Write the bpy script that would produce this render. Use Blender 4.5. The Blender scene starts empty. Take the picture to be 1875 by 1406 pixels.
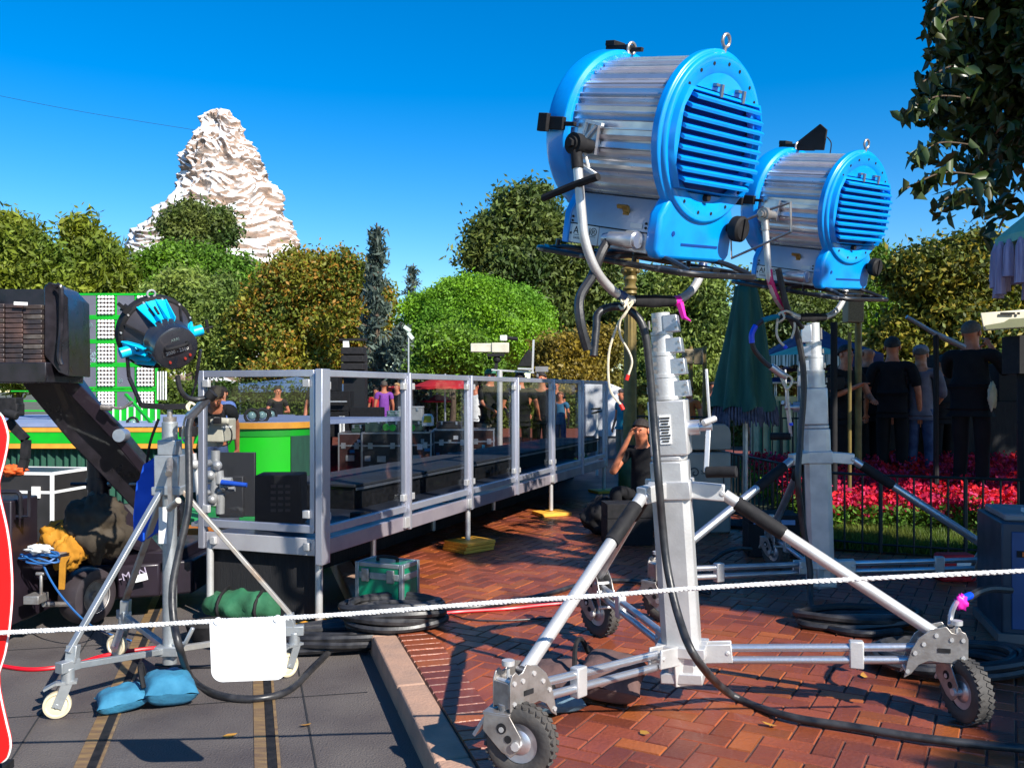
import bpy, bmesh, math, random
import numpy as np
from mathutils import Vector, Matrix, Euler, noise
random.seed(7); rng = np.random.default_rng(7)
R = math.radians; PI = math.pi
SC = bpy.context.scene; COL = SC.collection
# ------------------------------------------------------------------ camera, sky, sun, exposure
FPX = 1650.0; EYE = 1.52; HX = 937.5; HY = 716.0
cam_d = bpy.data.cameras.new('camera'); cam = bpy.data.objects.new('camera', cam_d); COL.objects.link(cam)
cam.location = (0, 0, EYE); cam.rotation_euler = (R(90), 0, 0)
cam_d.sensor_width = 36; cam_d.lens = 36 * FPX / 1875; cam_d.shift_y = 13 / 1875
cam_d.clip_start = 0.1; cam_d.clip_end = 3000
SC.camera = cam
SUN_EL = 36.0; SUN_DIR = Vector((.66 * math.cos(R(SUN_EL)), -.75 * math.cos(R(SUN_EL)), math.sin(R(SUN_EL)))).normalized()
world = bpy.data.worlds.new('World'); SC.world = world; world.use_nodes = True
nt = world.node_tree; nt.nodes.clear()
wo = nt.nodes.new('ShaderNodeOutputWorld'); wb = nt.nodes.new('ShaderNodeBackground'); sky = nt.nodes.new('ShaderNodeTexSky')
sky.sky_type = 'NISHITA'; sky.sun_disc = False; sky.sun_elevation = R(SUN_EL)
sky.sun_rotation = math.atan2(SUN_DIR.x, SUN_DIR.y)
sky.air_density = 1.0; sky.dust_density = .15; sky.ozone_density = 3.0; sky.altitude = 300
hs = nt.nodes.new('ShaderNodeHueSaturation'); hs.inputs['Saturation'].default_value = 1.5; hs.inputs['Hue'].default_value = .504; hs.inputs['Value'].default_value = 1.08
nt.links.new(sky.outputs[0], hs.inputs['Color']); nt.links.new(hs.outputs[0], wb.inputs[0]); nt.links.new(wb.outputs[0], wo.inputs[0])
wb.inputs[1].default_value = .096
sun_d = bpy.data.lights.new('sun', 'SUN'); sun_d.energy = 5.0; sun_d.angle = R(.5); sun_d.color = (1, .95, .86)
sun = bpy.data.objects.new('sun', sun_d); COL.objects.link(sun); sun.rotation_euler = SUN_DIR.to_track_quat('Z', 'Y').to_euler()
sun.location = SUN_DIR * 50
SC.view_settings.view_transform = 'Standard'; SC.view_settings.look = 'None'; SC.view_settings.gamma = 1
SC.view_settings.exposure = 0.84
SC.render.engine = 'CYCLES'
SC.cycles.max_bounces = 8; SC.cycles.transparent_max_bounces = 24; SC.cycles.diffuse_bounces = 3; SC.cycles.glossy_bounces = 4

# ------------------------------------------------------------------ helpers
def W(px, py, d): return Vector(((px - HX) / FPX * d, d, EYE - (py - HY) / FPX * d))
def G(px, py, z=0.0):
    d = (EYE - z) * FPX / (py - HY); return Vector(((px - HX) / FPX * d, d, z))
_mats = {}
def mat(name, col, rough=.5, metal=0., col2=None, sc=6., lo=.35, hi=.65, bump=0., bsc=None, coat=0., spec=.5, isl=0., detail=5., stretch=None, sheen=0.):
    if name in _mats: return _mats[name]
    m = bpy.data.materials.new(name); m.use_nodes = True; n = m.node_tree; N = n.nodes; L = n.links
    b = N['Principled BSDF']; b.inputs['Roughness'].default_value = rough; b.inputs['Metallic'].default_value = metal
    b.inputs['Coat Weight'].default_value = coat; b.inputs['Specular IOR Level'].default_value = spec
    if sheen: b.inputs['Sheen Weight'].default_value = sheen
    tc = N.new('ShaderNodeTexCoord'); src = tc.outputs['Object']
    if stretch:
        mp = N.new('ShaderNodeMapping'); mp.inputs['Scale'].default_value = stretch; L.new(src, mp.inputs[0]); src = mp.outputs[0]
    no = N.new('ShaderNodeTexNoise'); no.inputs['Scale'].default_value = sc; no.inputs['Detail'].default_value = detail; L.new(src, no.inputs['Vector'])
    rp = N.new('ShaderNodeMapRange'); rp.inputs[1].default_value = lo; rp.inputs[2].default_value = hi; L.new(no.outputs[0], rp.inputs[0])
    mx = N.new('ShaderNodeMix'); mx.data_type = 'RGBA'; L.new(rp.outputs[0], mx.inputs[0])
    if col2 is None: col2 = tuple(c * .78 for c in col)
    mx.inputs[6].default_value = (*col, 1); mx.inputs[7].default_value = (*col2, 1)
    out = mx.outputs[2]
    if isl:
        ge = N.new('ShaderNodeNewGeometry'); m2 = N.new('ShaderNodeMapRange'); L.new(ge.outputs['Random Per Island'], m2.inputs[0])
        m2.inputs[3].default_value = 1 - isl; m2.inputs[4].default_value = 1 + isl
        vm = N.new('ShaderNodeVectorMath'); vm.operation = 'SCALE'; L.new(out, vm.inputs[0]); L.new(m2.outputs[0], vm.inputs['Scale']); out = vm.outputs[0]
    L.new(out, b.inputs['Base Color'])
    rr = N.new('ShaderNodeMapRange'); L.new(no.outputs[0], rr.inputs[0]); rr.inputs[1].default_value = .3; rr.inputs[2].default_value = .7
    rr.inputs[3].default_value = max(.03, rough * .8); rr.inputs[4].default_value = min(1, rough * 1.2); L.new(rr.outputs[0], b.inputs['Roughness'])
    if bump:
        n2 = N.new('ShaderNodeTexNoise'); n2.inputs['Scale'].default_value = bsc or sc * 4; n2.inputs['Detail'].default_value = 6; L.new(src, n2.inputs['Vector'])
        bp = N.new('ShaderNodeBump'); bp.inputs['Strength'].default_value = bump; bp.inputs['Distance'].default_value = .02; L.new(n2.outputs[0], bp.inputs['Height']); L.new(bp.outputs[0], b.inputs['Normal'])
    _mats[name] = m; return m

def spline(pts, k=6, closed=False):
    P = [Vector(p) for p in pts]; n = len(P); out = []
    rngk = range(n if closed else n - 1)
    for i in rngk:
        if closed: a, b, c, d = P[i - 1], P[i], P[(i + 1) % n], P[(i + 2) % n]
        else: a, b, c, d = P[max(i - 1, 0)], P[i], P[i + 1], P[min(i + 2, n - 1)]
        for j in range(k):
            t = j / k
            out.append(.5 * ((2 * b) + (c - a) * t + (2 * a - 5 * b + 4 * c - d) * t * t + (3 * b - a - 3 * c + d) * t ** 3))
    if not closed: out.append(P[-1])
    return out

class MB:
    def __init__(s, M=None): s.v = []; s.f = []; s.m = []; s.M = M; s.cuts = []
    def cut(s): s.cuts.append((len(s.v), len(s.f))); return s
    def add(s, vs, fs, mat=0):
        o = len(s.v)
        for p in vs:
            p = Vector(p)
            s.v.append(s.M @ p if s.M is not None else p)
        for f in fs: s.f.append([o + i for i in f]); s.m.append(mat)
        return s
    def box(s, c, d, rot=None, mat=0, taper=1.):
        c = Vector(c); x, y, z = d[0] / 2, d[1] / 2, d[2] / 2
        if rot is None: q = Matrix.Identity(3)
        elif isinstance(rot, (tuple, list)): q = Euler(rot).to_matrix()
        elif isinstance(rot, (int, float)): q = Matrix.Rotation(rot, 3, 'Z')
        else: q = rot
        t = taper
        vs = [(-x, -y, -z), (x, -y, -z), (x, y, -z), (-x, y, -z), (-x * t, -y * t, z), (x * t, -y * t, z), (x * t, y * t, z), (-x * t, y * t, z)]
        return s.add([c + q @ Vector(p) for p in vs], [(0, 3, 2, 1), (4, 5, 6, 7), (0, 1, 5, 4), (1, 2, 6, 5), (2, 3, 7, 6), (3, 0, 4, 7)], mat)
    def bar(s, p0, p1, w, h, mat=0, up=(0, 0, 1)):
        p0 = Vector(p0); p1 = Vector(p1); a = (p1 - p0); l = a.length; a.normalize(); up = Vector(up)
        if abs(a.dot(up)) > .97: up = Vector((0, 1, 0))
        sx = a.cross(up).normalized(); uz = sx.cross(a)
        q = Matrix((sx, a, uz)).transposed()
        return s.box((p0 + p1) / 2, (w, l, h), q, mat)
    def tube(s, pts, r, n=8, mat=0, closed=False, caps=True):
        P = [Vector(p) for p in pts]; N = len(P)
        rs = r if isinstance(r, (list, tuple)) else [r] * N
        T = []
        for i in range(N):
            if closed: t = P[(i + 1) % N] - P[i - 1]
            else: t = P[min(i + 1, N - 1)] - P[max(i - 1, 0)]
            T.append(t.normalized() if t.length > 1e-9 else Vector((0, 0, 1)))
        u = T[0].orthogonal().normalized(); vs = []
        for i in range(N):
            u = (u - T[i] * u.dot(T[i]))
            if u.length < 1e-6: u = T[i].orthogonal()
            u.normalize(); w = T[i].cross(u)
            for k in range(n):
                a = 2 * PI * k / n; vs.append(P[i] + (u * math.cos(a) + w * math.sin(a)) * rs[i])
        fs = []
        for i in range(N if closed else N - 1):
            for k in range(n):
                a = i * n + k; b = i * n + (k + 1) % n; j = (i + 1) % N
                fs.append((a, b, j * n + (k + 1) % n, j * n + k))
        if caps and not closed: fs.append(tuple(range(n))[::-1]); fs.append(tuple((N - 1) * n + k for k in range(n)))
        return s.add(vs, fs, mat)
    def cyl(s, p0, p1, r0, r1=None, n=20, mat=0):
        return s.tube([p0, p1], [r0, r0 if r1 is None else r1], n, mat)
    def lathe(s, prof, M=None, n=32, mat=0, arc=None):
        M = M or Matrix.Identity(4); vs = []; k = len(prof)
        for i in range(n):
            a = 2 * PI * i / n
            for r, z in prof: vs.append(M @ Vector((r * math.cos(a), r * math.sin(a), z)))
        fs = [(i * k + j, ((i + 1) % n) * k + j, ((i + 1) % n) * k + j + 1, i * k + j + 1) for i in range(n) for j in range(k - 1)]
        return s.add(vs, fs, mat)
    def prism(s, poly, z0, z1, M=None, mat=0):
        M = M or Matrix.Identity(4); n = len(poly)
        vs = [M @ Vector((x, y, z0)) for x, y in poly] + [M @ Vector((x, y, z1)) for x, y in poly]
        return s.add(vs, [tuple(range(n))[::-1], tuple(range(n, 2 * n))] + [(i, (i + 1) % n, n + (i + 1) % n, n + i) for i in range(n)], mat)
    def ball(s, c, r, n=12, mat=0, M=None):
        r = (r, r, r) if isinstance(r, (int, float)) else r; c = Vector(c); vs = []; m = n // 2 + 2
        for i in range(m + 1):
            ph = PI * i / m
            for k in range(n):
                a = 2 * PI * k / n
                p = Vector((r[0] * math.sin(ph) * math.cos(a), r[1] * math.sin(ph) * math.sin(a), r[2] * math.cos(ph)))
                vs.append(c + (M @ p if M is not None else p))
        return s.add(vs, [(i * n + k, (i + 1) * n + k, (i + 1) * n + (k + 1) % n, i * n + (k + 1) % n) for i in range(m) for k in range(n)], mat)
    def build(s, name, mats, parent=None, bevel=0., world=False, sharp=38, subsurf=0, seg=2):
        if s.cuts:                               # every piece between two cuts is an object of its own
            if s.cuts[-1][1] < len(s.f): s.cut()
            v0 = f0 = 0; first = None
            for v1, f1 in s.cuts:
                q = MB(); q.v = s.v[v0:v1]; q.f = [[i - v0 for i in f] for f in s.f[f0:f1]]; q.m = s.m[f0:f1]; v0, f0 = v1, f1
                o = q.build(name, mats, parent, bevel, world, sharp, subsurf, seg); first = first or o
            return first
        me = bpy.data.meshes.new(name)
        vs = s.v
        if world and parent is not None: inv = parent_M(parent).inverted(); vs = [inv @ p for p in vs]
        me.from_pydata([tuple(p) for p in vs], [], s.f)
        if not isinstance(mats, (list, tuple)): mats = [mats]
        for m in mats: me.materials.append(m)
        if len(mats) > 1: me.polygons.foreach_set('material_index', s.m)
        bm = bmesh.new(); bm.from_mesh(me); bmesh.ops.remove_doubles(bm, verts=bm.verts, dist=1e-6); bmesh.ops.recalc_face_normals(bm, faces=bm.faces); bm.to_mesh(me); bm.free()
        me.polygons.foreach_set('use_smooth', [True] * len(me.polygons))
        me.set_sharp_from_angle(angle=R(sharp))
        o = bpy.data.objects.new(name, me); COL.objects.link(o)
        if parent is not None: o.parent = parent
        if bevel:
            b = o.modifiers.new('bevel', 'BEVEL'); b.width = bevel; b.segments = seg; b.limit_method = 'ANGLE'; b.angle_limit = R(40)
        if subsurf:
            b = o.modifiers.new('sub', 'SUBSURF'); b.levels = b.render_levels = subsurf
        return o
_M = {}
def parent_M(o):
    if o.name in _M: return _M[o.name]
    m = Matrix.LocRotScale(o.location, o.rotation_euler, o.scale)
    if o.parent: m = parent_M(o.parent) @ m
    return m
def tag(o, label, cat, group=None, kind=None):
    if label: o['label'] = label
    if cat: o['category'] = cat
    if group: o['group'] = group
    if kind: o['kind'] = kind
    return o
def thing(name, label, cat, loc=(0, 0, 0), rz=0, group=None):
    o = bpy.data.objects.new(name, None); COL.objects.link(o); o.location = loc; o.rotation_euler = (0, 0, rz); o.empty_display_size = .1
    return tag(o, label, cat, group)
def struct(o): o['kind'] = 'structure'; return o
def text(name, body, size, M, m, parent, extrude=.0015, align='CENTER'):
    cu = bpy.data.curves.new(name, 'FONT'); cu.body = body; cu.size = size; cu.extrude = extrude; cu.align_x = align; cu.align_y = 'CENTER'; cu.materials.append(m)
    tmp = bpy.data.objects.new(name, cu); COL.objects.link(tmp); me = bpy.data.meshes.new_from_object(tmp); bpy.data.objects.remove(tmp)
    o = bpy.data.objects.new(name, me); COL.objects.link(o); o.parent = parent; o.matrix_local = M; return o
def dup(root, loc, rz, label, group=None):
    r = root.copy(); COL.objects.link(r); r.location = loc; r.rotation_euler = (0, 0, rz); r['label'] = label
    if group: r['group'] = group
    for ch in list(root.children):
        c = ch.copy(); COL.objects.link(c); c.parent = r
        for g in ch.children:
            d = g.copy(); COL.objects.link(d); d.parent = c
    return r
def cable(name, label, pts, r, m, cat='cable', k=6, n=8, group=None):
    return tag(MB().tube(spline(pts, k), r, n).build(name, m), label, cat, group)

# ------------------------------------------------------------------ materials
ALU = mat('aluminium', (.62, .63, .66), .38, .85, (.45, .46, .5), 9, bump=.05, bsc=60)
ALUB = mat('bright_aluminium', (.62, .61, .60), .42, .5, (.44, .43, .42), 7, .4, .7, bump=.06, bsc=90, detail=9)
RAILM = mat('rail_aluminium', (.60, .61, .68), .42, .75, (.42, .43, .5), 4, bump=.06, bsc=50, stretch=(1, 1, .25))
STEEL = mat('plate_steel', (.42, .40, .38), .42, .7, (.26, .23, .21), 18, bump=.08)
RUST = mat('weathered_steel', (.45, .42, .38), .5, .6, (.3, .17, .08), 9, .5, .75, bump=.1)
BLK = mat('black_paint', (.009, .008, .010), .32, 0, (.018, .015, .020), 12, coat=.15, spec=.35, bump=.03)
BLKM = mat('matte_black', (.008, .008, .009), .75, 0, (.018, .017, .019), 20, bump=.06, spec=.25)
RUB = mat('black_rubber', (.012, .012, .014), .42, 0, (.035, .034, .036), 14, bump=.05)
TYRE = mat('tyre_rubber', (.035, .033, .032), .75, 0, (.07, .062, .055), 10, bump=.15, bsc=70)
BLUE = mat('blue_paint', (.0, .29, .82), .33, 0, (.0, .22, .68), 7, .5, .72, coat=.35, bump=.015, bsc=200)
CYAN = mat('cyan_paint', (.0, .52, .80), .35, 0, (.0, .42, .72), 6, coat=.2)
WHT = mat('white_paint', (.82, .82, .80), .5, 0, (.7, .69, .66), 6)
ROPEM = mat('white_rope', (.95, .95, .95), .8, 0, (.6, .6, .58), 60, bump=.5, bsc=120)
CORD = mat('cream_cord', (.72, .62, .45), .8, 0, None, 40, bump=.2)
PINK = mat('magenta_tape', (.8, .02, .42), .4, 0)
NAVY = mat('navy_tape', (.02, .05, .16), .4, 0)
BTAPE = mat('blue_tape', (.0, .06, .75), .4, 0)
BIGRED = mat('red_gloss', (.80, .004, .003), .55, 0, (.74, .003, .002), 3)
WOOD = mat('yellow_plywood', (.85, .42, .04), .6, 0, (.68, .30, .03), 10, stretch=(1, 6, 6), bump=.1)
GLINE = mat('green_paint', (.0, .38, .01), .5, 0, (.0, .28, .01), 4)
GBRT = mat('lit_green_board', (.0, .55, .0), .6, 0, (.0, .47, .0), 3)  # lit stretch of the stage skirt, its brightness put into the colour
GDRK = mat('shaded_green_drape', (.006, .05, .03), .85, 0, (.012, .075, .045), 5, stretch=(8, 8, 1), bump=.3)  # curtain green darkened, the shade under the stage edge put into the colour
YLW = mat('ochre_trim', (.72, .33, .03), .6, 0, (.6, .24, .02), 6)
GOLD = mat('yellow_trim', (.85, .62, .06), .6, 0)
DECKM = mat('dark_deck', (.03, .035, .05), .35, 0, (.05, .055, .07), 5, bump=.05)
SCREEN = mat('black_glass', (.02, .022, .03), .12, 0)
GREY = mat('grey_plastic', (.2, .2, .21), .6, 0)
CREAMP = mat('cream_plastic', (.62, .58, .46), .5, 0, (.5, .46, .36), 8)
SKIN = mat('skin', (.56, .27, .16), .55, 0, (.42, .14, .06), 20)
SKIND = mat('sunburnt_skin', (.56, .20, .10), .55, 0, (.45, .14, .07), 20)
HAIR = mat('dark_hair', (.018, .011, .008), .7, 0, None, 60, bump=.4)
HAIRG = mat('grey_hair', (.12, .09, .07), .7, 0, None, 60, bump=.4)
CBLK = mat('black_cloth', (.009, .009, .011), .95, 0, (.016, .016, .018), 8, spec=.15, bump=.25, bsc=14)
CGRY = mat('grey_cloth', (.16, .15, .19), .9, 0, (.1, .1, .13), 8, bump=.25, bsc=14)
CKHA = mat('khaki_cloth', (.28, .23, .16), .9, 0, (.2, .16, .11), 8, bump=.25, bsc=14)
CJEA = mat('denim', (.05, .09, .2), .9, 0, (.03, .05, .12), 12, bump=.25, bsc=18)
CBLU = mat('blue_cloth', (.0, .09, .62), .75, 0, (.0, .06, .45), 6, bump=.3, bsc=12)
CTEAL = mat('teal_cloth', (.0, .2, .28), .8, 0)
CWHT = mat('white_cloth', (.75, .75, .73), .85, 0, None, 6, bump=.2, bsc=14)
CPUR = mat('purple_cloth', (.25, .06, .4), .85)
CRED = mat('red_canvas', (.52, .012, .02), .8, 0, (.4, .008, .015), 4, bump=.1)

def glass_mat():
    m = bpy.data.materials.new('panel_glass'); m.use_nodes = True; n = m.node_tree; n.nodes.clear()
    o = n.nodes.new('ShaderNodeOutputMaterial'); t = n.nodes.new('ShaderNodeBsdfTransparent'); g = n.nodes.new('ShaderNodeBsdfGlossy'); mx = n.nodes.new('ShaderNodeMixShader')
    t.inputs[0].default_value = (.78, .79, .80, 1); g.inputs['Roughness'].default_value = .03; g.inputs[0].default_value = (.9, .95, 1, 1)
    lw = n.nodes.new('ShaderNodeLayerWeight'); lw.inputs[0].default_value = .5; f = n.nodes.new('ShaderNodeMath'); f.operation = 'POWER'; n.links.new(lw.outputs['Facing'], f.inputs[0]); f.inputs[1].default_value = 4.; f2 = n.nodes.new('ShaderNodeMath'); f2.operation = 'MULTIPLY_ADD'; n.links.new(f.outputs[0], f2.inputs[0]); f2.inputs[1].default_value = .18; f2.inputs[2].default_value = .014; f = f2
    no = n.nodes.new('ShaderNodeTexNoise'); no.inputs['Scale'].default_value = 3; tc = n.nodes.new('ShaderNodeTexCoord'); n.links.new(tc.outputs['Object'], no.inputs[0])
    ad = n.nodes.new('ShaderNodeMath'); ad.operation = 'MULTIPLY_ADD'; n.links.new(no.outputs[0], ad.inputs[0]); ad.inputs[1].default_value = .03; n.links.new(f.outputs[0], ad.inputs[2])
    n.links.new(ad.outputs[0], mx.inputs[0]); n.links.new(t.outputs[0], mx.inputs[1]); n.links.new(g.outputs[0], mx.inputs[2]); n.links.new(mx.outputs[0], o.inputs[0]); return m
GLASS = glass_mat()
def leafmat(name, c1, c2, sc=.35, isl=.45, c3=None, rough=.65, trans=.3):
    """foliage: colour clumps from noise, tint per leaf; a little light passes through"""
    m = mat(name, c1, rough, 0, c2, sc, .38, .62, isl=isl, detail=3)
    n = m.node_tree; b = n.nodes['Principled BSDF']; out = n.nodes['Material Output']
    src = b.inputs['Base Color'].links[0].from_socket
    if c3:
        ge = n.nodes.new('ShaderNodeNewGeometry'); r = n.nodes.new('ShaderNodeMath'); r.operation = 'FRACT'; ml = n.nodes.new('ShaderNodeMath'); ml.operation = 'MULTIPLY'; ml.inputs[1].default_value = 17.3
        n.links.new(ge.outputs['Random Per Island'], ml.inputs[0]); n.links.new(ml.outputs[0], r.inputs[0]); gt = n.nodes.new('ShaderNodeMath'); gt.operation = 'GREATER_THAN'; gt.inputs[1].default_value = .78; n.links.new(r.outputs[0], gt.inputs[0])
        mx = n.nodes.new('ShaderNodeMix'); mx.data_type = 'RGBA'; n.links.new(gt.outputs[0], mx.inputs[0]); n.links.new(src, mx.inputs[6]); mx.inputs[7].default_value = (*c3, 1); src = mx.outputs[2]; n.links.new(src, b.inputs['Base Color'])
    tr = n.nodes.new('ShaderNodeBsdfTranslucent'); ms = n.nodes.new('ShaderNodeMixShader'); ms.inputs[0].default_value = trans
    n.links.new(src, tr.inputs[0]); n.links.new(b.outputs[0], ms.inputs[1]); n.links.new(tr.outputs[0], ms.inputs[2]); n.links.new(ms.outputs[0], out.inputs[0])
    return m
# ------------------------------------------------------------------ ground, kerb, rails
BZ = .12                                   # height of the brick pavement above the street
KD = Vector((-.281, .960, 0)); KN = Vector((.960, .281, 0))      # along the kerb, across it (towards the bricks)
K0 = Vector((-.378, 3.71, 0))
asph = mat('asphalt', (.072, .058, .056), .8, 0, (.115, .098, .09), 2.2, .3, .7, bump=.7, bsc=110, detail=12)
def sheet(name, pts, z, m, th=0):
    return struct(MB().add([(x, y, z) for x, y in pts], [tuple(range(len(pts)))]).build(name, m))
sheet('ground', [(-900, -60), (900, -60), (900, 1500), (-900, 1500)], -.004, mat('far_ground', (.10, .085, .06), .9, 0, (.07, .08, .04), .2, bump=.2))
sheet('road', [(-14, -8), (8, -8), (8, 40), (-14, 40)], 0, asph)
# kerb
kb = MB(); a = K0 - KD * 12; b = K0 + KD * 13
kgran = mat('kerb_granite', (.42, .25, .17), .8, 0, (.30, .19, .14), 5, bump=.3, bsc=80, detail=9)
i = 0
t = -12.
while t < 16:
    L = .9; c = K0 + KD * (t + L / 2) + KN * .07; kb.box((c.x, c.y, BZ / 2 - .02), (.14, L - .006, BZ + .04), Matrix.Rotation(math.atan2(-KD.x, KD.y), 3, 'Z')); t += L
ko = struct(kb.build('kerb', kgran, bevel=.012))
# brick pavement: real bricks in herringbone near the camera
br = mat('brick_paver', (.26, .062, .020), .42, 0, (.15, .034, .02), 1.6, isl=.33, bump=.25, bsc=60, coat=.06)
br2 = mat('orange_brick_paver', (.30, .08, .018), .42, 0, (.21, .055, .018), 2.2, isl=.3, bump=.25, bsc=60)
mort = mat('brick_joint', (.11, .05, .04), .9, 0, (.07, .035, .03), 12, bump=.3)
pav = MB()
far0 = K0 + KN * .14
E = lambda s, n: (K0 + KD * s + KN * n)
p = [E(-12, .14), E(14, .14), Vector((-3.4, 60, 0)), Vector((26, 60, 0)), Vector((26, -12, 0))]
struct(MB().add([(q.x, q.y, BZ - .006) for q in p], [(0, 1, 2, 3, 4)]).build('pavement_bed', mort))
bw = .1; bh = MB()
def brick(bm, cx, cy, lx, ly, q, dz=0):
    e = .0035; t = .004; z = BZ + dz + rng.normal(0, .0006); x = lx / 2 - e; y = ly / 2 - e; xi = x - t; yi = y - t
    vs = [(-x, -y, BZ - .007), (x, -y, BZ - .007), (x, y, BZ - .007), (-x, y, BZ - .007), (-xi, -yi, z), (xi, -yi, z), (xi, yi, z), (-xi, yi, z)]
    bm.add([Vector((cx, cy, 0)) + q @ Vector(p) for p in vs], [(4, 5, 6, 7), (0, 1, 5, 4), (1, 2, 6, 5), (2, 3, 7, 6), (3, 0, 4, 7)], int(rng.random() < .2))
qh = Matrix.Rotation(R(61), 3, 'Z'); qk = Matrix.Rotation(math.atan2(KN.y, KN.x), 3, 'Z')
for sidx in range(-40, 150):
    c = E(sidx * bw, .14 + .105); brick(bh, c.x, c.y, .21, bw, qk, .0035)
org = E(0, .35)
for ii in range(-110, 190):
    for jj in range(-160, 130):
        k = (ii - jj) % 4
        if k == 0: c = (ii + 1, jj + .5, 2 * bw, bw)
        elif k == 3: c = (ii + .5, jj + 1, bw, 2 * bw)
        else: continue
        w = qh @ Vector((c[0] * bw, c[1] * bw, 0)); x = org.x + w.x; y = org.y + w.y
        n_ = (Vector((x, y, 0)) - K0).dot(KN)
        if n_ < .34 or y < 2.4 or y > 11.5 or abs(x) > .62 * y + .5: continue
        brick(bh, x, y, c[2], c[3], qh)
struct(bh.build('brick_pavement', [br, br2]))
# bricks beyond: plain sheet
farbrick = mat('distant_brick', (.24, .06, .035), .6, 0, (.17, .05, .035), 3, bump=.2)
fb = [(-2.6, 11.4), (26, 11.4), (26, 60), (-14, 60)]
sheet('far_pavement', fb, BZ - .002, farbrick)
# rails set into the street
railm = mat('worn_rail', (.30, .19, .08), .5, .2, (.16, .10, .06), 7, stretch=(1, 4, 1), bump=.2)
for (x0, y0) in ((-1.75, 3.67), (-1.02, 3.67)):
    c = Vector((x0, y0, 0)); r1 = MB()
    r1.add([c + KD * -6 + KN * -.028 + Vector((0, 0, .004)), c + KD * 16 + KN * -.028 + Vector((0, 0, .004)), c + KD * 16 + KN * .022 + Vector((0, 0, .004)), c + KD * -6 + KN * .022 + Vector((0, 0, .004))], [(3, 2, 1, 0)])
    r1.add([c + KD * -6 + KN * .024 + Vector((0, 0, .0045)), c + KD * 16 + KN * .024 + Vector((0, 0, .0045)), c + KD * 16 + KN * .06 + Vector((0, 0, .0045)), c + KD * -6 + KN * .06 + Vector((0, 0, .0045))], [(3, 2, 1, 0)], 1)
    r1.add([c + KD * -6 + KN * .062 + Vector((0, 0, .004)), c + KD * 16 + KN * .062 + Vector((0, 0, .004)), c + KD * 16 + KN * .075 + Vector((0, 0, .004)), c + KD * -6 + KN * .075 + Vector((0, 0, .004))], [(3, 2, 1, 0)], 0)
    struct(r1.build('street_rail', [railm, BLKM]))
# rubber ground mats with seams in the street
seam = MB()
sm = mat('asphalt_seam', (.018, .018, .02), .9)
for n_ in (-.42, -1.62, -2.4):
    c = K0 + KN * n_; seam.add([c + KD * -5 + Vector((0, 0, .003)), c + KD * 14 + Vector((0, 0, .003)), c + KD * 14 + KN * .008 + Vector((0, 0, .003)), c + KD * -5 + KN * .008 + Vector((0, 0, .003))], [(3, 2, 1, 0)])
for s_ in (-.35, .9, 2.1, 3.3, 4.6):
    c = K0 + KD * s_; seam.add([c + KN * -.1 + Vector((0, 0, .003)), c + KN * -4.5 + KD * .3 + Vector((0, 0, .003)), c + KN * -4.5 + KD * .307 + Vector((0, 0, .003)), c + KN * -.1 + KD * .007 + Vector((0, 0, .003))], [(0, 1, 2, 3)])
struct(seam.build('road_seams', sm))

# ------------------------------------------------------------------ rock peak
def fbm(p, o=5): return noise.fractal(p, .9, 2.1, o)
sil = [(203, 396, 404), (206, 385, 415), (210, 373, 421), (219, 365, 428), (232, 363, 443), (246, 363, 446), (258, 352, 455), (271, 343, 464), (288, 334, 474), (300, 335, 479), (317, 337, 485), (328, 330, 489), (340, 326, 500), (352, 322, 514), (367, 315, 517), (380, 300, 518), (396, 285, 519), (412, 277, 530), (428, 252, 538), (450, 245, 548), (480, 232, 562), (560, 205, 600), (720, 160, 660)]
MD = 120.
mk = []; NZ = 300; NT = 340
ys = np.array([s_[0] for s_ in sil]); ls = np.array([s_[1] for s_ in sil]); rs_ = np.array([s_[2] for s_ in sil])
for i in range(NZ + 1):
    y = 202.6 + (720 - 202.6) * (i / NZ) ** 1.15
    l = np.interp(y, ys, ls); r = np.interp(y, ys, rs_); z = EYE + (HY - y) / FPX * MD
    cx = ((l + r) / 2 - HX) / FPX * MD; rad = (r - l) / 2 / FPX * MD
    if i == 0: rad = .05
    for k in range(NT):
        a = 2 * PI * k / NT
        dx, dy = math.cos(a), math.sin(a)
        zz = z + .9 * noise.noise(Vector((dx * 1.6, dy * 1.6, z * .11))) * 2.
        s1 = noise.noise(Vector((dx * 1.8 + 7, dy * 1.8, zz * .62))); s2 = noise.noise(Vector((dx * 4, dy * 4 + 3, zz * 1.35)))
        s3 = noise.noise(Vector((dx * 9 + 2, dy * 9, zz * 4.2 + dx))); ledge = (1 - abs(s1)) ** 4 * .85 + (1 - abs(s2)) ** 5 * .55 + (1 - abs(s3)) ** 5 * .12 + .35 * max(0, noise.noise(Vector((dx * 3.3, dy * 3.3 + 4, zz * .45 + 3 * dx)))) * 2
        lump = noise.noise(Vector((dx * 2.2, dy * 2.2 + 9, z * .2))) * .9 + noise.noise(Vector((dx * 9, dy * 9, z * 1.1))) * .3
        amp = min(1, .35 + rad / 6)
        rr = rad + (ledge - 1.0 + lump * .8) * amp * .9
        # hollow under the summit hook, on the side facing the square
        h = math.exp(-((z - (EYE + (HY - 229) / FPX * MD)) / 1.0) ** 2) * max(0, math.cos(a + PI / 2 + .25)) ** 5
        rr -= h * 2.6
        mk.append((cx + dx * max(rr, .03), MD + dy * max(rr, .03) * .85, z + (ledge - .5) * .25))
fs = [(i * NT + k, (i + 1) * NT + k, (i + 1) * NT + (k + 1) % NT, i * NT + (k + 1) % NT) for i in range(NZ) for k in range(NT)] + [tuple(range(NT))]
rock = bpy.data.materials.new('snowy_rock'); rock.use_nodes = True; n = rock.node_tree; N = n.nodes; L = n.links; b = N['Principled BSDF']; b.inputs['Roughness'].default_value = .9
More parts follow.
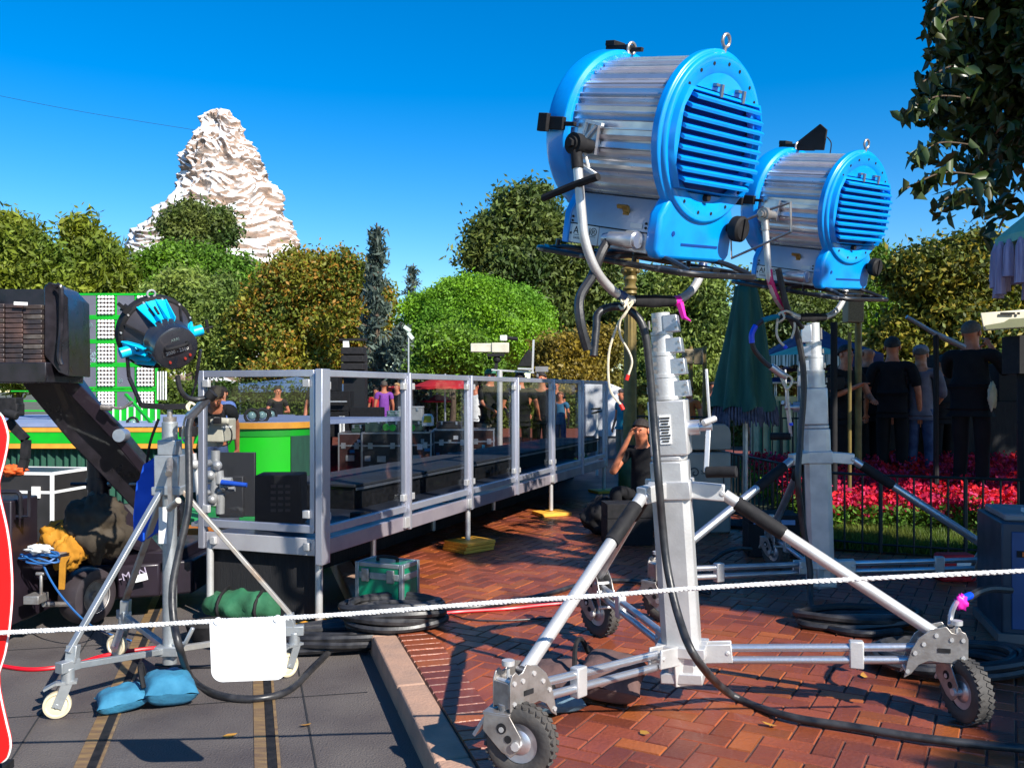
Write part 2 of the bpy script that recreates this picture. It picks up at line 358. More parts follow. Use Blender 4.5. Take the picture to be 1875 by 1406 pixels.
tc = N.new('ShaderNodeTexCoord'); mp = N.new('ShaderNodeMapping'); mp.inputs['Scale'].default_value = (.10, .10, .42); L.new(tc.outputs['Object'], mp.inputs[0])
n1 = N.new('ShaderNodeTexNoise'); n1.inputs['Scale'].default_value = 2.4; n1.inputs['Detail'].default_value = 8; L.new(mp.outputs[0], n1.inputs[0])
n2 = N.new('ShaderNodeTexNoise'); n2.inputs['Scale'].default_value = 5.; n2.inputs['Detail'].default_value = 6; n2.inputs['Distortion'].default_value = .8; L.new(mp.outputs[0], n2.inputs[0])
cr = N.new('ShaderNodeValToRGB'); L.new(n1.outputs[0], cr.inputs[0]); cr.color_ramp.elements[0].position = .32; cr.color_ramp.elements[0].color = (.15, .12, .105, 1); cr.color_ramp.elements[1].position = .66; cr.color_ramp.elements[1].color = (.36, .31, .28, 1)
e = cr.color_ramp.elements.new(.52); e.color = (.34, .23, .17, 1)
ge = N.new('ShaderNodeNewGeometry'); sx = N.new('ShaderNodeSeparateXYZ'); L.new(ge.outputs['Normal'], sx.inputs[0])
am = N.new('ShaderNodeMath'); am.operation = 'MULTIPLY_ADD'; L.new(sx.outputs[2], am.inputs[0]); am.inputs[1].default_value = .62; L.new(n2.outputs[0], am.inputs[2])
mr = N.new('ShaderNodeMapRange'); L.new(am.outputs[0], mr.inputs[0]); mr.inputs[1].default_value = .60; mr.inputs[2].default_value = .68
mx = N.new('ShaderNodeMix'); mx.data_type = 'RGBA'; L.new(mr.outputs[0], mx.inputs[0]); L.new(cr.outputs[0], mx.inputs[6]); mx.inputs[7].default_value = (.66, .65, .66, 1); L.new(mx.outputs[2], b.inputs['Base Color'])
bp = N.new('ShaderNodeBump'); bp.inputs['Strength'].default_value = .6; bp.inputs['Distance'].default_value = .4; L.new(n2.outputs[0], bp.inputs['Height']); L.new(bp.outputs[0], b.inputs['Normal'])
pk = MB(); pk.add(mk, fs); tag(pk.build('rock_peak', rock, sharp=180), 'snow streaked layered rock peak rising behind the trees on the left', 'artificial mountain')
cable('aerial_wire', 'thin dark wire crossing the sky to the rock peak', [W(-40, 168, 110), W(150, 205, 112), W(360, 239, 118)], .022, BLKM, 'wire')

# ------------------------------------------------------------------ foliage
def leafmesh(name, C, size, m, parent=None, elong=1.7, droop=0., core=None, quad=True):
    C = np.asarray(C); n = len(C); size = size * .52
    a = rng.normal(size=(n, 3)); a[:, 2] -= droop; a /= np.linalg.norm(a, axis=1)[:, None]
    b = rng.normal(size=(n, 3)); b -= (b * a).sum(1)[:, None] * a; b /= np.linalg.norm(b, axis=1)[:, None]
    s = size * (.6 + .8 * rng.random(n))[:, None]
    c3 = np.cross(a, b)
    P = np.stack([C - a * s * elong * .5, C + b * s * .42 - a * s * .05 + c3 * s * .08, C + a * s * elong * .5, C - b * s * .42 - a * s * .05 + c3 * s * .08], 1).reshape(-1, 3)
    nv = len(P); cv = np.zeros((0, 3)); cf = []
    if core is not None:
        allv = []; off = nv
        for (cc, cr_) in core:
            nn, mm = 18, 12; vs = []
            for i in range(mm + 1):
                for k in range(nn):
                    ph = PI * i / mm; t = 2 * PI * k / nn; d = Vector((math.sin(ph) * math.cos(t), math.sin(ph) * math.sin(t), math.cos(ph)))
                    q = 1 + .28 * noise.noise(d * 2.3 + Vector(cc))
                    vs.append((cc[0] + d.x * cr_[0] * q, cc[1] + d.y * cr_[1] * q, cc[2] + d.z * cr_[2] * q))
            for i in range(mm):
                for k in range(nn): cf += [off + i * nn + k, off + (i + 1) * nn + k, off + (i + 1) * nn + (k + 1) % nn, off + i * nn + (k + 1) % nn]
            off += len(vs); allv += vs
        cv = np.array(allv)
    V = np.vstack([P, cv]) if len(cv) else P
    me = bpy.data.meshes.new(name); me.vertices.add(len(V)); me.vertices.foreach_set('co', V.astype(np.float32).ravel())
    idx = np.concatenate([np.arange(nv), np.array(cf, dtype=np.int64)]).astype(np.int32)
    me.loops.add(len(idx)); me.loops.foreach_set('vertex_index', idx); nf = len(idx) // 4
    me.polygons.add(nf); me.polygons.foreach_set('loop_start', np.arange(0, nf * 4, 4, dtype=np.int32)); me.polygons.foreach_set('loop_total', np.full(nf, 4, dtype=np.int32))
    me.update(calc_edges=True); me.validate(); me.materials.append(m)
    o = bpy.data.objects.new(name, me); COL.objects.link(o)
    if parent is not None: o.parent = parent
    return o
def cloud(ells, n, clump=.5, per=60, fill=(.78, 1.08), spread=None):
    """leaf centres in clumps on the surface of ellipsoids; ells: [(centre, radii)]"""
    areas = np.array([(r[0] * r[1] + r[1] * r[2] + r[0] * r[2]) for c, r in ells]); areas = areas / areas.sum(); out = []
    nc = max(1, n // per)
    for (c, r), w in zip(ells, areas):
        k = max(3, int(nc * w)); d = rng.normal(size=(k, 3)); d /= np.linalg.norm(d, axis=1)[:, None]; d[:, 2] = np.where(d[:, 2] < -.5, -d[:, 2], d[:, 2])
        f = fill[0] + (fill[1] - fill[0]) * rng.random(k)[:, None]
        q = np.array([1 + .34 * noise.noise(Vector(dd) * 2.1 + Vector(c)) for dd in d])[:, None]
        cc = np.array(c) + d * np.array(r) * f * q
        sz = clump * (.6 + .8 * rng.random(k))
        pts = cc[:, None, :] + rng.normal(size=(k, per, 3)) * sz[:, None, None] * np.array([.5, .5, .42])
        out.append(pts.reshape(-1, 3))
    return np.vstack(out)
bark = mat('bark', (.12, .08, .05), .9, 0, (.07, .05, .035), 8, bump=.6, stretch=(4, 4, 1))
def trunk(parent, base, top, r, limbs=5, tips=None):
    m = MB(); base = Vector(base); top = Vector(top)
    m.tube(spline([base, base.lerp(top, .5) + Vector((r * .8, 0, 0)), top], 4), [r * (1.15 - .75 * i / 8) for i in range(9)], 10)
    for k in range(limbs):
        a = 2 * PI * k / limbs + .4; s = base.lerp(top, .55 + .08 * (k % 4))
        h = (top - base).length
        e = (Vector(tips[k % len(tips)]) if tips else s + Vector((math.cos(a), math.sin(a), .9)) * h * .3)
        m.tube(spline([s, s.lerp(e, .5) + Vector((0, 0, h * .03)), e], 3), [r * .45, r * .4, r * .36, r * .3, r * .24, r * .18, r * .1], 7)
    return m.build('trunk', bark, parent)
GB = -.0
def lumpy(ells, k, seed):
    rg = np.random.default_rng(seed); out = []
    for c, r in ells:
        r = np.array(r); c = np.array(c); out.append((tuple(c), tuple(r * .66)))
        for i in range(k):
            d = rg.normal(size=3); d /= np.linalg.norm(d); d[2] = d[2] * .8 + .1; f = rg.uniform(.30, .52); out.append((tuple(c + d * r * (1.02 - f) * rg.uniform(.8, 1.08)), tuple(r * f * np.array([1, 1, rg.uniform(.8, 1.1)]))))
    return out
def tree(name, label, d, blobs, lm, n, size, clump, elong=1.7, droop=0, core=.70, tr=.22, per=60, fill=(.78, 1.08), group=None, depth=.8, cat='tree', base=0., limbs=5, lumps=9):
    """blobs: [(px, py, rx_px, ry_px, dd)] at distance d"""
    k = d / FPX; ells = []
    for (px, py, rx, ry, *dd) in blobs:
        w = W(px, py, d + (dd[0] if dd else 0)); ells.append(((w.x, w.y, w.z), (rx * k, rx * k * depth, ry * k)))
    cx = sum(e[0][0] for e in ells) / len(ells); cy = sum(e[0][1] for e in ells) / len(ells)
    t = thing(name, label, cat, (cx, cy, base), 0, group)
    lo = [((e[0][0] - cx, e[0][1] - cy, e[0][2] - base), e[1]) for e in ells]
    zt = max(e[0][2] + e[1][2] * .5 for e in lo); tipc = lo
    if lumps: lo = lumpy(lo, lumps, int(abs(cx) * 10) + n)
    C = cloud(lo, int(n * 2.9), clump * .8, per, fill); C = C[C[:, 2] > .1]
    leafmesh('crown', C, size, lm, t, elong, droop, [(c, tuple(q * core for q in r)) for c, r in lo] if core else None)
    if tr: trunk(t, (0, 0, 0), (0, 0, zt * .85), tr, limbs, [tuple(Vector(e[0]) + Vector((0, 0, e[1][2] * .3))) for e in tipc])
    return t
L_OCH = leafmat('foliage_ochre_green', (.21, .23, .010), (.09, .145, .008), .3)
L_GRN = leafmat('foliage_green', (.13, .25, .010), (.07, .165, .008), .35)
L_DRK = leafmat('foliage_dark_green', (0.0578, 0.099, 0.0165), (0.124, 0.157, 0.0198), .4)
L_PIN = leafmat('foliage_pine', (.05, .095, .018), (.12, .15, .022), .4)
L_OLV = leafmat('foliage_olive', (.22, .28, .045), (.10, .165, .025), .5)
L_AUT = leafmat('foliage_autumn', (.20, .19, .012), (.10, .14, .010), .45, c3=(.34, .17, .015))
L_BRT = leafmat('foliage_bright', (.18, .36, .008), (.10, .25, .008), .5, isl=.25)
L_BLU = leafmat('foliage_blue_spruce', (.10, .14, .11), (.06, .09, .07), .6)
L_RUS = leafmat('foliage_rust', (.24, .17, .015), (.12, .12, .015), .5)
L_NEAR = leafmat('foliage_near', (0.022, 0.045, 0.01), (0.035, 0.06, 0.01), 1.2, c3=(0.05, 0.055, 0.006), isl=.5, rough=.42, trans=.12)
L_YEL = leafmat('foliage_yellowing', (.045, .085, .012), (.14, .15, .012), .55, c3=(.30, .24, .02), isl=.6)
HG = 'tall trees behind the stage'
tree('feathery_tree', 'ochre green feathery tree at the far left edge, left of all others', 40, [(-30, 520, 95, 130), (45, 500, 70, 105), (95, 560, 70, 90), (-10, 640, 130, 90), (60, 660, 120, 80), (10, 430, 35, 45)], L_OCH, 26000, .26, .8, 2.4, -.4, group=HG)
tree('feathery_tree', 'feathery ochre tree with wispy top, left of the rock peak', 42, [(165, 495, 55, 75), (215, 530, 40, 70), (140, 600, 90, 100), (225, 640, 80, 90), (150, 435, 24, 36), (195, 480, 22, 28), (180, 690, 120, 60)], L_OCH, 24000, .26, .8, 2.6, -.5, group=HG)
tree('pine_tree', 'small dark pine standing in front of the rock peak', 58, [(335, 415, 30, 22), (385, 408, 30, 20), (352, 393, 22, 15), (410, 432, 18, 18), (365, 442, 50, 24)], L_PIN, 14000, .28, .9, 2.2, core=.6, group=HG)
tree('broadleaf_tree', 'fresh green rounded tree below the small pine', 44, [(300, 500, 55, 42), (380, 505, 66, 44), (330, 540, 95, 55), (440, 520, 42, 46), (260, 545, 46, 60)], L_GRN, 22000, .25, .8, group=HG)
tree('olive_tree', 'pale olive green shrubby tree behind the blue lamp on the thin stand', 33, [(320, 540, 60, 50), (390, 560, 62, 55), (350, 630, 85, 75), (420, 650, 60, 70), (285, 610, 45, 80)], L_OLV, 26000, .15, .5, 2.4, group=HG)
tree('autumn_tree', 'wide rust and green tree right below the rock peak', 32, [(545, 528, 76, 72), (620, 538, 70, 74), (500, 600, 80, 85), (610, 620, 95, 75), (560, 670, 110, 60), (690, 600, 45, 90), (600, 690, 150, 50)], L_AUT, 42000, .19, .55, 1.6, group=HG)
tree('shaped_tree', 'bright lime green clipped dome tree in the centre', 29, [(875, 606, 126, 86), (820, 610, 85, 76), (935, 618, 76, 84), (870, 566, 78, 46)], L_BRT, 60000, .115, .30, 1.5, core=.93, fill=(.92, 1.03), group=HG, lumps=0)
tree('round_bush', 'mid green round bush in front of the lime dome tree', 25, [(825, 650, 68, 48), (870, 668, 55, 38), (780, 668, 40, 36)], L_GRN, 14000, .14, .34, 1.6, core=.88, tr=.1, group='shrubs beyond the railed platform', cat='bush')
tree('tall_pine', 'tall dark green conifer with lumpy top left of the big lamp', 41, [(960, 400, 50, 48), (905, 445, 42, 48), (1000, 450, 60, 60), (950, 500, 80, 70), (890, 480, 36, 28), (1045, 520, 60, 100), (1100, 560, 45, 110), (980, 600, 90, 80), (940, 380, 22, 25), (980, 368, 22, 20)], L_PIN, 42000, .28, .95, 2.0, core=.7, group=HG)
tree('rust_bush', 'rust brown bush beside the decorative lamp post', 24, [(1030, 660, 60, 48), (1100, 655, 45, 52), (1060, 690, 80, 40)], L_RUS, 16000, .13, .35, 1.6, tr=.1, group='shrubs beyond the railed platform', cat='bush')
tree('weeping_tree', 'olive green tree seen between the two big lamps', 38, [(1215, 560, 50, 72), (1275, 550, 55, 62), (1300, 640, 60, 90), (1250, 700, 120, 50), (1220, 660, 60, 80), (1170, 620, 40, 110)], L_OLV, 30000, .2, .6, 2.2, .6, group=HG)
tree('dark_tree', 'dark tree crown behind the closed green parasol', 30, [(1440, 590, 60, 85), (1500, 600, 70, 80), (1390, 560, 35, 60), (1470, 700, 110, 70)], L_DRK, 24000, .18, .6, group=HG)
tree('cypress_tree', 'upright green conifer right of the smaller lamp', 31, [(1590, 520, 42, 75), (1610, 600, 55, 100), (1560, 590, 40, 90)], L_GRN, 18000, .16, .5, 2.4, -.8, group=HG)
tree('autumn_leaf_tree', 'yellowing thin tree behind the crew at right', 19, [(1690, 520, 80, 75), (1775, 500, 85, 85), (1850, 540, 80, 90), (1720, 600, 95, 80), (1820, 640, 110, 80), (1910, 600, 80, 110), (1660, 640, 60, 70)], L_YEL, 46000, .15, .45, 1.6, core=0, fill=(.15, 1.1), group=HG)
tree('broadleaf_tree', 'plain dark green trees in the background behind the tents', 45, [(1480, 640, 160, 70), (1700, 660, 160, 80), (1900, 640, 120, 90)], L_DRK, 16000, .35, 1., group=HG)
# spruces: whorled drooping branches
def spruce(label, px, top, bot, d, wpx, n, sp):
    base = W(px, bot, d); k = d / FPX; H = (bot - top) * k; t = thing('spruce_tree', label, 'tree', (base.x, base.y, 0), 0, HG); z0 = base.z
    m = MB(); m.cyl((0, 0, 0), (0, 0, z0 + H), .16, .02, 7); pts = []
    nb = sp
    for i in range(nb):
        f = (i + .5) / nb; z = z0 + H * (1 - f) * .98; ln = wpx * k * (.12 + .88 * f) * (.6 + .6 * rng.random()); a = rng.random() * 2 * PI
        e = Vector((math.cos(a) * ln, math.sin(a) * ln, z - ln * .12)); s = Vector((0, 0, z)); mid = s.lerp(e, .55) + Vector((0, 0, -ln * .16)); e.z += ln * .05
        sp_ = spline([s, mid, e], 5); m.tube(sp_, .03, 4)
        for j in range(n):
            q = sp_[1 + int(rng.random() * (len(sp_) - 1))]; pts.append((q.x + rng.normal() * .1, q.y + rng.normal() * .1, q.z - abs(rng.normal()) * .16))
    m.build('trunk', bark, t); leafmesh('crown', pts, .17, L_BLU, t, 3.2, .9)
spruce('thin grey spruce standing between rust tree and lime dome', 690, 408, 700, 28, 46, 44, 62)
spruce('small distant grey spruce top above the lime dome tree', 757, 482, 640, 46, 60, 34, 40)
spruce('low silver spruce beside the black loudspeaker', 735, 590, 760, 27, 70, 60, 60)
# hedges
hedge_m = leafmat('foliage_hedge', (.05, .10, .006), (.085, .12, .008), .8)
def hedge(label, x0, x1, yt, yb, d, n, lm, size=.12, th=1.2):
    a = W(x0, yt, d); b = W(x1, yb, d); H = a.z; n_ = n; c = ((a.x + b.x) / 2, d + th / 2)
    t = thing('hedge', label, 'hedge', (c[0], c[1], 0)); w = abs(b.x - a.x) / 2
    P = np.stack([rng.uniform(-w, w, n_), -th / 2 + rng.normal(0, .06, n_), rng.uniform(0, H, n_)], 1); k = n_ // 4
    P[:k, 2] = H + rng.normal(0, .06, k); P[:k, 1] = rng.uniform(-th / 2, th / 2, k)
    leafmesh('foliage', P, size, lm, t, 1.5); MB().box((0, 0, H / 2 - .03), (2 * w - .1, th - .1, H - .06)).build('branches', lm, t)
hedge('clipped green hedge behind the bulb rack and stage', 230, 570, 705, 790, 24, 12000, hedge_m)
hedge('dark shaded hedge running behind the flight cases', 470, 1200, 700, 800, 34, 16000, L_DRK, .2, 2.)
hedge('dark hedge behind the crew and dark tent', 1180, 1990, 735, 800, 23, 14000, L_DRK, .16, 1.5)
# ------------------------------------------------------------------ big film lamps
PZ = .655                                     # pivot height above the yoke's foot
def rotx(a): return Matrix.Rotation(a, 4, 'X')
def make_head(name, label, loc, yaw, pitch, roll, extra):
    t = thing(name, label, 'film lamp', loc, yaw, 'large daylight film lamps on rolling stands')
    t.rotation_euler = (Matrix.Rotation(-roll, 3, 'Y') @ Matrix.Rotation(yaw, 3, 'Z')).to_euler()
    H = Matrix.Translation((0, 0, PZ)) @ rotx(pitch) @ Matrix.Scale(.935, 4) @ Matrix.Translation((0, 0, .10))
    AX = Matrix.Rotation(-PI / 2, 4, 'X')     # lathe z -> +Y
    # ribbed drum
    steps = [(4, .004, -.004), (2.2, -.012, -.012), (5, -.004, .006), (1.2, -.010, -.010), (3, .006, .006), (6, -.004, -.014), (1.5, .006, .006), (4, -.008, .002), (6, -.028, -.020), (1.4, .006, .006), (5, .002, -.008), (1.2, .007, .007), (6, -.010, -.002), (7, -.022, -.026), (1.2, .007, .007), (5, -.008, -.008)]
    prof = []; a = 0; i = 0
    while a < 360:
        w, d1, d2 = steps[i % len(steps)]; w = min(w * .8, 360 - a)
        prof += [(a + .12, d1), (a + w - .12, d2)]; a += w; i += 1
    n = len(prof); r0 = .362
    m = MB(H)
    ring = lambda y: [((r0 + dr) * math.cos(R(a_ + 90)), y, (r0 + dr) * math.sin(R(a_ + 90))) for a_, dr in prof]
    m.add(ring(-.37) + ring(.21), [(k, (k + 1) % n, n + (k + 1) % n, n + k) for k in range(n)])
    m.build('drum', mat('ribbed_aluminium', (.74, .73, .76), .34, .8, (.60, .59, .63), 8), t, sharp=12)
    # front ring (lens side)
    m = MB(H @ AX); m.lathe([(.30, .17), (.385, .15), (.405, .17), (.408, .26), (.395, .29), (.34, .30), (.33, .24), (.0, .23)], n=56); m.build('front_ring', BLUE, t, bevel=.004)
    m = MB(H @ AX); m.lathe([(.325, .252), (.25, .262), (.25, .256), (.17, .27), (.17, .262), (.09, .274), (.0, .276)], n=40); m.build('lens', SCREEN, t)
    # rear ring
    m = MB(H @ AX); m.lathe([(.34, -.345), (.375, -.34), (.394, -.35), (.396, -.385), (.388, -.392), (.380, -.394), (.378, -.406), (.370, -.414), (.30, -.414), (.28, -.40)], n=72); m.build('rear_ring', BLUE, t, bevel=.003)
    # rear cover: disc cut by two chords with a frame around the louvres
    m = MB(H)
    def P(x, z, y): return (x, y, z)
    disc = [(.372 * math.cos(2 * PI * k / 60), .372 * math.sin(2 * PI * k / 60)) for k in range(60)]
    zt, zb = .205, -.245
    def clip(poly, z, above):
        out = []
        for i_ in range(len(poly)):
            p, q = poly[i_], poly[(i_ + 1) % len(poly)]; ip = (p[1] > z) == above; iq = (q[1] > z) == above
            if ip: out.append(p)
            if ip != iq:
                f = (z - p[1]) / (q[1] - p[1]); out.append((p[0] + (q[0] - p[0]) * f, z))
        return out
    YM = Matrix.Rotation(PI / 2, 4, 'X')      # prism z -> -Y
    for poly, y1 in ((clip(disc, zt + .004, True), .408), (clip(disc, zb - .004, False), .404)): m.prism(poly, .36, y1, YM)
    hexo = [(-.318, -.13), (-.262, -.236), (.262, -.236), (.318, -.13), (.318, .10), (.262, .196), (-.262, .196), (-.318, .10)]
    mid = clip(clip(disc, zt, False), zb, True); mid = [(x * .97, z) for x, z in mid]
    m.prism(mid, .36, .385, YM)
    # raised border between middle outline and louvre opening
    k = len(mid); inner = []
    for (x, z) in mid:
        an = math.atan2(z, x); best = None
        for i_ in range(8):
            (x1, z1), (x2, z2) = hexo[i_], hexo[(i_ + 1) % 8]; dx, dz = math.cos(an), math.sin(an); den = dx * (z2 - z1) - dz * (x2 - x1)
            if abs(den) < 1e-9: continue
            tt = (x1 * (z2 - z1) - z1 * (x2 - x1)) / den; uu = (x1 * dz - z1 * dx) / den
            if tt > 0 and -1e-6 <= uu <= 1 + 1e-6: best = tt if best is None else min(best, tt)
        inner.append((math.cos(an) * best, math.sin(an) * best))
    o_ = [(x, -.40, z) for x, z in mid]; o2 = [(x * .955, -.440, z * .955) for x, z in mid]; i1 = [(x, -.446, z) for x, z in inner]; i2 = [(x * .985, -.388, z * .985) for x, z in inner]
    vs = [(x, -.384, z) for x, z in mid] + o_ + o2 + i1 + i2
    m.add(vs, [(L_ * k + j, L_ * k + (j + 1) % k, (L_ + 1) * k + (j + 1) % k, (L_ + 1) * k + j) for L_ in range(4) for j in range(k)])
    m.build('rear_cover', BLUE, t, sharp=30)
    # louvres: nine slanted blades
    m = MB(H)
    for j in range(9):
        z = .172 - j * .0445; w = .314 if 1 < j < 7 else .292
        if j in (0, 8): w = .262
        m.prism([(-.389, z + .002), (-.389, z + .016), (-.460, z - .006), (-.470, z - .014), (-.466, z - .026)], -w, w, Matrix(((0, 0, 1, 0), (1, 0, 0, 0), (0, 1, 0, 0), (0, 0, 0, 1)))).cut()
    m.build('louvre_blade', BLUE, t, sharp=30)
    m = MB(H); m.prism(hexo, .3862, .3885, YM); m.build('louvre_recess', mat('shaded_recess_blue', (.0, .11, .46), .5), t)  # plate in a darker blue, the shade between the blades put into its colour
    m = MB(H)
    for x in (-.06, .12):
        m.box((x, -.420, .232), (.045, .02, .012)); m.box((x, -.446, .207), (.018, .012, .055)).cut()
    m.build('latch', mat('grey_latch', (.25, .27, .3), .4, .6), t)
    m = MB(H)
    for a_ in (38, 52, 72, 88, 108, 125, 142, 218, 240, 262, 280, 300, 320):
        x, z = .335 * math.cos(R(a_)), .335 * math.sin(R(a_)); m.cyl((x, -.405, z), (x, -.4165, z), .0085, n=8).cut()
    m.cyl((0, -.40, -.262), (0, -.43, -.262), .016, n=10)
    m.build('screw', BLKM if not extra else BLKM, t)
    # eye bolts
    for (y, zz) in ((-.385, .39), (.16, .37)):
        m = MB(H); m.tube([(.028 * math.cos(2 * PI * q / 16), y, zz + .045 + .028 * math.sin(2 * PI * q / 16)) for q in range(16)], .0075, 8, closed=True); m.cyl((0, y, zz - .02), (0, y, zz + .02), .009)
        m.build('eye_bolt', STEEL, t)
    # accessory brackets on the front ring
    for ang in (90, 180, 0):
        m = MB(H @ Matrix.Rotation(R(90 - ang), 4, 'Y')); m.box((0, .23, .418), (.06, .15, .026)); m.box((0, .27, .438), (.085, .06, .026)); m.box((0, .15, .41), (.02, .12, .02))
        m.build('accessory_bracket', BLKM, t, bevel=.003)
    # ballast housing
    m = MB(H); m.prism([(-.29, -.545), (.29, -.545), (.29, -.40), (.24, -.30), (-.24, -.30), (-.29, -.40)], -.34, .15, Matrix(((1, 0, 0, 0), (0, 0, 1, 0), (0, 1, 0, 0), (0, 0, 0, 1))))
    m.build('ballast_housing', mat('satin_silver', (.40, .41, .45), .42, .6, (.33, .34, .38), 5, bump=.03), t, bevel=.004)
    m = MB(H); m.box((-.2915, -.09, -.452), (.004, .47, .006)).cut(); m.box((.2915, -.09, -.452), (.004, .47, .006)).cut(); m.box((0, -.08, -.295), (.4, .46, .05)); m.build('seam', BLKM, t)  # side seams, plus a black block painting the dark gap below the drum
    m = MB(H); m.prism([(-.295, -.55), (.295, -.55), (.295, -.40), (.25, -.30), (-.25, -.30), (-.295, -.40)], .15, .19, Matrix(((1, 0, 0, 0), (0, 0, 1, 0), (0, 1, 0, 0), (0, 0, 0, 1)))); m.build('front_foot', BLUE, t, bevel=.006)
    m = MB(H); m.prism([(-.30, -.52), (-.27, -.56), (.27, -.56), (.30, -.52), (.30, -.36), (.235, -.26), (-.235, -.26), (-.30, -.36)], -.397, -.325, Matrix(((1, 0, 0, 0), (0, 0, 1, 0), (0, 1, 0, 0), (0, 0, 0, 1)))); rf = m.build('rear_foot', BLUE, t, bevel=.018, seg=3)
    m = MB(H); m.box((.03, -.398, -.485), (.30, .004, .011)).cut(); m.cyl((-.19, -.390, -.44), (-.19, -.400, -.44), .012, n=10); m.build('slot_strip', mat('shaded_slot_blue', (.0, .05, .28), .5), rf)  # strip in darker blue paints the shade inside a slot onto the foot
    m = MB(H @ Matrix.Translation((-.02, .035, .015))); m.cyl((.27, -.42, -.40), (.27, -.47, -.40), .022, n=14); m.lathe([(.0, .0), (.058, .0), (.062, .01), (.062, .045), (.05, .055), (.0, .055)], Matrix.Translation((.27, -.465, -.40)) @ Matrix.Rotation(PI / 2, 4, 'X'), 24); m.box((.27, -.523, -.40), (.02, .012, .10)); m.build('knob', BLKM, t)
    m = MB(H); m.cyl((.27, -.38, -.385), (.38, -.38, -.36), .009); m.build('shaft', BLKM, t)
    # lettering on the left flank
    TM = Matrix(((0, 0, -1, -.2925), (-1, 0, 0, .045), (0, 1, 0, -.485), (0, 0, 0, 1)))
    np_ = MB(H); np_.box((-.2915, .045, -.498), (.003, .17, .09)); npo = np_.build('nameplate', mat('pale_silver_plate', (.5, .51, .54), .45, .5), t)
    text('lettering', 'ARRI\u00ae', .052, H @ TM, BLKM, npo); text('lettering', 'DAYLIGHT', .017, H @ Matrix.Translation((0, .03, -.036)) @ TM, BLKM, npo)
    mm = MB(H); mm.box((-.2935, .045, -.506), (.0015, .14, .0022)); mm.build('underline', BLKM, npo)
    m = MB(H); m.box((-.2925, -.26, -.425), (.002, .07, .022)); lo = m.build('rating_label', mat('pale_silver_plate', (.5, .51, .54), .45, .5), t)
    m = MB(H @ Matrix.Translation((-.278, -.18, -.365)) @ Matrix.Rotation(R(-27), 4, 'Y')); m.box((0, 0, 0), (.012, .035, .05)); m.box((0, .02, .02), (.012, .06, .018)); m.cyl((-.012, 0, -.02), (.0, 0, -.02), .02, n=10); m.build('badge', mat('brass_badge', (.45, .28, .08), .4, .7), t)
    m = MB(H)
    for (y, z) in ((.135, -.42), (.135, -.44), (-.315, -.41), (-.315, -.43), (.135, -.50)): m.cyl((-.290, y, z), (-.2945, y, z), .006, n=8).cut()
    m.build('rivet', BLKM, t)
    # connector
    m = MB(H); m.cyl((-.28, -.27, -.49), (-.315, -.27, -.49), .044, n=18); m.cyl((-.325, -.31, -.488), (-.33, -.15, -.496), .036, .032, 18); m.cyl((-.33, -.30, -.488), (-.33, -.25, -.49), .041, .041, 18); m.cyl((-.33, -.15, -.496), (-.332, -.11, -.50), .027, .022, 14)
    m.build('cable_connector', ALU, t)
    # tube skid below
    m = MB(H); zz = -.60
    loop = []
    for (x, y) in ((-.31, -.44), (.31, -.44), (.31, .52), (-.31, .52)): loop.append(Vector((x, y, zz)))
    def rrect(hx, y0, y1, z, r, k=6):
        out = []
        for cx, cy, a0 in ((hx - r, y1 - r, 0), (-hx + r, y1 - r, 90), (-hx + r, y0 + r, 180), (hx - r, y0 + r, 270)):
            for j in range(k + 1): a_ = R(a0 + 90 * j / k); out.append(Vector((cx + r * math.cos(a_), cy + r * math.sin(a_), z)))
        return out
    m.tube(rrect(.31, -.60, .39, -.60, .12), .0145, 8, closed=True)
    for sx in (-1, 1):
        m.tube(spline([(sx * .22, .37, -.605), (sx * .22, .25, -.58), (sx * .22, .1, -.575), (sx * .22, -.05, -.595), (sx * .22, -.20, -.565), (sx * .22, -.4, -.555), (sx * .25, -.56, -.59)], 5), .013, 8)
        for y in (-.22, .05, .28): m.cyl((sx * .22, y, -.60), (sx * .22, y, -.545), .012, n=8)
        m.bar((-.31 * sx, .26, -.60), (-.22 * sx, .36, -.59), .02, .02)
    m.bar((-.31, .28, -.60), (.31, .28, -.60), .025, .02); m.bar((-.31, -.35, -.60), (.31, -.35, -.60), .025, .02)
    m.build('skid', mat('scuffed_black_tube', (.015, .015, .016), .35, .1, (.14, .14, .14), 16, .62, .68, coat=.2), t)
    # yoke (does not tilt with the head)
    ym = ALUB; yp = [(-.455, 0, PZ - .04), (-.455, 0, .36), (-.45, 0, .25), (-.40, 0, .13), (-.31, 0, .045), (-.20, 0, .0), (-.08, 0, -.01), (.08, 0, -.01), (.20, 0, .0), (.31, 0, .045), (.40, 0, .13), (.45, 0, .25), (.455, 0, .36), (.455, 0, PZ - .04)]
    yk = MB().tube(spline(yp, 5), .0205, 14).build('yoke', ym, t)
    m = MB()
    for sx in (-1, 1):
        if m.f: m.cut()
        m.cyl((sx * .455, 0, PZ - .10), (sx * .455, 0, PZ - .01), .026, .024, 14); m.cyl((sx * .36, 0, PZ + .005), (sx * .485, 0, PZ + .005), .03, n=16); m.cyl((sx * .435, 0, PZ + .005), (sx * .475, 0, PZ + .005), .046, n=18)
        m.cyl((sx * .48, 0, PZ + .005), (sx * .50, 0, PZ + .005), .02, n=6)
    m.build('pivot', STEEL if extra else BLKM, yk)
    m = MB(); m.tube([(-.16, 0, -.01), (.0, 0, -.0105), (.14, 0, -.01)], [.026, .03, .026], 12); m.build('grip', BLKM, yk)
    # support rail on the flank at the pivot
    m = MB(H); 
    m.box((-.372, .03, -.06), (.03, .12, .14)); m.build('pivot_plate', ALU, t)
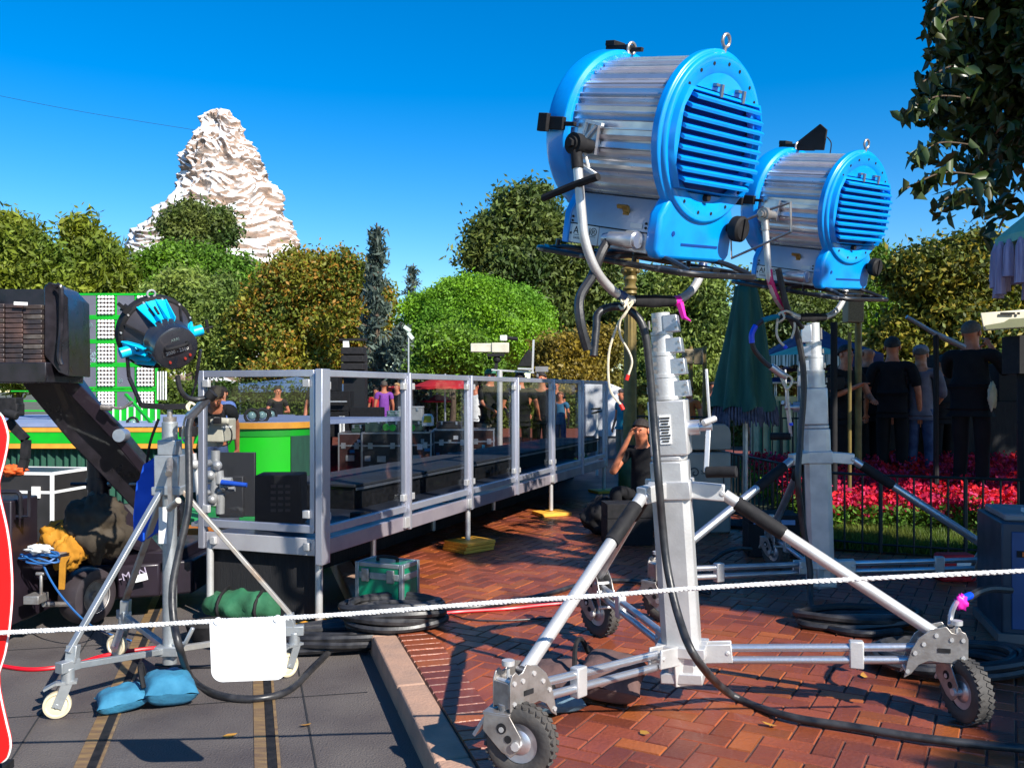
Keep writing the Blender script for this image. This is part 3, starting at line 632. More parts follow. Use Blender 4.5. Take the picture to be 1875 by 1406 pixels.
    if not extra:
        m = MB(H); pp = [(-.385, .02, .0), (-.40, .01, -.05), (-.39, -.02, -.12), (-.395, .02, -.20)]
        m.box((-.40, -.02, .01), (.02, .10, .014), (R(8), 0, 0)); m.box((-.40, -.02, -.20), (.02, .10, .014), (R(20), 0, 0))
        m.tube(spline([(-.40, .03, .01), (-.40, .045, -.09), (-.40, .03, -.20)], 4), .009, 6); m.tube(spline([(-.40, -.03, .0), (-.40, .03, -.08), (-.40, -.02, -.19)], 4), .007, 6)
        m.build('bracket', WHT, t)
        m = MB(); m.tube(spline([(-.47, .20, PZ - .185), (-.47, .02, PZ - .17), (-.47, -.12, PZ - .165)], 4), .017, 8); m.build('tilt_handle', BLKM, t)
        m = MB(); m.tube([(.15, 0, -.01), (.19, 0, -.003)], .0235, 12); m.tube([(.17, -.02, -.02), (.18, -.03, -.09), (.22, -.04, -.11)], [.02, .014, .004], 6); m.build('tape', PINK, yk)
        m = MB(); m.tube([(.40, 0, .13), (.425, 0, .175)], .022, 12); m.build('tape', NAVY, yk)
        m = MB(); m.tube([(-.26, 0, .022), (-.22, 0, .006)], .0235, 12); m.build('tape', NAVY, yk)
    else:
        m = MB(); hp = [(-.50, .16, PZ - .02), (-.50, .24, PZ - .04), (-.50, .25, PZ - .24), (-.50, -.22, PZ - .15), (-.50, -.23, PZ + .03), (-.50, -.08, PZ + .02)]
        m.tube(hp, .009, 8); m.tube([(-.50, .16, PZ - .02), (-.49, .0, PZ + .01)], .009, 8); m.build('tilt_handle', STEEL, t)
        m = MB(); m.tube(spline([(-.452, 0, .30), (-.44, 0, .22), (-.39, 0, .12), (-.31, 0, .046), (-.27, 0, .026)], 4), .0225, 12); m.build('tape', mat('pink_red_tape', (.75, .01, .16), .4), yk)
        m = MB(H); m.box((.0, .12, .395), (.02, .20, .02)); m.prism([(-.02, .38), (.20, .38), (.20, .52), (.14, .56), (-.02, .44)], -.008, .008, Matrix(((0, 0, 1, .0), (-1, 0, 0, .14), (0, 1, 0, .01), (0, 0, 0, 1)))); m.build('flag_plate', BLKM, t)
        m = MB(H); m.tube(spline([(.0, -.07, .48), (.0, -.11, .44), (.0, -.115, .37)], 4), .004, 6); m.build('wire', BLKM, t)
    return t
lamp1_loc = (.655, 4.16, 1.945)
make_head('daylight_film_lamp', 'largest and nearest blue and silver louvred film lamp, high on the front rolling stand', lamp1_loc, R(44), R(17), R(5), False)
lamp2_loc = (2.04, 6.12, 2.03)
make_head('daylight_film_lamp', 'farther blue and silver film lamp with black flag on top and pink taped yoke', lamp2_loc, R(38), R(15), R(4), True)

# ------------------------------------------------------------------ rolling crank stands
def make_stand(label, loc, lean, angs, rads, top_z, gear_ang, lit):
    t = thing('rolling_stand', label, 'lamp stand', loc, 0, 'heavy rolling crank stands')
    b = Vector((0, 0, .22 - loc[2])); tz = top_z - loc[2]; q = Matrix.Rotation(math.atan2(lean, tz), 4, 'Y')
    MM = Matrix.Translation(b) @ q; h = tz - b.z
    m = MB(MM @ Matrix.Rotation(gear_ang, 4, 'Z')); s = .085
    pf = [(-s, -.05), (-.055, -.075), (.055, -.075), (s, -.05), (s, .05), (.055, .075), (-.055, .075), (-s, .05)]
    m.prism(pf, .02, h * .585); m.box((0, 0, .01), (.19, .17, .05)); m.build('outer_column', ALUB, t, bevel=.006)
    m = MB(MM @ Matrix.Rotation(gear_ang, 4, 'Z'))
    m.prism([(x * .93, y * .93) for x, y in pf], h * .585, h * .60)
    z = h * .60; m.box((.01, 0, z + .125), (.17, .15, .25)); m.build('winch_housing', ALUB, t, bevel=.008)
    zs = [z + .25, z + .35, z + .45, z + .545, h * .985]; rr = [.066, .058, .050, .042]
    m = MB(MM @ Matrix.Rotation(gear_ang, 4, 'Z'))
    for i in range(4):
        m.cyl((0, 0, zs[i]), (0, 0, zs[i + 1]), rr[i], n=22); m.cyl((0, 0, zs[i] + .003), (0, 0, zs[i] + .018), rr[i] + .009, n=22)
    m.build('telescopic_tube', ALUB, t)
    for i in range(4):
        m = MB(MM @ Matrix.Rotation(gear_ang, 4, 'Z')); z1 = zs[i] + .012; z2 = zs[i + 1] - .014; w = rr[i]
        m.prism([(w * .3, z1), (w + .05 - i * .003, z1), (w + .044 - i * .003, z2), (w * .3, z2)], -.045, .045, Matrix(((1, 0, 0, 0), (0, 0, 1, 0), (0, 1, 0, 0), (0, 0, 0, 1))))
        o = m.build('guide_plate', ALU, t, bevel=.004)
        m = MB(MM @ Matrix.Rotation(gear_ang, 4, 'Z'))
        for zz in (z1 + .02, z2 - .02): m.cyl((w * -.5, -.05 if w < .05 else -w - .004, zz), (w * -.5, -w * .8 - .015, zz), .010, n=8).cut(); m.cyl((w + .03, -.045, zz), (w + .03, -.052, zz), .006, n=6).cut()
        m.cyl((-w - .01, -.02, z1 + .02), (-w - .01, -.02, z2 - .02), .006, n=6); m.build('bolt', STEEL, o)
    G_ = MM @ Matrix.Rotation(gear_ang, 4, 'Z')
    m = MB(G_); zc = z + .12
    m.cyl((.08, -.01, zc), (.145, -.01, zc), .034, n=18); m.cyl((.145, -.01, zc), (.20, -.01, zc), .018, n=12); m.build('crank_hub', ALU, t)
    m = MB(G_); m.bar((.185, -.01, zc + .01), (.165, -.05, zc - .20), .022, .012); m.cyl((.165, -.05, zc + .02), (.215, .0, zc + .035), .015, n=10); m.bar((.19, 0, zc), (.19, .0, zc + .26), .012, .02); ck = m.build('crank_handle', ALUB, t, bevel=.003)
    m = MB(G_); m.cyl((.165, -.05, zc - .20), (.30, -.07, zc - .20), .026, n=14); m.build('grip', BLKM, ck, bevel=.004)
    m = MB(G_); m.box((.0, -.078, zc + .0), (.05, .006, .13), mat=0); pl = m.build('name_plate', WHT, t)
    m = MB(G_)
    for j in range(9): m.box((.0, -.083, zc - .052 + j * .013), (.030 + .008 * (j % 3), .003, .006))
    m.build('print', BLKM, pl)
    # collar
    zcl = 1.075 - loc[2]; fc = (zcl - b.z) / h * h; cc = MM @ Vector((0, 0, fc)); bc = MM @ Vector((0, 0, .08))
    m = MB(); m.box(cc, (.19, .17, .085), q.to_3x3() @ Matrix.Rotation(gear_ang, 3, 'Z'))
    m2 = MB(); m2.box(bc + Vector((0, 0, .05)), (.22, .2, .05), gear_ang); m2.box(bc - Vector((0, 0, .03)), (.13, .12, .16), gear_ang + .6, taper=1.25)
    for a, rd in zip(angs, rads):
        d = Vector((math.cos(R(a)), math.sin(R(a)), 0)); s_ = Vector((-d.y, d.x, 0)); z_ = Vector((0, 0, 1))
        # arms at collar
        m.bar(cc + d * .06, cc + d * .235 - Vector((0, 0, .012)), .055, .075, up=(0, 0, 1)); m.cyl(cc + d * .225 - s_ * .032 - z_ * .014, cc + d * .225 + s_ * .032 - z_ * .014, .014, n=10)
        for sg in (-1, 1): m2.bar(bc + d * .05 + s_ * .03 * sg + z_ * .03, bc + d * .22 + s_ * .03 * sg + z_ * .045, .012, .085)
        m2.cyl(bc + d * .20 - s_ * .04 + z_ * .045, bc + d * .20 + s_ * .04 + z_ * .045, .012, n=8)
        br_ = d * rd + Vector((0, 0, .42 - loc[2]))
        p0 = cc + d * .235 - z_ * .02; p1 = br_ + Vector((0, 0, .06)) - d * .04
        v = p1 - p0
        lg = MB().cyl(p0, p1, .0265, n=16).build('brace', ALUB if lit else ALU, t)  # braces of the shaded stand carry its shade in a duller metal
        MB().cyl(p0 + v * .06, p0 + v * .29, .033, n=16).build('foam_sleeve', BLKM, lg)
        # lower double tube
        e0 = bc + d * .20 + Vector((0, 0, .06)); e1 = br_ - d * .02 + Vector((0, 0, -.0)); v2 = e1 - e0
        m3 = MB(); m3.cyl(e0, e1, .0175, n=12); m3.cyl(e0 - Vector((0, 0, .055)), e1 - Vector((0, 0, .055)), .0175, n=12); lw = m3.build('leg', ALU, t)
        pm = e0 + v2 * .62; MB().bar(pm - d * .03 - Vector((0, 0, .03)), pm + d * .03 - Vector((0, 0, .03)), .045, .12).build('clamp', ALUB, lw, bevel=.006)
        # bracket head: two cheek plates + block
        X = Matrix(((d.x, 0, s_.x, 0), (d.y, 0, s_.y, 0), (0, 1, 0, 0), (0, 0, 0, 1)))
        horn = [(-.17, -.13), (-.155, -.06), (-.14, -.01), (-.11, .045), (-.06, .085), (0, .10), (.02, .075), (.04, .07), (.055, .085), (.075, .075), (.085, .05), (.085, -.055), (-.02, -.055), (-.07, -.05), (-.11, -.07), (-.14, -.11)]
        m4 = MB(Matrix.Translation(br_))
        for sg in (-1, 1): m4.prism(horn, sg * .042 - .003, sg * .042 + .003, X)
        m4.bar(d * .0, d * .085, .078, .09); bk = m4.build('bracket', STEEL, t, bevel=.002)
        m5 = MB(Matrix.Translation(br_))
        for (x, y) in ((-.09, .02), (-.04, .06), (.02, .045), (.065, .045), (.065, -.03), (-.155, -.10), (-.125, -.02)):
            m5.cyl(d * x + z_ * y - s_ * .050, d * x + z_ * y + s_ * .050, .009, n=8).cut()
        m5.cyl(d * .05 + z_ * .04, d * .05 + z_ * .115, .006, n=6); m5.cyl(d * .05 + z_ * .10, d * .05 + z_ * .118, .024, n=10); m5.build('bolt', ALUB, bk)
        m5 = MB(Matrix.Translation(br_)); 
        for sg in (-1, 1): m5.box(d * -.01 + z_ * -.002 + s_ * sg * .0465, (.05, .004, .018), math.atan2(d.y, d.x)).cut()
        m5.build('slot_strip', BLKM, bk)  # black strips on the cheeks paint the dark inside of slots
        # caster: fork + wheel, trailing direction
        ta = R(a + {0: 112, 1: -68, 2: -160}[len([1 for w in angs[:angs.index(a)]])]); td = Vector((math.cos(ta), math.sin(ta), 0)); ts = Vector((-td.y, td.x, 0))
        sw = br_ + d * .055 - Vector((0, 0, .065)); wr = .132; wc = Vector((sw.x + td.x * .055, sw.y + td.y * .055, BZ - loc[2] + wr + .001))
        Y = Matrix(((td.x, 0, ts.x, 0), (td.y, 0, ts.y, 0), (0, 1, 0, 0), (0, 0, 0, 1)))
        dz = wc.z - sw.z
        fork = [(-.05, 0), (.05, 0), (.095, dz + .03), (.085, dz - .02), (.055, dz - .045), (.02, dz - .03), (-.055, -.06)]
        fork = [(x - .02, z) for x, z in fork]
        m6 = MB(Matrix.Translation(sw))
        for sg in (-1, 1): m6.prism(fork, sg * .052 - .003, sg * .052 + .003, Y)
        m6.bar(td * -.075 + z_ * 0, td * .03 + z_ * 0, .108, .012); m6.cyl((0, 0, 0), (0, 0, .03), .035, n=16); fk = m6.build('caster_fork', STEEL, t, bevel=.002)
        m7 = MB(Matrix.Translation(sw))
        for (x, z__, r_) in ((.0, dz * .45, .019), (.025, dz * .8, .014)):
            for sg in (-1, 1): m7.cyl(td * x + z_ * z__ + ts * (sg * .0555), td * x + z_ * z__ + ts * (sg * .0575), r_, n=14).cut()
        m7.build('hole_disc', BLKM, fk)  # black discs on the cheeks paint the dark inside of the holes
        m7 = MB(Matrix.Translation(sw)); m7.cyl(td * .055 + z_ * dz - ts * .066, td * .055 + z_ * dz + ts * .066, .016, n=8); m7.cyl(td * -.0 + z_ * (-.05) - ts * .06, td * -.0 + z_ * (-.05) + ts * .06, .01, n=8); m7.build('axle', ALUB, fk)
        m7 = MB(Matrix.Translation(sw)); m7.bar(td * -.08 + z_ * -.03, td * -.125 + z_ * -.10, .05, .015); m7.build('brake_lever', ALUB, fk, bevel=.003)
        WM = Matrix.Translation(wc) @ Matrix(((td.x, 0, ts.x, 0), (td.y, 0, ts.y, 0), (0, 1, 0, 0), (0, 0, 0, 1)))
        tyr = MB(WM); tyr.lathe([(.072, -.030), (.085, -.038), (.110, -.040), (.124, -.034), (.130, -.018), (.132, 0), (.130, .018), (.124, .034), (.110, .040), (.085, .038), (.072, .030)], n=40)
        for j in range(30):
            a_ = 2 * PI * j / 30
            for sg in (-1, 1):
                a2 = a_ + sg * .05; c = Vector((.1305 * math.cos(a2), .1305 * math.sin(a2), sg * .02)); tyr.box(c, (.008, .016, .026), Matrix.Rotation(a2, 3, 'Z') @ Matrix.Rotation(sg * .5, 3, 'X'))
        ty = tyr.build('wheel', TYRE, t)
        MB(WM).lathe([(.0, -.030), (.03, -.032), (.045, -.022), (.072, -.026), (.072, .026), (.045, .022), (.03, .032), (.0, .030)], n=28).build('hub', ALU, ty)
    m.build('collar', ALUB, t, bevel=.006); m2.build('base_casting', ALUB, t, bevel=.006)
    return t
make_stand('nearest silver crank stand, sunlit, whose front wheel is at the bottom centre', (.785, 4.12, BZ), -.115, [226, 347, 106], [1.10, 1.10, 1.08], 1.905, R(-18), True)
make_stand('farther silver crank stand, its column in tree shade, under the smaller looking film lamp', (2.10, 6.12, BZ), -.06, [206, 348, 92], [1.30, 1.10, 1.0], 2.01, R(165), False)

# cables of the big stands
cable('power_cable', 'thick black cable hanging in a hook from the near film lamp', [W(1118, 432, 3.95), W(1100, 465, 3.9), W(1085, 505, 3.9), W(1062, 545, 3.88), W(1063, 590, 3.86), W(1076, 640, 3.88)], .021, RUB)
cable('power_cable', 'long black cable running down the near mast and over the bricks to lower right', [W(1087, 652, 3.97), W(1092, 600, 3.99), W(1095, 575, 4.0), W(1120, 562, 4.02), W(1152, 568, 4.0), W(1178, 600, 3.98), W(1190, 680, 3.98), W(1198, 780, 3.96), W(1206, 880, 3.90), W(1213, 960, 3.93), W(1222, 1040, 3.90), W(1243, 1130, 3.80), W(1275, 1205, 3.66), G(1340, 1272, .15), G(1440, 1310, .145), G(1560, 1330, .145), G(1700, 1352, .145), G(1900, 1372, .145), G(2300, 1400, .145)], .0175, RUB, n=10)
cable('power_cable', 'black cable running down the farther mast to the coil on the bricks', [W(1425, 492, 5.85), W(1440, 560, 5.86), W(1462, 620, 5.9), W(1472, 700, 5.92), W(1466, 800, 5.9), W(1461, 880, 5.84), W(1470, 960, 5.88), W(1483, 1040, 5.86), G(1485, 1105, .16), G(1510, 1145, .145), G(1580, 1160, .145), G(1650, 1155, .145)], .021, RUB)
cable('connector_lead', 'blue and teal taped cable loop with connector hanging beside the farther yoke', [W(1470, 600, 5.83), W(1452, 585, 5.80), W(1425, 580, 5.80), W(1395, 588, 5.78), W(1378, 608, 5.78), W(1379, 635, 5.78), W(1395, 658, 5.8), W(1415, 675, 5.8), W(1432, 686, 5.8)], .016, RUB)
tp = MB(); tp.tube(spline([W(1384, 596, 5.78), W(1376.5, 612, 5.78), W(1377, 628, 5.78)], 4), .0185, 10); tp.tube(spline([W(1396, 587, 5.78), W(1412, 582, 5.79), W(1425, 580, 5.80)], 4), .0182, 10, 1); tp.tube([W(1412, 671, 5.8), W(1432, 686, 5.8), W(1440, 691, 5.8)], [.024, .026, .022], 12, 2)
tp_ = tp.build('tape', [BTAPE, CTEAL, ALU]); tag(tp_, 'blue and teal tape bands with silver plug on the looped lead beside the farther yoke', 'tape')
def cords(label, paths, tips, dref):
    m = MB(); paths = [paths[0]] + [[paths[0][-1 if i else 1]] + p for i, p in enumerate(paths[1:], 0)] if False else paths
    for p in paths: m.tube(spline(p, 6), .0055 * dref / 4, 6)
    o = m.build('tied_rope', CORD); tag(o, label, 'thin rope')
    m = MB()
    for a_, b_, mt in tips: m.cyl(a_, b_, .009 * dref / 4, n=8, mat=mt).cut()
    m.build('cord_tip', [mat('red_tip', (.7, .02, .01), .4), BTAPE], o)
cords('cream cord with red tips tied to the near yoke', [
    [W(1138, 548, 4.0), W(1150, 562, 3.96), W(1142, 580, 3.97), W(1133, 590, 3.98), W(1116, 640, 3.98), W(1114, 690, 3.98), W(1120, 720, 3.98), W(1138, 742, 3.98)],
    [W(1145, 560, 3.97), W(1160, 552, 3.97), W(1146, 572, 3.96), W(1135, 590, 3.97), W(1136, 615, 3.98), W(1152, 645, 3.98), W(1157, 665, 3.98), W(1150, 688, 3.98)],
    [W(1136, 546, 3.99), W(1141, 556, 3.94), W(1150, 548, 3.96), W(1140, 566, 3.94), W(1134, 560, 3.97)]],
    [(W(1150, 686, 3.98), W(1147, 696, 3.98), 0), (W(1136, 740, 3.98), W(1141, 750, 3.98), 0)], 4)
cords('cream cord with blue tip tied to the farther yoke', [
    [W(1425, 575, 5.8), W(1440, 570, 5.78), W(1452, 578, 5.8), W(1455, 600, 5.8), W(1449, 620, 5.8)],
    [W(1424, 583, 5.8), W(1422, 610, 5.8), W(1428, 625, 5.8), W(1437, 634, 5.8)], [W(1422, 585, 5.79), W(1430, 572, 5.79), W(1436, 582, 5.77), W(1426, 590, 5.8)]],
    [(W(1436, 633, 5.8), W(1440, 638, 5.8), 1)], 5.8)
cords('cream cord hanging from the silver plug beside the farther mast', [
    [W(1432, 686, 5.78), W(1447, 690, 5.78), W(1450, 700, 5.78), W(1440, 712, 5.78), W(1430, 690, 5.8), W(1441, 710, 5.8), W(1444, 740, 5.8), W(1448, 775, 5.8)]],
    [(W(1448, 774, 5.8), W(1449, 779, 5.8), 1)], 5.8)
# ------------------------------------------------------------------ railed camera platform
RU = Vector((.347, .938, 0)); RP = Vector((-.938, .347, 0)); RC = Vector((-1.218, 5.70, 0))
rq = Matrix((( RU.x, RP.x, 0), (RU.y, RP.y, 0), (0, 0, 1)))
plat = thing('railed_platform', 'low camera platform with aluminium framed clear railing panels', 'platform', tuple(RC), math.atan2(RU.y, RU.x))
# local frame: x along the long rail, y leftwards (away from the sun)
TOP, BOT, DK = 1.655, .475, .585
NP = 6; SP = 1.2
m = MB(); m.box((3.62, .475, .53), (7.2, .87, .07)); m.build('deck', DECKM, plat, bevel=.004)
drp = mat('black_drape', (.006, .006, .008), .95, 0, (.010, .010, .012), 5, stretch=(8, 8, 1), bump=.3)
m = MB(); m.box((.07, .47, .25), (.02, .80, .49)); m.build('drape', drp, plat); m = MB(); m.box((3.7, .72, .31), (7.2, .02, .36)); m.build('drape', drp, plat)  # end cloth; the long sheet behind is added to blacken the underside
for i in range(NP):
    x0, x1 = i * SP, (i + 1) * SP
    m = MB(); m.box(((x0 + x1) / 2, .0, BOT + .05), (SP - .05, .035, .10)); m.build('fascia', mat('shaded_fascia_aluminium', (.42, .37, .40), .45, .55, (.3, .26, .3), 3, bump=.05), plat, bevel=.004)  # greyish purple shade along the long rail's foot, put into the metal colour
    fr = MB(); a, b = x0 + .035, x1 - .035
    fr.box(((a + b) / 2, .0, TOP - .022), (b - a + .01, .042, .044)); fr.box(((a + b) / 2, .0, .635), (b - a + .01, .042, .05)); fr.box((a, 0, (TOP + .61) / 2), (.036, .04, TOP - .65)); fr.box((b, 0, (TOP + .61) / 2), (.036, .04, TOP - .65))
    pf = fr.build('panel_frame', RAILM, plat, bevel=.004)
    g = MB(); g.box(((a + b) / 2, .012, 1.14), (b - a - .03, .006, .96)); g.build('glass_pane', GLASS, pf)
    c = MB()
    for xx in (a + .03, b - .03):
        for zz in (.72, TOP - .10): c.box((xx, -.012, zz), (.055, .035, .05)).cut()
    c.build('clip', ALUB, pf, bevel=.004)
for i in range(NP + 1):
    x = i * SP; m = MB(); m.box((x, -.012, (TOP + BOT) / 2 + .002), (.034, .062, TOP - BOT), None); m.build('post', RAILM, plat, bevel=.005)
    if i in (1, 2, 4, 6): MB().box((x - .05, -.025, BOT + .06), (.07, .03, .08)).build('bracket', ALUB, plat, bevel=.003)
# corner post
m = MB(); m.box((-.03, -.03, (TOP + BOT) / 2 - .02), (.055, .05, TOP - BOT + .05)); m.box((.02, -.035, (TOP + BOT) / 2 - .02), (.05, .035, TOP - BOT + .05)); m.build('corner_post', RAILM, plat, bevel=.004)
# end panel
WE = .90
fr = MB(); a, b = .03, WE - .0
fr.box((0, (a + b) / 2, TOP - .022), (.042, b - a, .044)); fr.box((0, (a + b) / 2, .645), (.042, b - a, .05)); fr.box((0, a + .012, (TOP + .61) / 2), (.04, .036, TOP - .65)); fr.box((0, b, (TOP + BOT) / 2), (.045, .045, TOP - BOT))
pf = fr.build('panel_frame', RAILM, plat, bevel=.004)
MB().box((.0, (a + b) / 2, 1.14), (.006, b - a - .03, .96)).build('glass_pane', GLASS, pf)
c = MB()
for yy in (a + .05, b - .045):
    for zz in (.74, TOP - .085): c.box((-.02, yy, zz), (.03, .05, .05)).cut()
c.build('clip', ALUB, pf, bevel=.004)
m = MB(); m.box((.01, WE / 2, BOT + .055), (.03, WE - .06, .11)); m.build('fascia', mat('fascia_light', (.55, .54, .55), .5, .4, (.42, .40, .41), 3, bump=.05), plat, bevel=.004)
c = MB()
for yy in (.08, WE - .1): c.box((-.02, yy, BOT + .06), (.03, .04, .05)).cut()
c.build('bracket', ALUB, plat, bevel=.004)
# legs
legs = [(0, -.0, 0), (.0, WE - .06, 0), (2 * SP, 0, BZ), (4 * SP, 0, BZ), (6 * SP, 0, BZ), (1.6, .5, 0.02), (3.0, .62, BZ), (4.6, .62, BZ)]
for (x, y, z) in legs:
    m = MB(); m.cyl((x + .01, y + .01, z + .05), (x + .01, y + .01, BOT + .03), .024, n=14); m.build('leg', ALUB, plat)
def block(label, x, y, z, w, d, h, rz, n=2, m_=WOOD):
    p = RC + RU * x + RP * y; t = thing('wood_block', label, 'wooden block', (p.x, p.y, z), rz, 'plywood blocks under the platform legs')
    for k in range(n): MB().box((.006 * k, -.004 * k, h / n * (k + .5)), (w, d, h / n - .003), .03 * k).build('plank', m_, t, bevel=.003)
block('square yellow plywood pad under the corner leg of the railed platform', .0, .0, .001, .32, .30, .045, .9, 1)
block('two stacked yellow plywood blocks under the sunlit middle leg', 2 * SP, 0, BZ, .34, .30, .09, .75, 3)
block('shaded plywood pad under the fourth railing leg of the platform', 4 * SP, 0, BZ, .36, .30, .04, .4, 1)
block('shaded plywood pad under the farthest visible railing leg', 6 * SP, 0, BZ, .36, .30, .04, .4, 1)
block('dim yellow plywood pad deep under the platform deck', 1.55, .55, .001, .4, .32, .05, .4, 1)
# raised box and clutter on the deck
def onplat(x, y, z): p = RC + RU * x + RP * y; return Vector((p.x, p.y, z))
rise = thing('riser', 'long dark grey riser box standing on the platform behind the railing', 'riser', tuple(onplat(1.35, .60, .566)), math.atan2(RU.y, RU.x))
MB().box((3.9, .38, .09), (7.6, .76, .18)).build('side_panel', BLKM, rise); MB().box((3.9, .55, -.22), (7.5, .36, .44)).build('skirt', drp, rise); MB().box((3.9, .38, .19), (7.64, .80, .022)).build('top', mat('riser_top', (.04, .043, .05), .75, 0, (.028, .03, .038), 3, bump=.05), rise, bevel=.004); MB().box((3.9, -.025, .165), (7.6, .012, .02)).build('trim', ALU, rise)
def case(name, label, loc, rz, w, d, h, body, trim, wheels=True, group=None, lid=.35, cat='flight case', rails=True, stickers=0, seed=1, handle=True):
    t = thing(name, label, cat, loc, rz, group); z0 = .11 if wheels else .0; H = h - z0
    MB().box((0, 0, z0 + H * (1 - lid) / 2), (w, d, H * (1 - lid) - .004)).build('body', body, t, bevel=.004)
    MB().box((0, 0, z0 + H * (1 - lid / 2)), (w, d, H * lid - .004)).build('lid', body, t, bevel=.004)
    m = MB(); e = .022 if h > .3 else .014
    if rails:
        for sx in (-1, 1):
            for sy in (-1, 1): m.box((sx * (w / 2 - e / 2 + .003), sy * (d / 2 - e / 2 + .003), z0 + H / 2), (e, e, H + .004))
            for zz in (z0 + e / 2 - .003, z0 + H - e / 2 + .003, z0 + H * (1 - lid)): m.box((sx * (w / 2 - e / 2 + .003), 0, zz), (e, d - e * 2, e)); m.box((0, sx * (d / 2 - e / 2 + .003), zz), (w - e * 2, e, e))
        m.build('edge_trim', trim, t)
        m = MB()
        for sx in (-1, 1): m.box((sx * w * .28, -d / 2 - .006, z0 + H * (1 - lid)), (.07, .012, .09)).cut()
        m.build('latch', trim, t)
    if handle and rails:
        MB().box((0, -d / 2 - .006, z0 + H * .4), (.13, .012, .09)).build('handle', trim, t)
    if wheels:
        for sx in (-1, 1):
            for sy in (-1, 1): m = MB(); m.cyl((sx * (w / 2 - .08) - .018, sy * (d / 2 - .08), .05), (sx * (w / 2 - .08) + .018, sy * (d / 2 - .08), .05), .049, n=14); m.box((sx * (w / 2 - .08), sy * (d / 2 - .08), .098), (.07, .07, .016)); m.build('wheel', BLKM, t)
    rr_ = random.Random(seed)
    cols = [WHT, mat('paper_label', (.5, .5, .48), .8), mat('blue_label', (.02, .25, .45), .6), mat('grey_label', (.3, .32, .33), .7)]
    for q in range(stickers): MB().box((rr_.uniform(-.4, .4) * w, -d / 2 - .0025, z0 + H * rr_.uniform(.12, .85)), (rr_.uniform(.05, .09), .004, rr_.uniform(.04, .09))).build('sticker', cols[q % 4], t)
    return t
MARO = mat('dark_maroon_laminate', (.045, .018, .015), .45, 0, (.03, .012, .012), 5)
DARKL = mat('black_laminate', (.02, .018, .018), .4, 0, (.03, .026, .026), 5)
t_ = thing('louvred_box', 'black rack unit with rows of vent slots behind the corner of the railing', 'equipment box', tuple(onplat(.50, .64, .567)), R(4)); MB().box((0, .05, .185), (.32, .28, .36)).build('body', BLKM, t_, bevel=.01)
m = MB()
for a_ in range(5):
    for b_ in range(3): m.box((-.03 + b_ * .05, -.093, .12 + a_ * .042), (.034, .008, .02))
m.build('vent', mat('brown_vent', (.10, .06, .05), .6), t_)
for (x_, y_, lb) in ((.95, .25, 'first small black floor box on the platform deck behind the second rail panel'), (1.75, .22, 'small black floor box on the platform deck behind the third rail post')):
    t_ = thing('floor_box', lb, 'floor box', tuple(onplat(x_, y_, .567)), R(50)); MB().box((0, 0, .03), (.14, .09, .06)).build('body', BLKM, t_, bevel=.012); MB().tube(spline([(.07, 0, .03), (.2, .05, .01), (.38, -.03, .01), (.6, .02, .01)], 5), .006, 6).build('lead', RUB, t_)

# ------------------------------------------------------------------ green and silver case by the coil
c = G(706, 1165, .0)
gc = thing('green_case', 'upright green flight case with silver edges in front of the platform', 'flight case', (G(707, 1135).x + .06, 5.62, BZ - .02), R(-24))
gp = mat('green_laminate', (.0, .20, .10), .35, 0, (.0, .14, .07), 3, coat=.2)
MB().box((0, 0, .142), (.33, .20, .285)).build('body', gp, gc); MB().box((0, 0, .325), (.33, .20, .07)).build('lid', gp, gc, bevel=.003)
m = MB(); w, d, h, e = .335, .205, .365, .026
for sx in (-1, 1):
    for sy in (-1, 1): m.box((sx * (w / 2 - e / 2 + .003), sy * (d / 2 - e / 2 + .003), h / 2), (e, e, h))
    for zz, e2 in ((e / 2, e), (.285, .04), (h - e / 2, e)): m.box((sx * (w / 2 - .008), 0, zz), (.02, d - e * 2, e2)); m.box((0, sx * (d / 2 - .008), zz), (w - e * 2, .02, e2))
m.build('edge_trim', mat('dull_trim', (.36, .40, .42), .4, .7, (.22, .25, .27), 10, bump=.05), gc, bevel=.003)
m = MB()
for sx in (-1, 1): m.box((sx * .09, -.112, .29), (.05, .016, .08)).cut()
m.build('latch', STEEL, gc, bevel=.004); m = MB(); m.tube(spline([(-.07, 0, .36), (-.06, 0, .385), (.06, 0, .385), (.07, 0, .36)], 4), .011, 8); m.build('handle', BLKM, gc)

# ------------------------------------------------------------------ coils of cable
def coil(label, c, rx, ry, rot, n, r, m_, h=1, tail=None, seed=1, tie=True):
    rg = random.Random(seed); mb = MB()
    q = Matrix.Rotation(rot, 3, 'Z')
    for i in range(n):
        ph = rg.random() * 6.28; a1 = rx * (1 - .07 * (i % 5)) ; b1 = ry * (1 - .11 * (i % 5)); z = r + (i // 5) * r * 1.5 + rg.random() * r * .6
        pts = []
        for k in range(14):
            a = 2 * PI * k / 14; s_ = 1 + .05 * math.sin(3 * a + ph) + .04 * math.sin(2 * a + ph * 2)
            pts.append(Vector(c) + q @ Vector((a1 * math.cos(a) * s_, b1 * math.sin(a) * s_, z + .5 * r * math.sin(2 * a + ph) + r * .5)))
        mb.tube(spline(pts, 3, True), r, 7, closed=True)
    if tail: mb.tube(spline(tail, 5), r, 7)
    return tag(mb.build('cable_coil', m_), label, 'cable coil', 'coiled black cables on the ground')
cc = G(722, 1148, BZ); coil('large coil of black cable lying over the kerb beside the green case', (cc.x, cc.y, BZ), .29, .17, R(8), 17, .022, RUB, seed=3)
cc = G(630, 1185, 0); coil('loose black cable coil on the street under the corner of the platform', (cc.x, cc.y, 0), .42, .20, R(12), 15, .021, RUB, seed=5)
cc = G(1740, 1222, BZ); coil('coiled black cable behind the right wheel of the near stand', (cc.x, cc.y, BZ), .40, .26, R(0), 9, .021, RUB, seed=8)
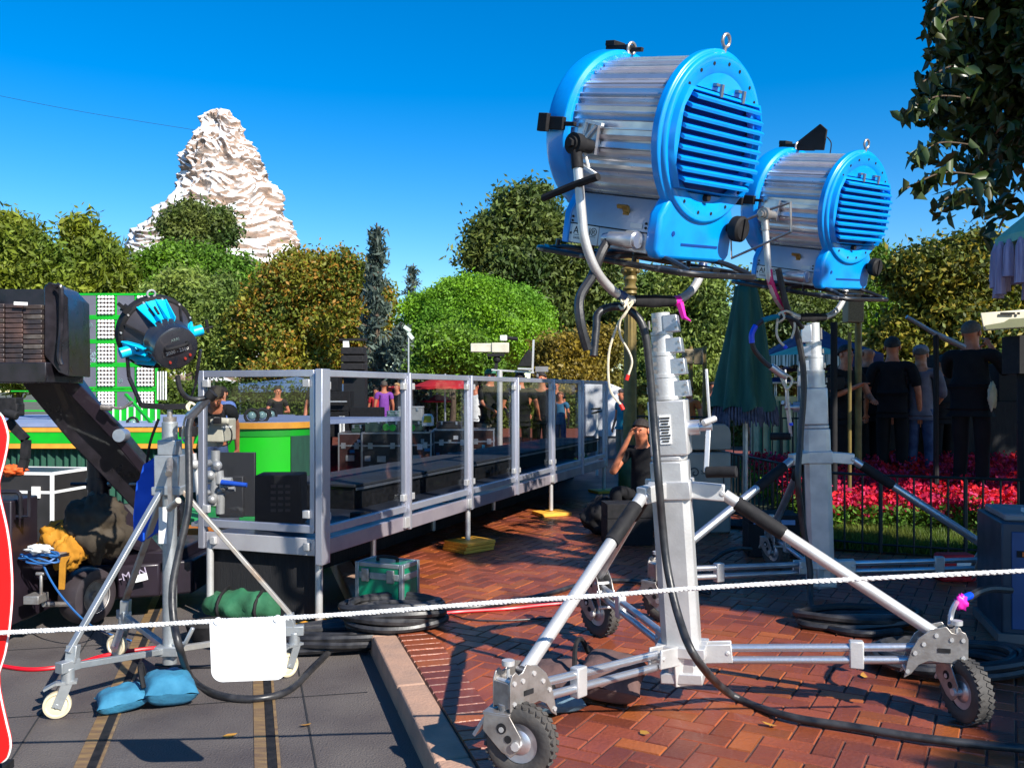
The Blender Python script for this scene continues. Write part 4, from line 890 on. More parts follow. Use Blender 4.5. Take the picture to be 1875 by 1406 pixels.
cc = G(1570, 1145, BZ); coil('loose black coil in shade at the foot of the farther stand', (cc.x, cc.y, BZ), .36, .16, R(0), 7, .022, RUB, seed=9)
cable('power_cable', 'pair of black cables crossing the bricks from coil to farther stand', [G(780, 1122, BZ - .03), G(860, 1112, .14), G(940, 1100, .14), G(1010, 1085, .14), G(1060, 1070, .14), G(1110, 1062, .14), G(1200, 1068, .14), G(1300, 1085, .14)], .016, RUB)
REDC = mat('red_cable', (.65, .005, .015), .4, 0)
cable('red_cable', 'red cable lying on the bricks beside the black cables', [G(815, 1122, .135), G(850, 1119, .132), G(930, 1114, .132), G(985, 1108, .132), G(1040, 1103, .132)], .011, REDC, 'cable')
cable('red_cable', 'red cable on the street passing under the thin lamp stand', [G(-60, 1205, .01), G(0, 1218, .012), G(60, 1225, .012), G(130, 1217, .012), G(190, 1200, .012), G(260, 1188, .012), G(310, 1184, .012)], .011, REDC, 'cable')
cable('thin_wire', 'thin black wire on the bricks curving below the red cable', [G(818, 1120, .13), G(850, 1132, .127), G(900, 1136, .127), G(960, 1134, .127), G(1040, 1128, .127)], .005, RUB, 'wire')
cable('power_cable', 'thin black cable crossing the street under the thin lamp stand', [G(285, 1216, .012), G(345, 1220, .012), G(400, 1219, .012), G(470, 1217, .012)], .008, RUB)
# blue chalk line on bricks
# ------------------------------------------------------------------ rope and the white sign
rope = [W(-60, 1161, 3.2), W(20, 1157, 3.2), W(200, 1148, 3.2), W(387, 1137, 3.2), W(523, 1131, 3.2), W(700, 1119, 3.2), W(900, 1103, 3.2), W(1100, 1090, 3.2), W(1300, 1075, 3.2), W(1550, 1061, 3.2), W(1875, 1045, 3.2), W(2100, 1036, 3.2)]
m = MB(); sp = spline(rope, 60); 
for s_ in range(3):
    m.tube([p + Vector((0, .0038 * math.cos(i * .9 + s_ * 2.094), .0038 * math.sin(i * .9 + s_ * 2.094))) for i, p in enumerate(sp)], .0052, 5)
tag(m.build('barrier_rope', ROPEM), 'white twisted rope stretched across the whole front', 'rope')
sg = thing('hanging_sign', 'blank white rounded board hanging from the white rope', 'sign', tuple(W(455, 1190, 3.19)), R(1))
def rpoly(w, h, r, k=6, rb=None):
    out = []
    for cx, cy, a0, rr in ((w / 2, h / 2, 0, r), (-w / 2, h / 2, 90, r), (-w / 2, -h / 2, 180, rb or r), (w / 2, -h / 2, 270, rb or r)):
        sx = 1 if cx > 0 else -1; sy = 1 if cy > 0 else -1
        for j in range(k + 1): a = R(a0 + 90 * j / k); out.append((cx - sx * rr + rr * math.cos(a), cy - sy * rr + rr * math.sin(a)))
    return out
XZ = Matrix(((1, 0, 0, 0), (0, 0, 1, 0), (0, 1, 0, 0), (0, 0, 0, 1)))
m = MB(Matrix.Rotation(R(-2.0), 4, 'Y')); m.prism(rpoly(.265, .215, .012, rb=.04), -.0035, .0035, XZ); m.build('board', mat('white_board', (.92, .92, .92), .5), sg)
m = MB(Matrix.Rotation(R(-2.0), 4, 'Y'))
for x in (-.105, .105): m.cyl((x, -.008, .108), (x, .008, .108), .012, n=10).cut()
m.build('clip', WHT, sg)
# ------------------------------------------------------------------ red cut-out at the left edge
rd = thing('red_cutout', 'glossy red rounded cutout with white rim at the far left edge', 'display prop', (W(-40, 1390, 3.24).x, 3.24, 0))
ox, oz = rd.location.x, 0
pts = [(-8, 752), (4, 762), (12, 785), (14.5, 800), (12, 822), (6, 850), (1.5, 866), (-3, 885), (-2, 905), (4, 930), (12, 965), (18, 1005), (21.5, 1055), (21.5, 1100), (17, 1150), (9, 1195), (2, 1218), (-3, 1235), (-2, 1258), (4, 1290), (12, 1325), (18, 1350), (19, 1368), (14, 1385), (4, 1394), (-20, 1398)]
rt = [(W(a, b, 3.24).x - ox, W(a, b, 3.24).z) for a, b in pts]; lf = [(-.25 - x * .6, z) for x, z in rt][::-1]
poly = rt + lf
poly = [(p[0], p[1]) for p in poly]
m = MB(); m.prism(poly, -.012, .012, XZ); m.build('panel', BIGRED, rd)
cx_ = sum(p[0] for p in poly) / len(poly)
m = MB(); m.tube(spline([(x, 0, z) for x, z in rt], 3), .0042, 8); m.build('rim', WHT, rd)
m = MB(); m.box((-.12, .03, .11), (.3, .3, .03)); m.box((-.12, .02, .2), (.08, .03, .4)); m.box((-.12, .03, .05), (.04, .04, .10)); m.box((-.12, .03, .012), (.4, .4, .024)); m.build('foot', BLKM, rd)

# ------------------------------------------------------------------ thin lamp stand with ribbed par lamp
S0 = Vector((-1.80, 4.74, 0))
st = thing('lamp_stand', 'thin galvanised crank stand with white castors at left', 'lamp stand', tuple(S0))
gal = mat('galvanised', (.50, .52, .53), .45, .7, (.34, .36, .37), 12, bump=.06)
m = MB(); m.cyl((0, 0, .09), (0, 0, 1.02), .036, n=20); m.build('column', gal, st)
m = MB(); m.box((0.0, 0, 1.10), (.13, .10, .17)); m.box((0, 0, 1.225), (.10, .09, .08)); m.cyl((0, 0, 1.26), (0, 0, 1.36), .040, n=18); m.build('winch_housing', gal, st, bevel=.006)
m = MB(); m.cyl((0, 0, 1.36), (0, 0, 1.385), .034, n=16); m.cyl((0, 0, 1.38), (0, 0, 1.43), .014, n=10); m.build('spigot', STEEL, st)
m = MB(); m.box((0, 0, 1.0), (.15, .12, .045)); m.build('collar', gal, st, bevel=.005)
m = MB(); m.box((0, 0, .165), (.12, .12, .05)); m.tube([(.03, -.03, .19), (.10, -.05, .21), (.14, -.05, .29)], .012, 8); m.build('base_collar', gal, st, bevel=.004)
m = MB(); m.box((-.022, -.038, .82), (.042, .004, .19)); m.build('label_plate', WHT, st)
m = MB(); m.cyl((.02, -.05, 1.16), (.055, -.16, 1.10), .018, n=10); m.bar((.05, -.14, 1.14), (.06, -.15, .92), .02, .012); ck = m.build('crank_handle', STEEL, st); MB().cyl((.05, -.14, .92), (.12, -.20, .97), .017, n=10).build('grip', RUST, ck)
cw = mat('ivory_wheel', (.68, .60, .42), .5, 0, (.5, .42, .28), 12)
for k, (a, rd_) in enumerate(((243, .60), (135, .60), (8, .64))):
    d = Vector((math.cos(R(a)), math.sin(R(a)), 0)); s_ = Vector((-d.y, d.x, 0)); z_ = Vector((0, 0, 1)); e = d * rd_
    MB().bar(d * .06 + z_ * 1.0, e + z_ * .30, .032, .022).build('brace', gal if k == 0 else RUST, st, bevel=.003)
    MB().bar(d * .05 + z_ * .165, e + z_ * .235, .03, .03).build('leg', gal if k != 2 else RUST, st, bevel=.003)
    m = MB(); m.bar(e - d * .05 + z_ * .24, e + d * .05 + z_ * .24, .05, .05); m.bar(e - d * .02 + z_ * .25, e - d * .03 + z_ * .33, .05, .045); m.cyl(e + z_ * .16, e + z_ * .23, .03, n=12); m.build('bracket', gal, st, bevel=.003)
    ta = R((200, 165, 230)[k]); td = Vector((math.cos(ta), math.sin(ta), 0)); ts = Vector((-td.y, td.x, 0)); wc = e + td * .045 + z_ * .0635
    m = MB()
    for sg_ in (-1, 1): m.bar(e + ts * .024 * sg_ + z_ * .165, wc + ts * .024 * sg_ - z_ * .01, .004, .045, up=tuple(td))
    m.bar(e - td * .04 + z_ * .165, e + td * .05 + z_ * .165, .056, .012); m.bar(e + td * .05 + z_ * .165, e + td * .10 + z_ * .14, .05, .01); m.cyl(wc - ts * .03, wc + ts * .03, .009, n=8); m.build('caster_fork', gal, st)
    WM = Matrix.Translation(wc) @ Matrix(((td.x, 0, ts.x, 0), (td.y, 0, ts.y, 0), (0, 1, 0, 0), (0, 0, 0, 1)))
    wh = MB(WM).lathe([(0, -.017), (.02, -.019), (.045, -.012), (.05, -.018), (.060, -.015), (.0625, 0), (.060, .015), (.05, .018), (.045, .012), (.02, .019), (0, .017)], n=30).build('wheel', cw, st)
    MB(WM).lathe([(0, -.0195), (.018, -.0205), (.042, -.0135), (.044, -.012)], n=24).build('hub', gal, wh)
# the lamp: black and cyan ribbed reflector housing seen from behind
PLc = Vector((W(291, 613, 4.66))); bdir = (Vector((.66, -.66, -.36))).normalized()     # direction of the back end
zx = bdir; xx = Vector((1, 0, 0)); xx = (xx - zx * xx.dot(zx)).normalized(); yy = zx.cross(xx)
LM = Matrix(((xx.x, yy.x, zx.x, 0), (xx.y, yy.y, zx.y, 0), (xx.z, yy.z, zx.z, 0), (0, 0, 0, 1)))
pl = thing('par_film_lamp', 'round black and cyan finned film lamp on the thin stand', 'film lamp', (S0.x + .01, S0.y - .01, 1.41)); LL = Matrix.Translation(PLc - pl.location) @ LM @ Matrix.Scale(.92, 4)
# local: z towards the back end; y up-ish (depends), x right
upv = Vector((0, 0, 1)); sgn = 1 if (yy.dot(upv) > 0) else -1
fr_ = mat('black_lamp_housing', (.05, .045, .05), .5, .1, (.035, .03, .035), 10, bump=.05)
m = MB(LL); m.lathe([(.17, -.09), (.205, -.09), (.212, -.08), (.212, -.03), (.200, -.02), (.19, -.02)], n=56); m.build('front_ring', BLKM, pl)
m = MB(LL); m.lathe([(.195, -.03), (.175, .0), (.12, .10), (.105, .14), (.0, .142)], n=56); m.build('reflector_housing', fr_, pl)
m = MB(LL); m.lathe([(.0, -.085), (.18, -.085), (.19, -.06)], n=40); m.build('lens', SCREEN, pl)
for a0 in (90, 200, -20):
    a0 = a0 * sgn
    m = MB(LL); K = 16; vs = []; hw = 25
    for i in range(K + 1):
        a = R(a0 - hw + 2 * hw * i / K)
        for r, z in ((.197, -.022), (.178, .004), (.126, .098), (.110, .138), (.104, .138), (.17, .0)): vs.append((r * math.cos(a) * 1.012, r * math.sin(a) * 1.012, z + .003))
    n_ = 6; m.add(vs, [(i * n_ + j, (i + 1) * n_ + j, (i + 1) * n_ + (j + 1) % n_, i * n_ + (j + 1) % n_) for i in range(K) for j in range(n_)] + [tuple(range(n_)), tuple(range(K * n_, K * n_ + n_))])
    for q in range(4):
        a = R(a0 - hw + 1.5 + (2 * hw - 3) * q / 3); c, s_ = math.cos(a), math.sin(a)
        m.add([(.200 * c - s_ * w_, .200 * s_ + c * w_, -.02) for w_ in (-.003, .003)] + [(.205 * c - s_ * w_, .205 * s_ + c * w_, -.015) for w_ in (-.003, .003)] + [(.112 * c - s_ * w_, .112 * s_ + c * w_, .14) for w_ in (-.003, .003)] + [(.15 * c - s_ * w_, .15 * s_ + c * w_, .145) for w_ in (-.003, .003)], [(0, 2, 3, 1), (0, 4, 6, 2), (1, 3, 7, 5), (2, 6, 7, 3), (4, 5, 7, 6), (0, 1, 5, 4)])
    o = m.build('finned_panel', CYAN, pl, sharp=25)
    m = MB(LL)
    for q in range(3):
        a = R(a0 - 10 + 10 * q); c, s_ = math.cos(a), math.sin(a); m.bar((.178 * c, .178 * s_, .022), (.150 * c, .150 * s_, .072), .010, .008, up=(c, s_, .5)).cut()
    m.build('slot_strip', BLKM, o)  # black bars on the panel paint the dark inside of its slots
m = MB(LL)
for k in range(12):
    a = 2 * PI * k / 12 + .2; m.cyl((.203 * math.cos(a), .203 * math.sin(a), -.025), (.203 * math.cos(a), .203 * math.sin(a), -.016), .0055, n=7).cut()
m.build('screw', ALUB, pl)
m = MB(LL)
for a0 in (147, 38, 255, 285):
    a = R(a0 * sgn); c, s_ = math.cos(a), math.sin(a); m.bar((.195 * c, .195 * s_, -.022), (.122 * c, .122 * s_, .12), .010, .012, up=(c, s_, .5)).cut()
m.build('rib', BLKM, pl)
dg = mat('black_end_cap', (.018, .02, .028), .3, .1, (.03, .032, .04), 8, coat=.3)
m = MB(LL); m.lathe([(.112, .10), (.132, .112), (.132, .135), (.122, .15), (.124, .20), (.120, .235), (.110, .242), (.0, .242)], n=48); ec = m.build('end_cap', dg, pl)
TXT = Matrix(((1, 0, 0, 0), (0, sgn, 0, 0), (0, 0, 1, .2445), (0, 0, 0, 1))) if sgn > 0 else Matrix(((1, 0, 0, 0), (0, 1, 0, 0), (0, 0, 1, .2445), (0, 0, 0, 1)))
text('lettering', '2000 - 2500', .026, LL @ Matrix.Translation((0, -.012, 0)) @ TXT, WHT, ec); text('lettering', 'ARRI', .022, LL @ Matrix.Translation((0, .055, 0)) @ TXT, mat('dim_print', (.15, .2, .2), .6), ec)
m = MB(LL); m.box((0, -.012 , .2435), (.165, .036, .002)); m.build('label_border', mat('black_label', (.03, .03, .035), .4), ec); m = MB(LL); m.tube(spline([(-.06, .022, .24), (-.05, .022, .268), (.05, .022, .268), (.06, .022, .24)], 4), .009, 8); m.build('handle', BLKM, ec)
m = MB(LL)
for x_, y_ in ((-.05, -.065), (.035, -.068), (.065, -.055)): m.cyl((x_, y_, .24), (x_, y_, .25), .007, n=8).cut()
m.build('socket', mat('red_socket', (.35, .03, .02), .5), ec)
# trunnions, yoke
m = MB(LL)
for sx in (-1, 1): m.cyl((sx * .13, -.03, .03), (sx * .235, -.03, .03), .030, n=16); m.cut()
m.build('trunnion', CYAN, pl)
m = MB(LL); m.cyl((.225, -.03, .03), (.30, -.03, .03), .008, n=8); m.bar((.27, -.06, .03), (.27, .02, .03), .016, .012); m.build('tilt_knob', BLKM, pl)
inv = pl.location
yl = [W(232, 640, 4.56), W(236, 690, 4.6), W(250, 722, 4.66), W(258, 742, 4.70), W(300, 745, 4.72), W(345, 744, 4.72), W(358, 705, 4.66), W(367, 640, 4.62)]
m = MB()
for i in range(len(yl) - 1): m.bar(yl[i] - inv, yl[i + 1] - inv, .030, .009, up=(0, 1, 0) if i in (3, 4) else (1, 0, 0))
m.build('yoke', BLK, pl, bevel=.002)
m = MB(LL); m.box((-.13, .175 * sgn, -.05), (.045, .03, .05), (0, 0, .6)); m.box((-.15, .20 * sgn, -.05), (.02, .04, .03), (0, 0, .6)); m.build('clip', BLKM, pl)
m = MB(LL); m.tube([(.02 + .022 * math.cos(2 * PI * q / 14), (.225 + .022 * math.sin(2 * PI * q / 14)) * sgn, -.05) for q in range(14)], .006, 7, closed=True); m.build('eye_bolt', ALUB, pl)
cable('lamp_cable', 'short black cable from the finned lamp to its connector', [W(325, 688, 4.40), W(330, 712, 4.42), W(343, 728, 4.46), W(362, 731, 4.5), W(383, 726, 4.52)], .013, RUB)
t_ = tag(MB().cyl(W(388, 722, 4.52), W(348, 762, 4.60), .020, .026, 14).cyl(W(391, 719, 4.52), W(382, 728, 4.52), .028, n=14, mat=1).build('plug', [ALU, BLKM]), 'grey cable plug tied beside the finned lamp yoke', 'plug')
cords('cream cord wrapped around the plug below the finned lamp', [[W(350, 735, 4.6), W(342, 745, 4.58), W(352, 756, 4.58), W(362, 748, 4.58), W(350, 738, 4.58), W(345, 752, 4.58), W(360, 758, 4.58)], [W(346, 755, 4.6), W(338, 770, 4.62), W(334, 800, 4.63), W(338, 805, 4.63)]], [(W(338, 805, 4.63), W(340, 808, 4.63), 1)], 4.6)
cable('lamp_cable', 'black cable from the thin stand looping low over the street to the coils', [W(352, 757, 4.6), W(345, 790, 4.58), W(346, 850, 4.55), W(345, 930, 4.5), W(328, 1010, 4.45), W(316, 1075, 4.4), W(318, 1135, 4.35), W(330, 1190, 4.3), G(352, 1244, .02), G(400, 1272, .018), G(470, 1279, .018), G(530, 1262, .018), G(580, 1215, .018), G(640, 1160, .05), G(700, 1140, .08)], .0185, RUB, n=10)
# blue cloth bag hanging on the stand
bb = thing('blue_cloth_bag', 'bright blue cloth bag hanging from the thin stand', 'bag', tuple(W(270, 990, 4.95)))
o0 = bb.location; outl = [(265, 850), (287, 836), (291, 860), (290, 930), (288, 975), (264, 992), (258, 988), (248, 985), (247, 945), (253, 880), (258, 878)]
m = MB(); pts = [W(a, b, 4.95) - o0 for a, b in outl]; f0 = [(p.x, p.z) for p in pts][::-1]; m.prism(f0, -.03, .03, XZ); m.build('pouch', CBLU, bb, bevel=.018, seg=3)
m = MB(); m.tube([p - o0 for p in spline([W(268, 855, 4.95), W(275, 810, 4.85), W(290, 768, 4.78)], 4)], .008, 6); m.build('strap', BLKM, bb)

# ------------------------------------------------------------------ sandbags
def sandbag(label, c, rz, m_, w=.34, d=.24, h=.10, two=True, seed=1, name='sandbag'):
    t = thing(name, label, 'sandbag', c, rz, 'sandbags on the ground')
    rg = random.Random(seed)
    def pillow(cx, w_, d_, h_, tilt, nm):
        m = MB(Matrix.Translation((cx, 0, 0)) @ Matrix.Rotation(tilt, 4, 'Y')); N_ = 18; vs = []
        for k in (0, 1):
            for i in range(N_ + 1):
                for j in range(N_ + 1):
                    u, v = i / N_ * 2 - 1, j / N_ * 2 - 1; e = (1 - abs(u) ** 3.2) * (1 - abs(v) ** 3.2); z = h_ * .5 * max(e, 0) ** .5
                    pn = .010 * noise.noise(Vector((u * 2.2 + seed, v * 2.2, k * 3))) + .004 * noise.noise(Vector((u * 8 + seed, v * 3, k * 3)))
                    vs.append((u * w_ / 2 * (1 - .09 * (1 - v * v) * abs(u)), v * d_ / 2 * (1 - .09 * (1 - u * u) * abs(v)), h_ * .5 + (z if k else -z * .96) + pn * (1 if k else 0)))
        q = (N_ + 1) ** 2
        m.add(vs, [(k * q + i * (N_ + 1) + j, k * q + (i + 1) * (N_ + 1) + j, k * q + (i + 1) * (N_ + 1) + j + 1, k * q + i * (N_ + 1) + j + 1) for k in (0, 1) for i in range(N_) for j in range(N_)])
        m.build(nm, m_, t, sharp=80)
    if two: pillow(-w * .26, w * .58, d * .8, h * .8, -.10, 'pouch'); pillow(w * .24, w * .62, d * 1.05, h * 1.1, .10, 'pouch')
    else: pillow(0, w, d, h, 0, 'pouch')
    m = MB(); m.tube(spline([(-.02, -d * .3, h * .8), (-.03, -d * .1, h * 1.35), (-.02, d * .15, h * 1.4), (.0, d * .35, h * .9)], 4), .012, 6); m.build('strap', BLKM, t)
    return t
DUSTB = mat('dusty_blue_canvas', (.03, .19, .32), .9, 0, (.02, .13, .23), 9, bump=.3, bsc=30)
BRWN = mat('brown_canvas', (.13, .07, .06), .9, 0, (.09, .05, .045), 9, bump=.3, bsc=30)
g_ = G(268, 1292); sandbag('dusty blue sandbag lying on the street in front of the thin stand', (g_.x, g_.y, .0), R(28), DUSTB, .40, .26, .14, seed=4)
g_ = G(1068, 1270, BZ); sandbag('brown and black sandbag draped under the near stand', (g_.x, g_.y, BZ), R(-14), BRWN, .50, .40, .17, seed=6)
lumpbag = True
g_ = G(1020, 1302, BZ); sandbag('small faded blue grey sandbag behind the front wheel', (g_.x, g_.y, BZ), R(10), mat('faded_blue_canvas', (.10, .17, .22), .9, 0, (.07, .12, .16), 9, bump=.3), .24, .13, .08, two=False, seed=9)
g_ = G(405, 1175); gb = thing('green_duffel_bag', 'green and black duffel bag under the end of the platform', 'bag', (g_.x, g_.y + .55, 0), R(-10))
m = MB(); N_ = 24; vs = []
for i in range(N_ + 1):
    for k in range(20):
        u = i / N_ * 2 - 1; a = 2 * PI * k / 20; rr = (1 - abs(u) ** 4) ** .5 * (1 + .22 * noise.noise(Vector((u * 3.5, math.cos(a) * 2, math.sin(a) * 2)))); vs.append((u * .30, rr * .19 * math.cos(a), .10 + rr * (.11 + .03 * u) * math.sin(a) + .02 * noise.noise(Vector((u * 6, math.cos(a) * 3, 2)))))
m.add(vs, [(i * 20 + k, (i + 1) * 20 + k, (i + 1) * 20 + (k + 1) % 20, i * 20 + (k + 1) % 20) for i in range(N_) for k in range(20)]); m.build('body', mat('green_canvas', (.02, .13, .06), .85, 0, (.012, .08, .035), 7, bump=.5, bsc=14), gb, sharp=80)
m = MB()
for x in (-.12, .14): m.tube([(x, .196 * math.cos(a), .102 + .118 * math.sin(a)) for a in [2 * PI * k / 16 for k in range(16)]], .011, 6, closed=True).cut()
m.build('strap', BLKM, gb)
gl_ = G(385, 1172); bk_ = thing('black_bucket_bag', 'open black tool bag on the street beside the green bag', 'bag', (gl_.x, gl_.y, 0)); MB().lathe([(.0, .01), (.10, .005), (.13, .05), (.145, .11), (.138, .11), (.12, .03), (.0, .025)], n=24).build('body', BLKM, bk_)
# ------------------------------------------------------------------ green show stage (left, beyond the street)
SD = 12.0
sx0, sx1 = W(-260, 0, SD).x, W(395, 0, SD).x
stg = thing('show_stage', 'green stage with yellow trimmed edge and dark drape, behind the crane dolly', 'stage', (sx0, SD, 0))
def zz(py, d=SD): return EYE - (py - HY) / FPX * d
L_ = sx1 - sx0
MB().box((L_ / 2, 2.2, zz(778)), (L_, 4.4, .05)).build('deck', mat('blue_grey_deck', (.22, .27, .42), .6, 0, (.17, .21, .34), 3), stg)
for nm, a, b, m_, dy in (('trim', 783, 791, YLW, .0), ('fascia', 791, 812, GLINE, .01), ('trim', 812, 821, YLW, .0)):
    MB().box((L_ / 2, .03 + dy, (zz(a) + zz(b)) / 2), (L_, .08, zz(a) - zz(b) - .004)).build(nm, m_, stg)
m = MB(); N_ = 220; vs = []
for i in range(N_ + 1):
    x = L_ * i / N_; y = .12 + .035 * math.sin(i * 1.35) + .02 * math.sin(i * .37)
    vs += [(x, y, zz(821)), (x, y + .01, .01)]
m.add(vs, [(2 * i, 2 * i + 1, 2 * i + 3, 2 * i + 2) for i in range(N_)]); m.build('drape', GDRK, stg, sharp=180)
# bulging end, nearer: bright green curved front
pod = thing('curved_stage_end', 'rounded stage end with bright green front seen through the end panel', 'stage', (W(455, 0, 10.2).x, 10.9, 0))
def arc(a0, a1, r, z0, z1, n=24, th=.03, cy=0.):
    m = MB(); vs = []
    for i in range(n + 1):
        a = R(a0 + (a1 - a0) * i / n)
        for rr in (r, r - th):
            for z in (z0, z1): vs.append((rr * math.cos(a), cy + rr * math.sin(a), z))
    m.add(vs, [(4 * i + p, 4 * (i + 1) + p, 4 * (i + 1) + q, 4 * i + q) for i in range(n) for p, q in ((0, 1), (1, 3), (3, 2), (2, 0))] + [(0, 1, 3, 2), (4 * n, 4 * n + 1, 4 * n + 3, 4 * n + 2)])
    return m
arc(180, 312, .62, .16, 1.08).build('front', GBRT, pod); arc(180, 345, .66, 1.09, 1.16).build('trim', YLW, pod)
arc(312, 372, .64, .16, 1.0).build('drape', GDRK, pod); arc(180, 372, .63, 1.0, 1.09).build('fascia', GLINE, pod)
m = MB(); m.prism([(.63 * math.cos(R(a)), .63 * math.sin(R(a))) for a in range(180, 380, 8)] + [(1.5, 1.6), (-.6, 1.6)], 1.11, 1.165); m.build('deck', mat('blue_grey_deck', (.22, .27, .42)), pod)
MB().box((.1, -.2, .10), (1.7, 2.2, .12)).build('step', mat('green_floor', (.02, .30, .08), .5, 0, (.03, .22, .08), 4), pod)
rs = thing('stage_wing', 'far stage wing with orange trim and dark green drape beside the bearded crew man', 'stage', (W(470, 0, 12.4).x, 12.4, 0))
wl = W(528, 0, 12.4).x - rs.location.x
MB().box((wl / 2 - .2, .9, zz(771, 12.4)), (wl + .6, 1.8, .06)).build('deck', mat('blue_grey_deck', (.22, .27, .42)), rs); MB().box((wl / 2 - .2, .0, zz(776, 12.4)), (wl + .64, .06, .07)).build('trim', YLW, rs); MB().box((wl / 2 - .2, .02, zz(789, 12.4)), (wl + .6, .05, .12)).build('fascia', mat('shaded_green_fascia', (.01, .18, .03), .6), rs); MB().box((wl / 2 - .2, .0, zz(799, 12.4)), (wl + .6, .06, .04)).build('trim', YLW, rs); MB().box((wl / 2 - .2, .04, .44), (wl + .56, .04, .84)).build('drape', GDRK, rs)  # wing fascia carries its shade in a darker green
# stage monitors: small round lamps on stage edge
for i, (px, py, d) in enumerate(((243, 776, 12.1), (461, 763, 10.4), (480, 762, 10.6), (498, 760, 12.4), (489, 762, 12.2))):
    p = W(px, py, d); lab = ['round black footlight on the left stage edge', 'round footlight nearest the beige camera on the curved stage', 'second round footlight on the curved stage', 'footlight farthest right on the stage beside the bearded man', 'footlight between the others near the bearded man'][i]
    t = thing('footlight', lab, 'footlight', tuple(p - Vector((0, 0, .08))), .3 * i, 'small round footlights on the stage edge'); m = MB(); m.tube([(.075 * math.cos(2 * PI * k / 16), 0, .09 + .075 * math.sin(2 * PI * k / 16)) for k in range(16)], .018, 7, closed=True); m.build('rim', BLKM, t); MB().ball((0, .01, .09), (.05, .04, .05), 10).build('lens', mat('footlight_lens', (.15, .25, .25), .15), t); MB().box((0, .0, .01), (.10, .08, .02)).build('foot', BLKM, t)
# bulb and snowflake rack
RD = 13.6; rk = thing('bulb_rack', 'green framed rack of white bulbs and snowflake tiles on the stage', 'display rack', (W(205, 0, RD).x, RD, 1.1))
kx = RD / FPX; colx = [(100, 140), (145, 176), (180, 211), (215, 246), (252, 283)]; rowy = [(541, 577), (585, 621), (629, 664), (672, 708), (717, 748)]
o0 = rk.location
def rp(px, py): w = W(px, py, RD) - o0; return w
m = MB()
for (a, b) in rowy:
    for yy in (a - 2, b + 2): w0 = rp(98, yy); w1 = rp(286 if a > 660 else (286 if a < 560 else 286), yy); m.box(((w0.x + w1.x) / 2, .0, w0.z), (w1.x - w0.x, .03, .032))
for xx in (98, 142.5, 178, 213, 249, 286): w0 = rp(xx, 538); w1 = rp(xx, 752); m.box((w0.x, .012, (w0.z + w1.z) / 2), (.036, .03, w0.z - w1.z))
for j in range(3):
    w0 = rp(20, 716 + j * 18); w1 = rp(98, 716 + j * 18); m.box(((w0.x + w1.x) / 2, .012, w0.z), (w1.x - w0.x, .03, .02))
m.build('frame', GLINE, rk)
tile = mat('grey_tile', (.13, .13, .16), .5, 0, (.10, .10, .13), 3)
bulbm = mat('white_bulb', (.85, .83, .80), .3, 0, (.75, .72, .7), 20)
def flake(m, cx, cz, r, y):
    for a in range(0, 180, 60):
        c, s = math.cos(R(a + 30)), math.sin(R(a + 30)); m.bar((cx - c * r, y, cz - s * r), (cx + c * r, y, cz + s * r), .012, .006, up=(0, 1, 0))
        for sg in (-1, 1):
            for f in (.45, .72):
                bx, bz = cx + sg * c * r * f, cz + sg * s * r * f
                for d_ in (-50, 50):
                    an = R(a + 30 + (0 if sg > 0 else 180) + d_); m.bar((bx, y, bz), (bx + math.cos(an) * r * .32, y, bz + math.sin(an) * r * .32), .01, .006, up=(0, 1, 0))
for ci, (xa, xb) in enumerate(colx):
    for ri, (ya, yb) in enumerate(rowy):
        a = rp(xa, ya); b = rp(xb, yb); isb = (ci % 2 == 0)
        if ci == 0 and ri in (2, 3): continue
        if ci == 4 and 0 < ri < 3: continue
        if isb:
            m = MB(); nx = 5
            for i in range(nx):
                for j in range(5): m.ball((a.x + (b.x - a.x) * (i + .5) / nx, -.03, b.z + (a.z - b.z) * (j + .5) / 5), (.0245, .03, .0265), 7)
            o = m.build('bulb_panel', bulbm, rk); MB().box(((a.x + b.x) / 2, .03, (a.z + b.z) / 2), (b.x - a.x, .02, a.z - b.z)).build('backing', mat('brown_backing', (.12, .05, .04), .7), o)
        else:
            MB().box(((a.x + b.x) / 2, .0, (a.z + b.z) / 2), (b.x - a.x, .02, a.z - b.z)).build('tile', tile, rk)
            m = MB()
            if (ci, ri) == (1, 2): flake(m, a.x + (b.x - a.x) * .6, b.z + (a.z - b.z) * .30, .12, -.013)
            else: flake(m, a.x + (b.x - a.x) * (.2 + .5 * ((ci * 3 + ri * 5) % 3) / 2), b.z + (a.z - b.z) * (.3 + .4 * ((ri * 7 + ci) % 3) / 2), .035, -.013)
            m.build('snowflake', mat('pale_print', (.5, .6, .62) if (ci, ri) == (1, 2) else (.3, .42, .45), .6), rk)
m = MB()
for k in range(4): w0 = rp(290 + 5 * k, 680); w1 = rp(290 + 5 * k, 732); m.box((w0.x, -.02, (w0.z + w1.z) / 2), (.014, .02, w0.z - w1.z)).cut()
m.build('white_bar', WHT, rk)
bal = thing('balustrade', 'low green balustrade with thin white bars under the bulb rack', 'balustrade', (W(245, 0, 13.0).x, 13.0, 1.1)); m = MB()
a = W(110, 745, 13.0) - bal.location; b = W(292, 772, 13.0) - bal.location
MB().box(((a.x + b.x) / 2, .02, (a.z + b.z) / 2), (b.x - a.x, .02, a.z - b.z)).build('board', GLINE, bal)
for k in range(14): m.box((a.x + (b.x - a.x) * (k + .5) / 14, .0, (a.z + b.z) / 2), (.016, .02, a.z - b.z)).cut()
m.build('bar', WHT, bal)
br_ = tag(MB().bar(W(230, 722, 12.6), W(278, 775, 12.1), .035, .035).build('brace_pole', GLINE), 'dark green diagonal pole leaning in front of the bulb rack', 'pole')

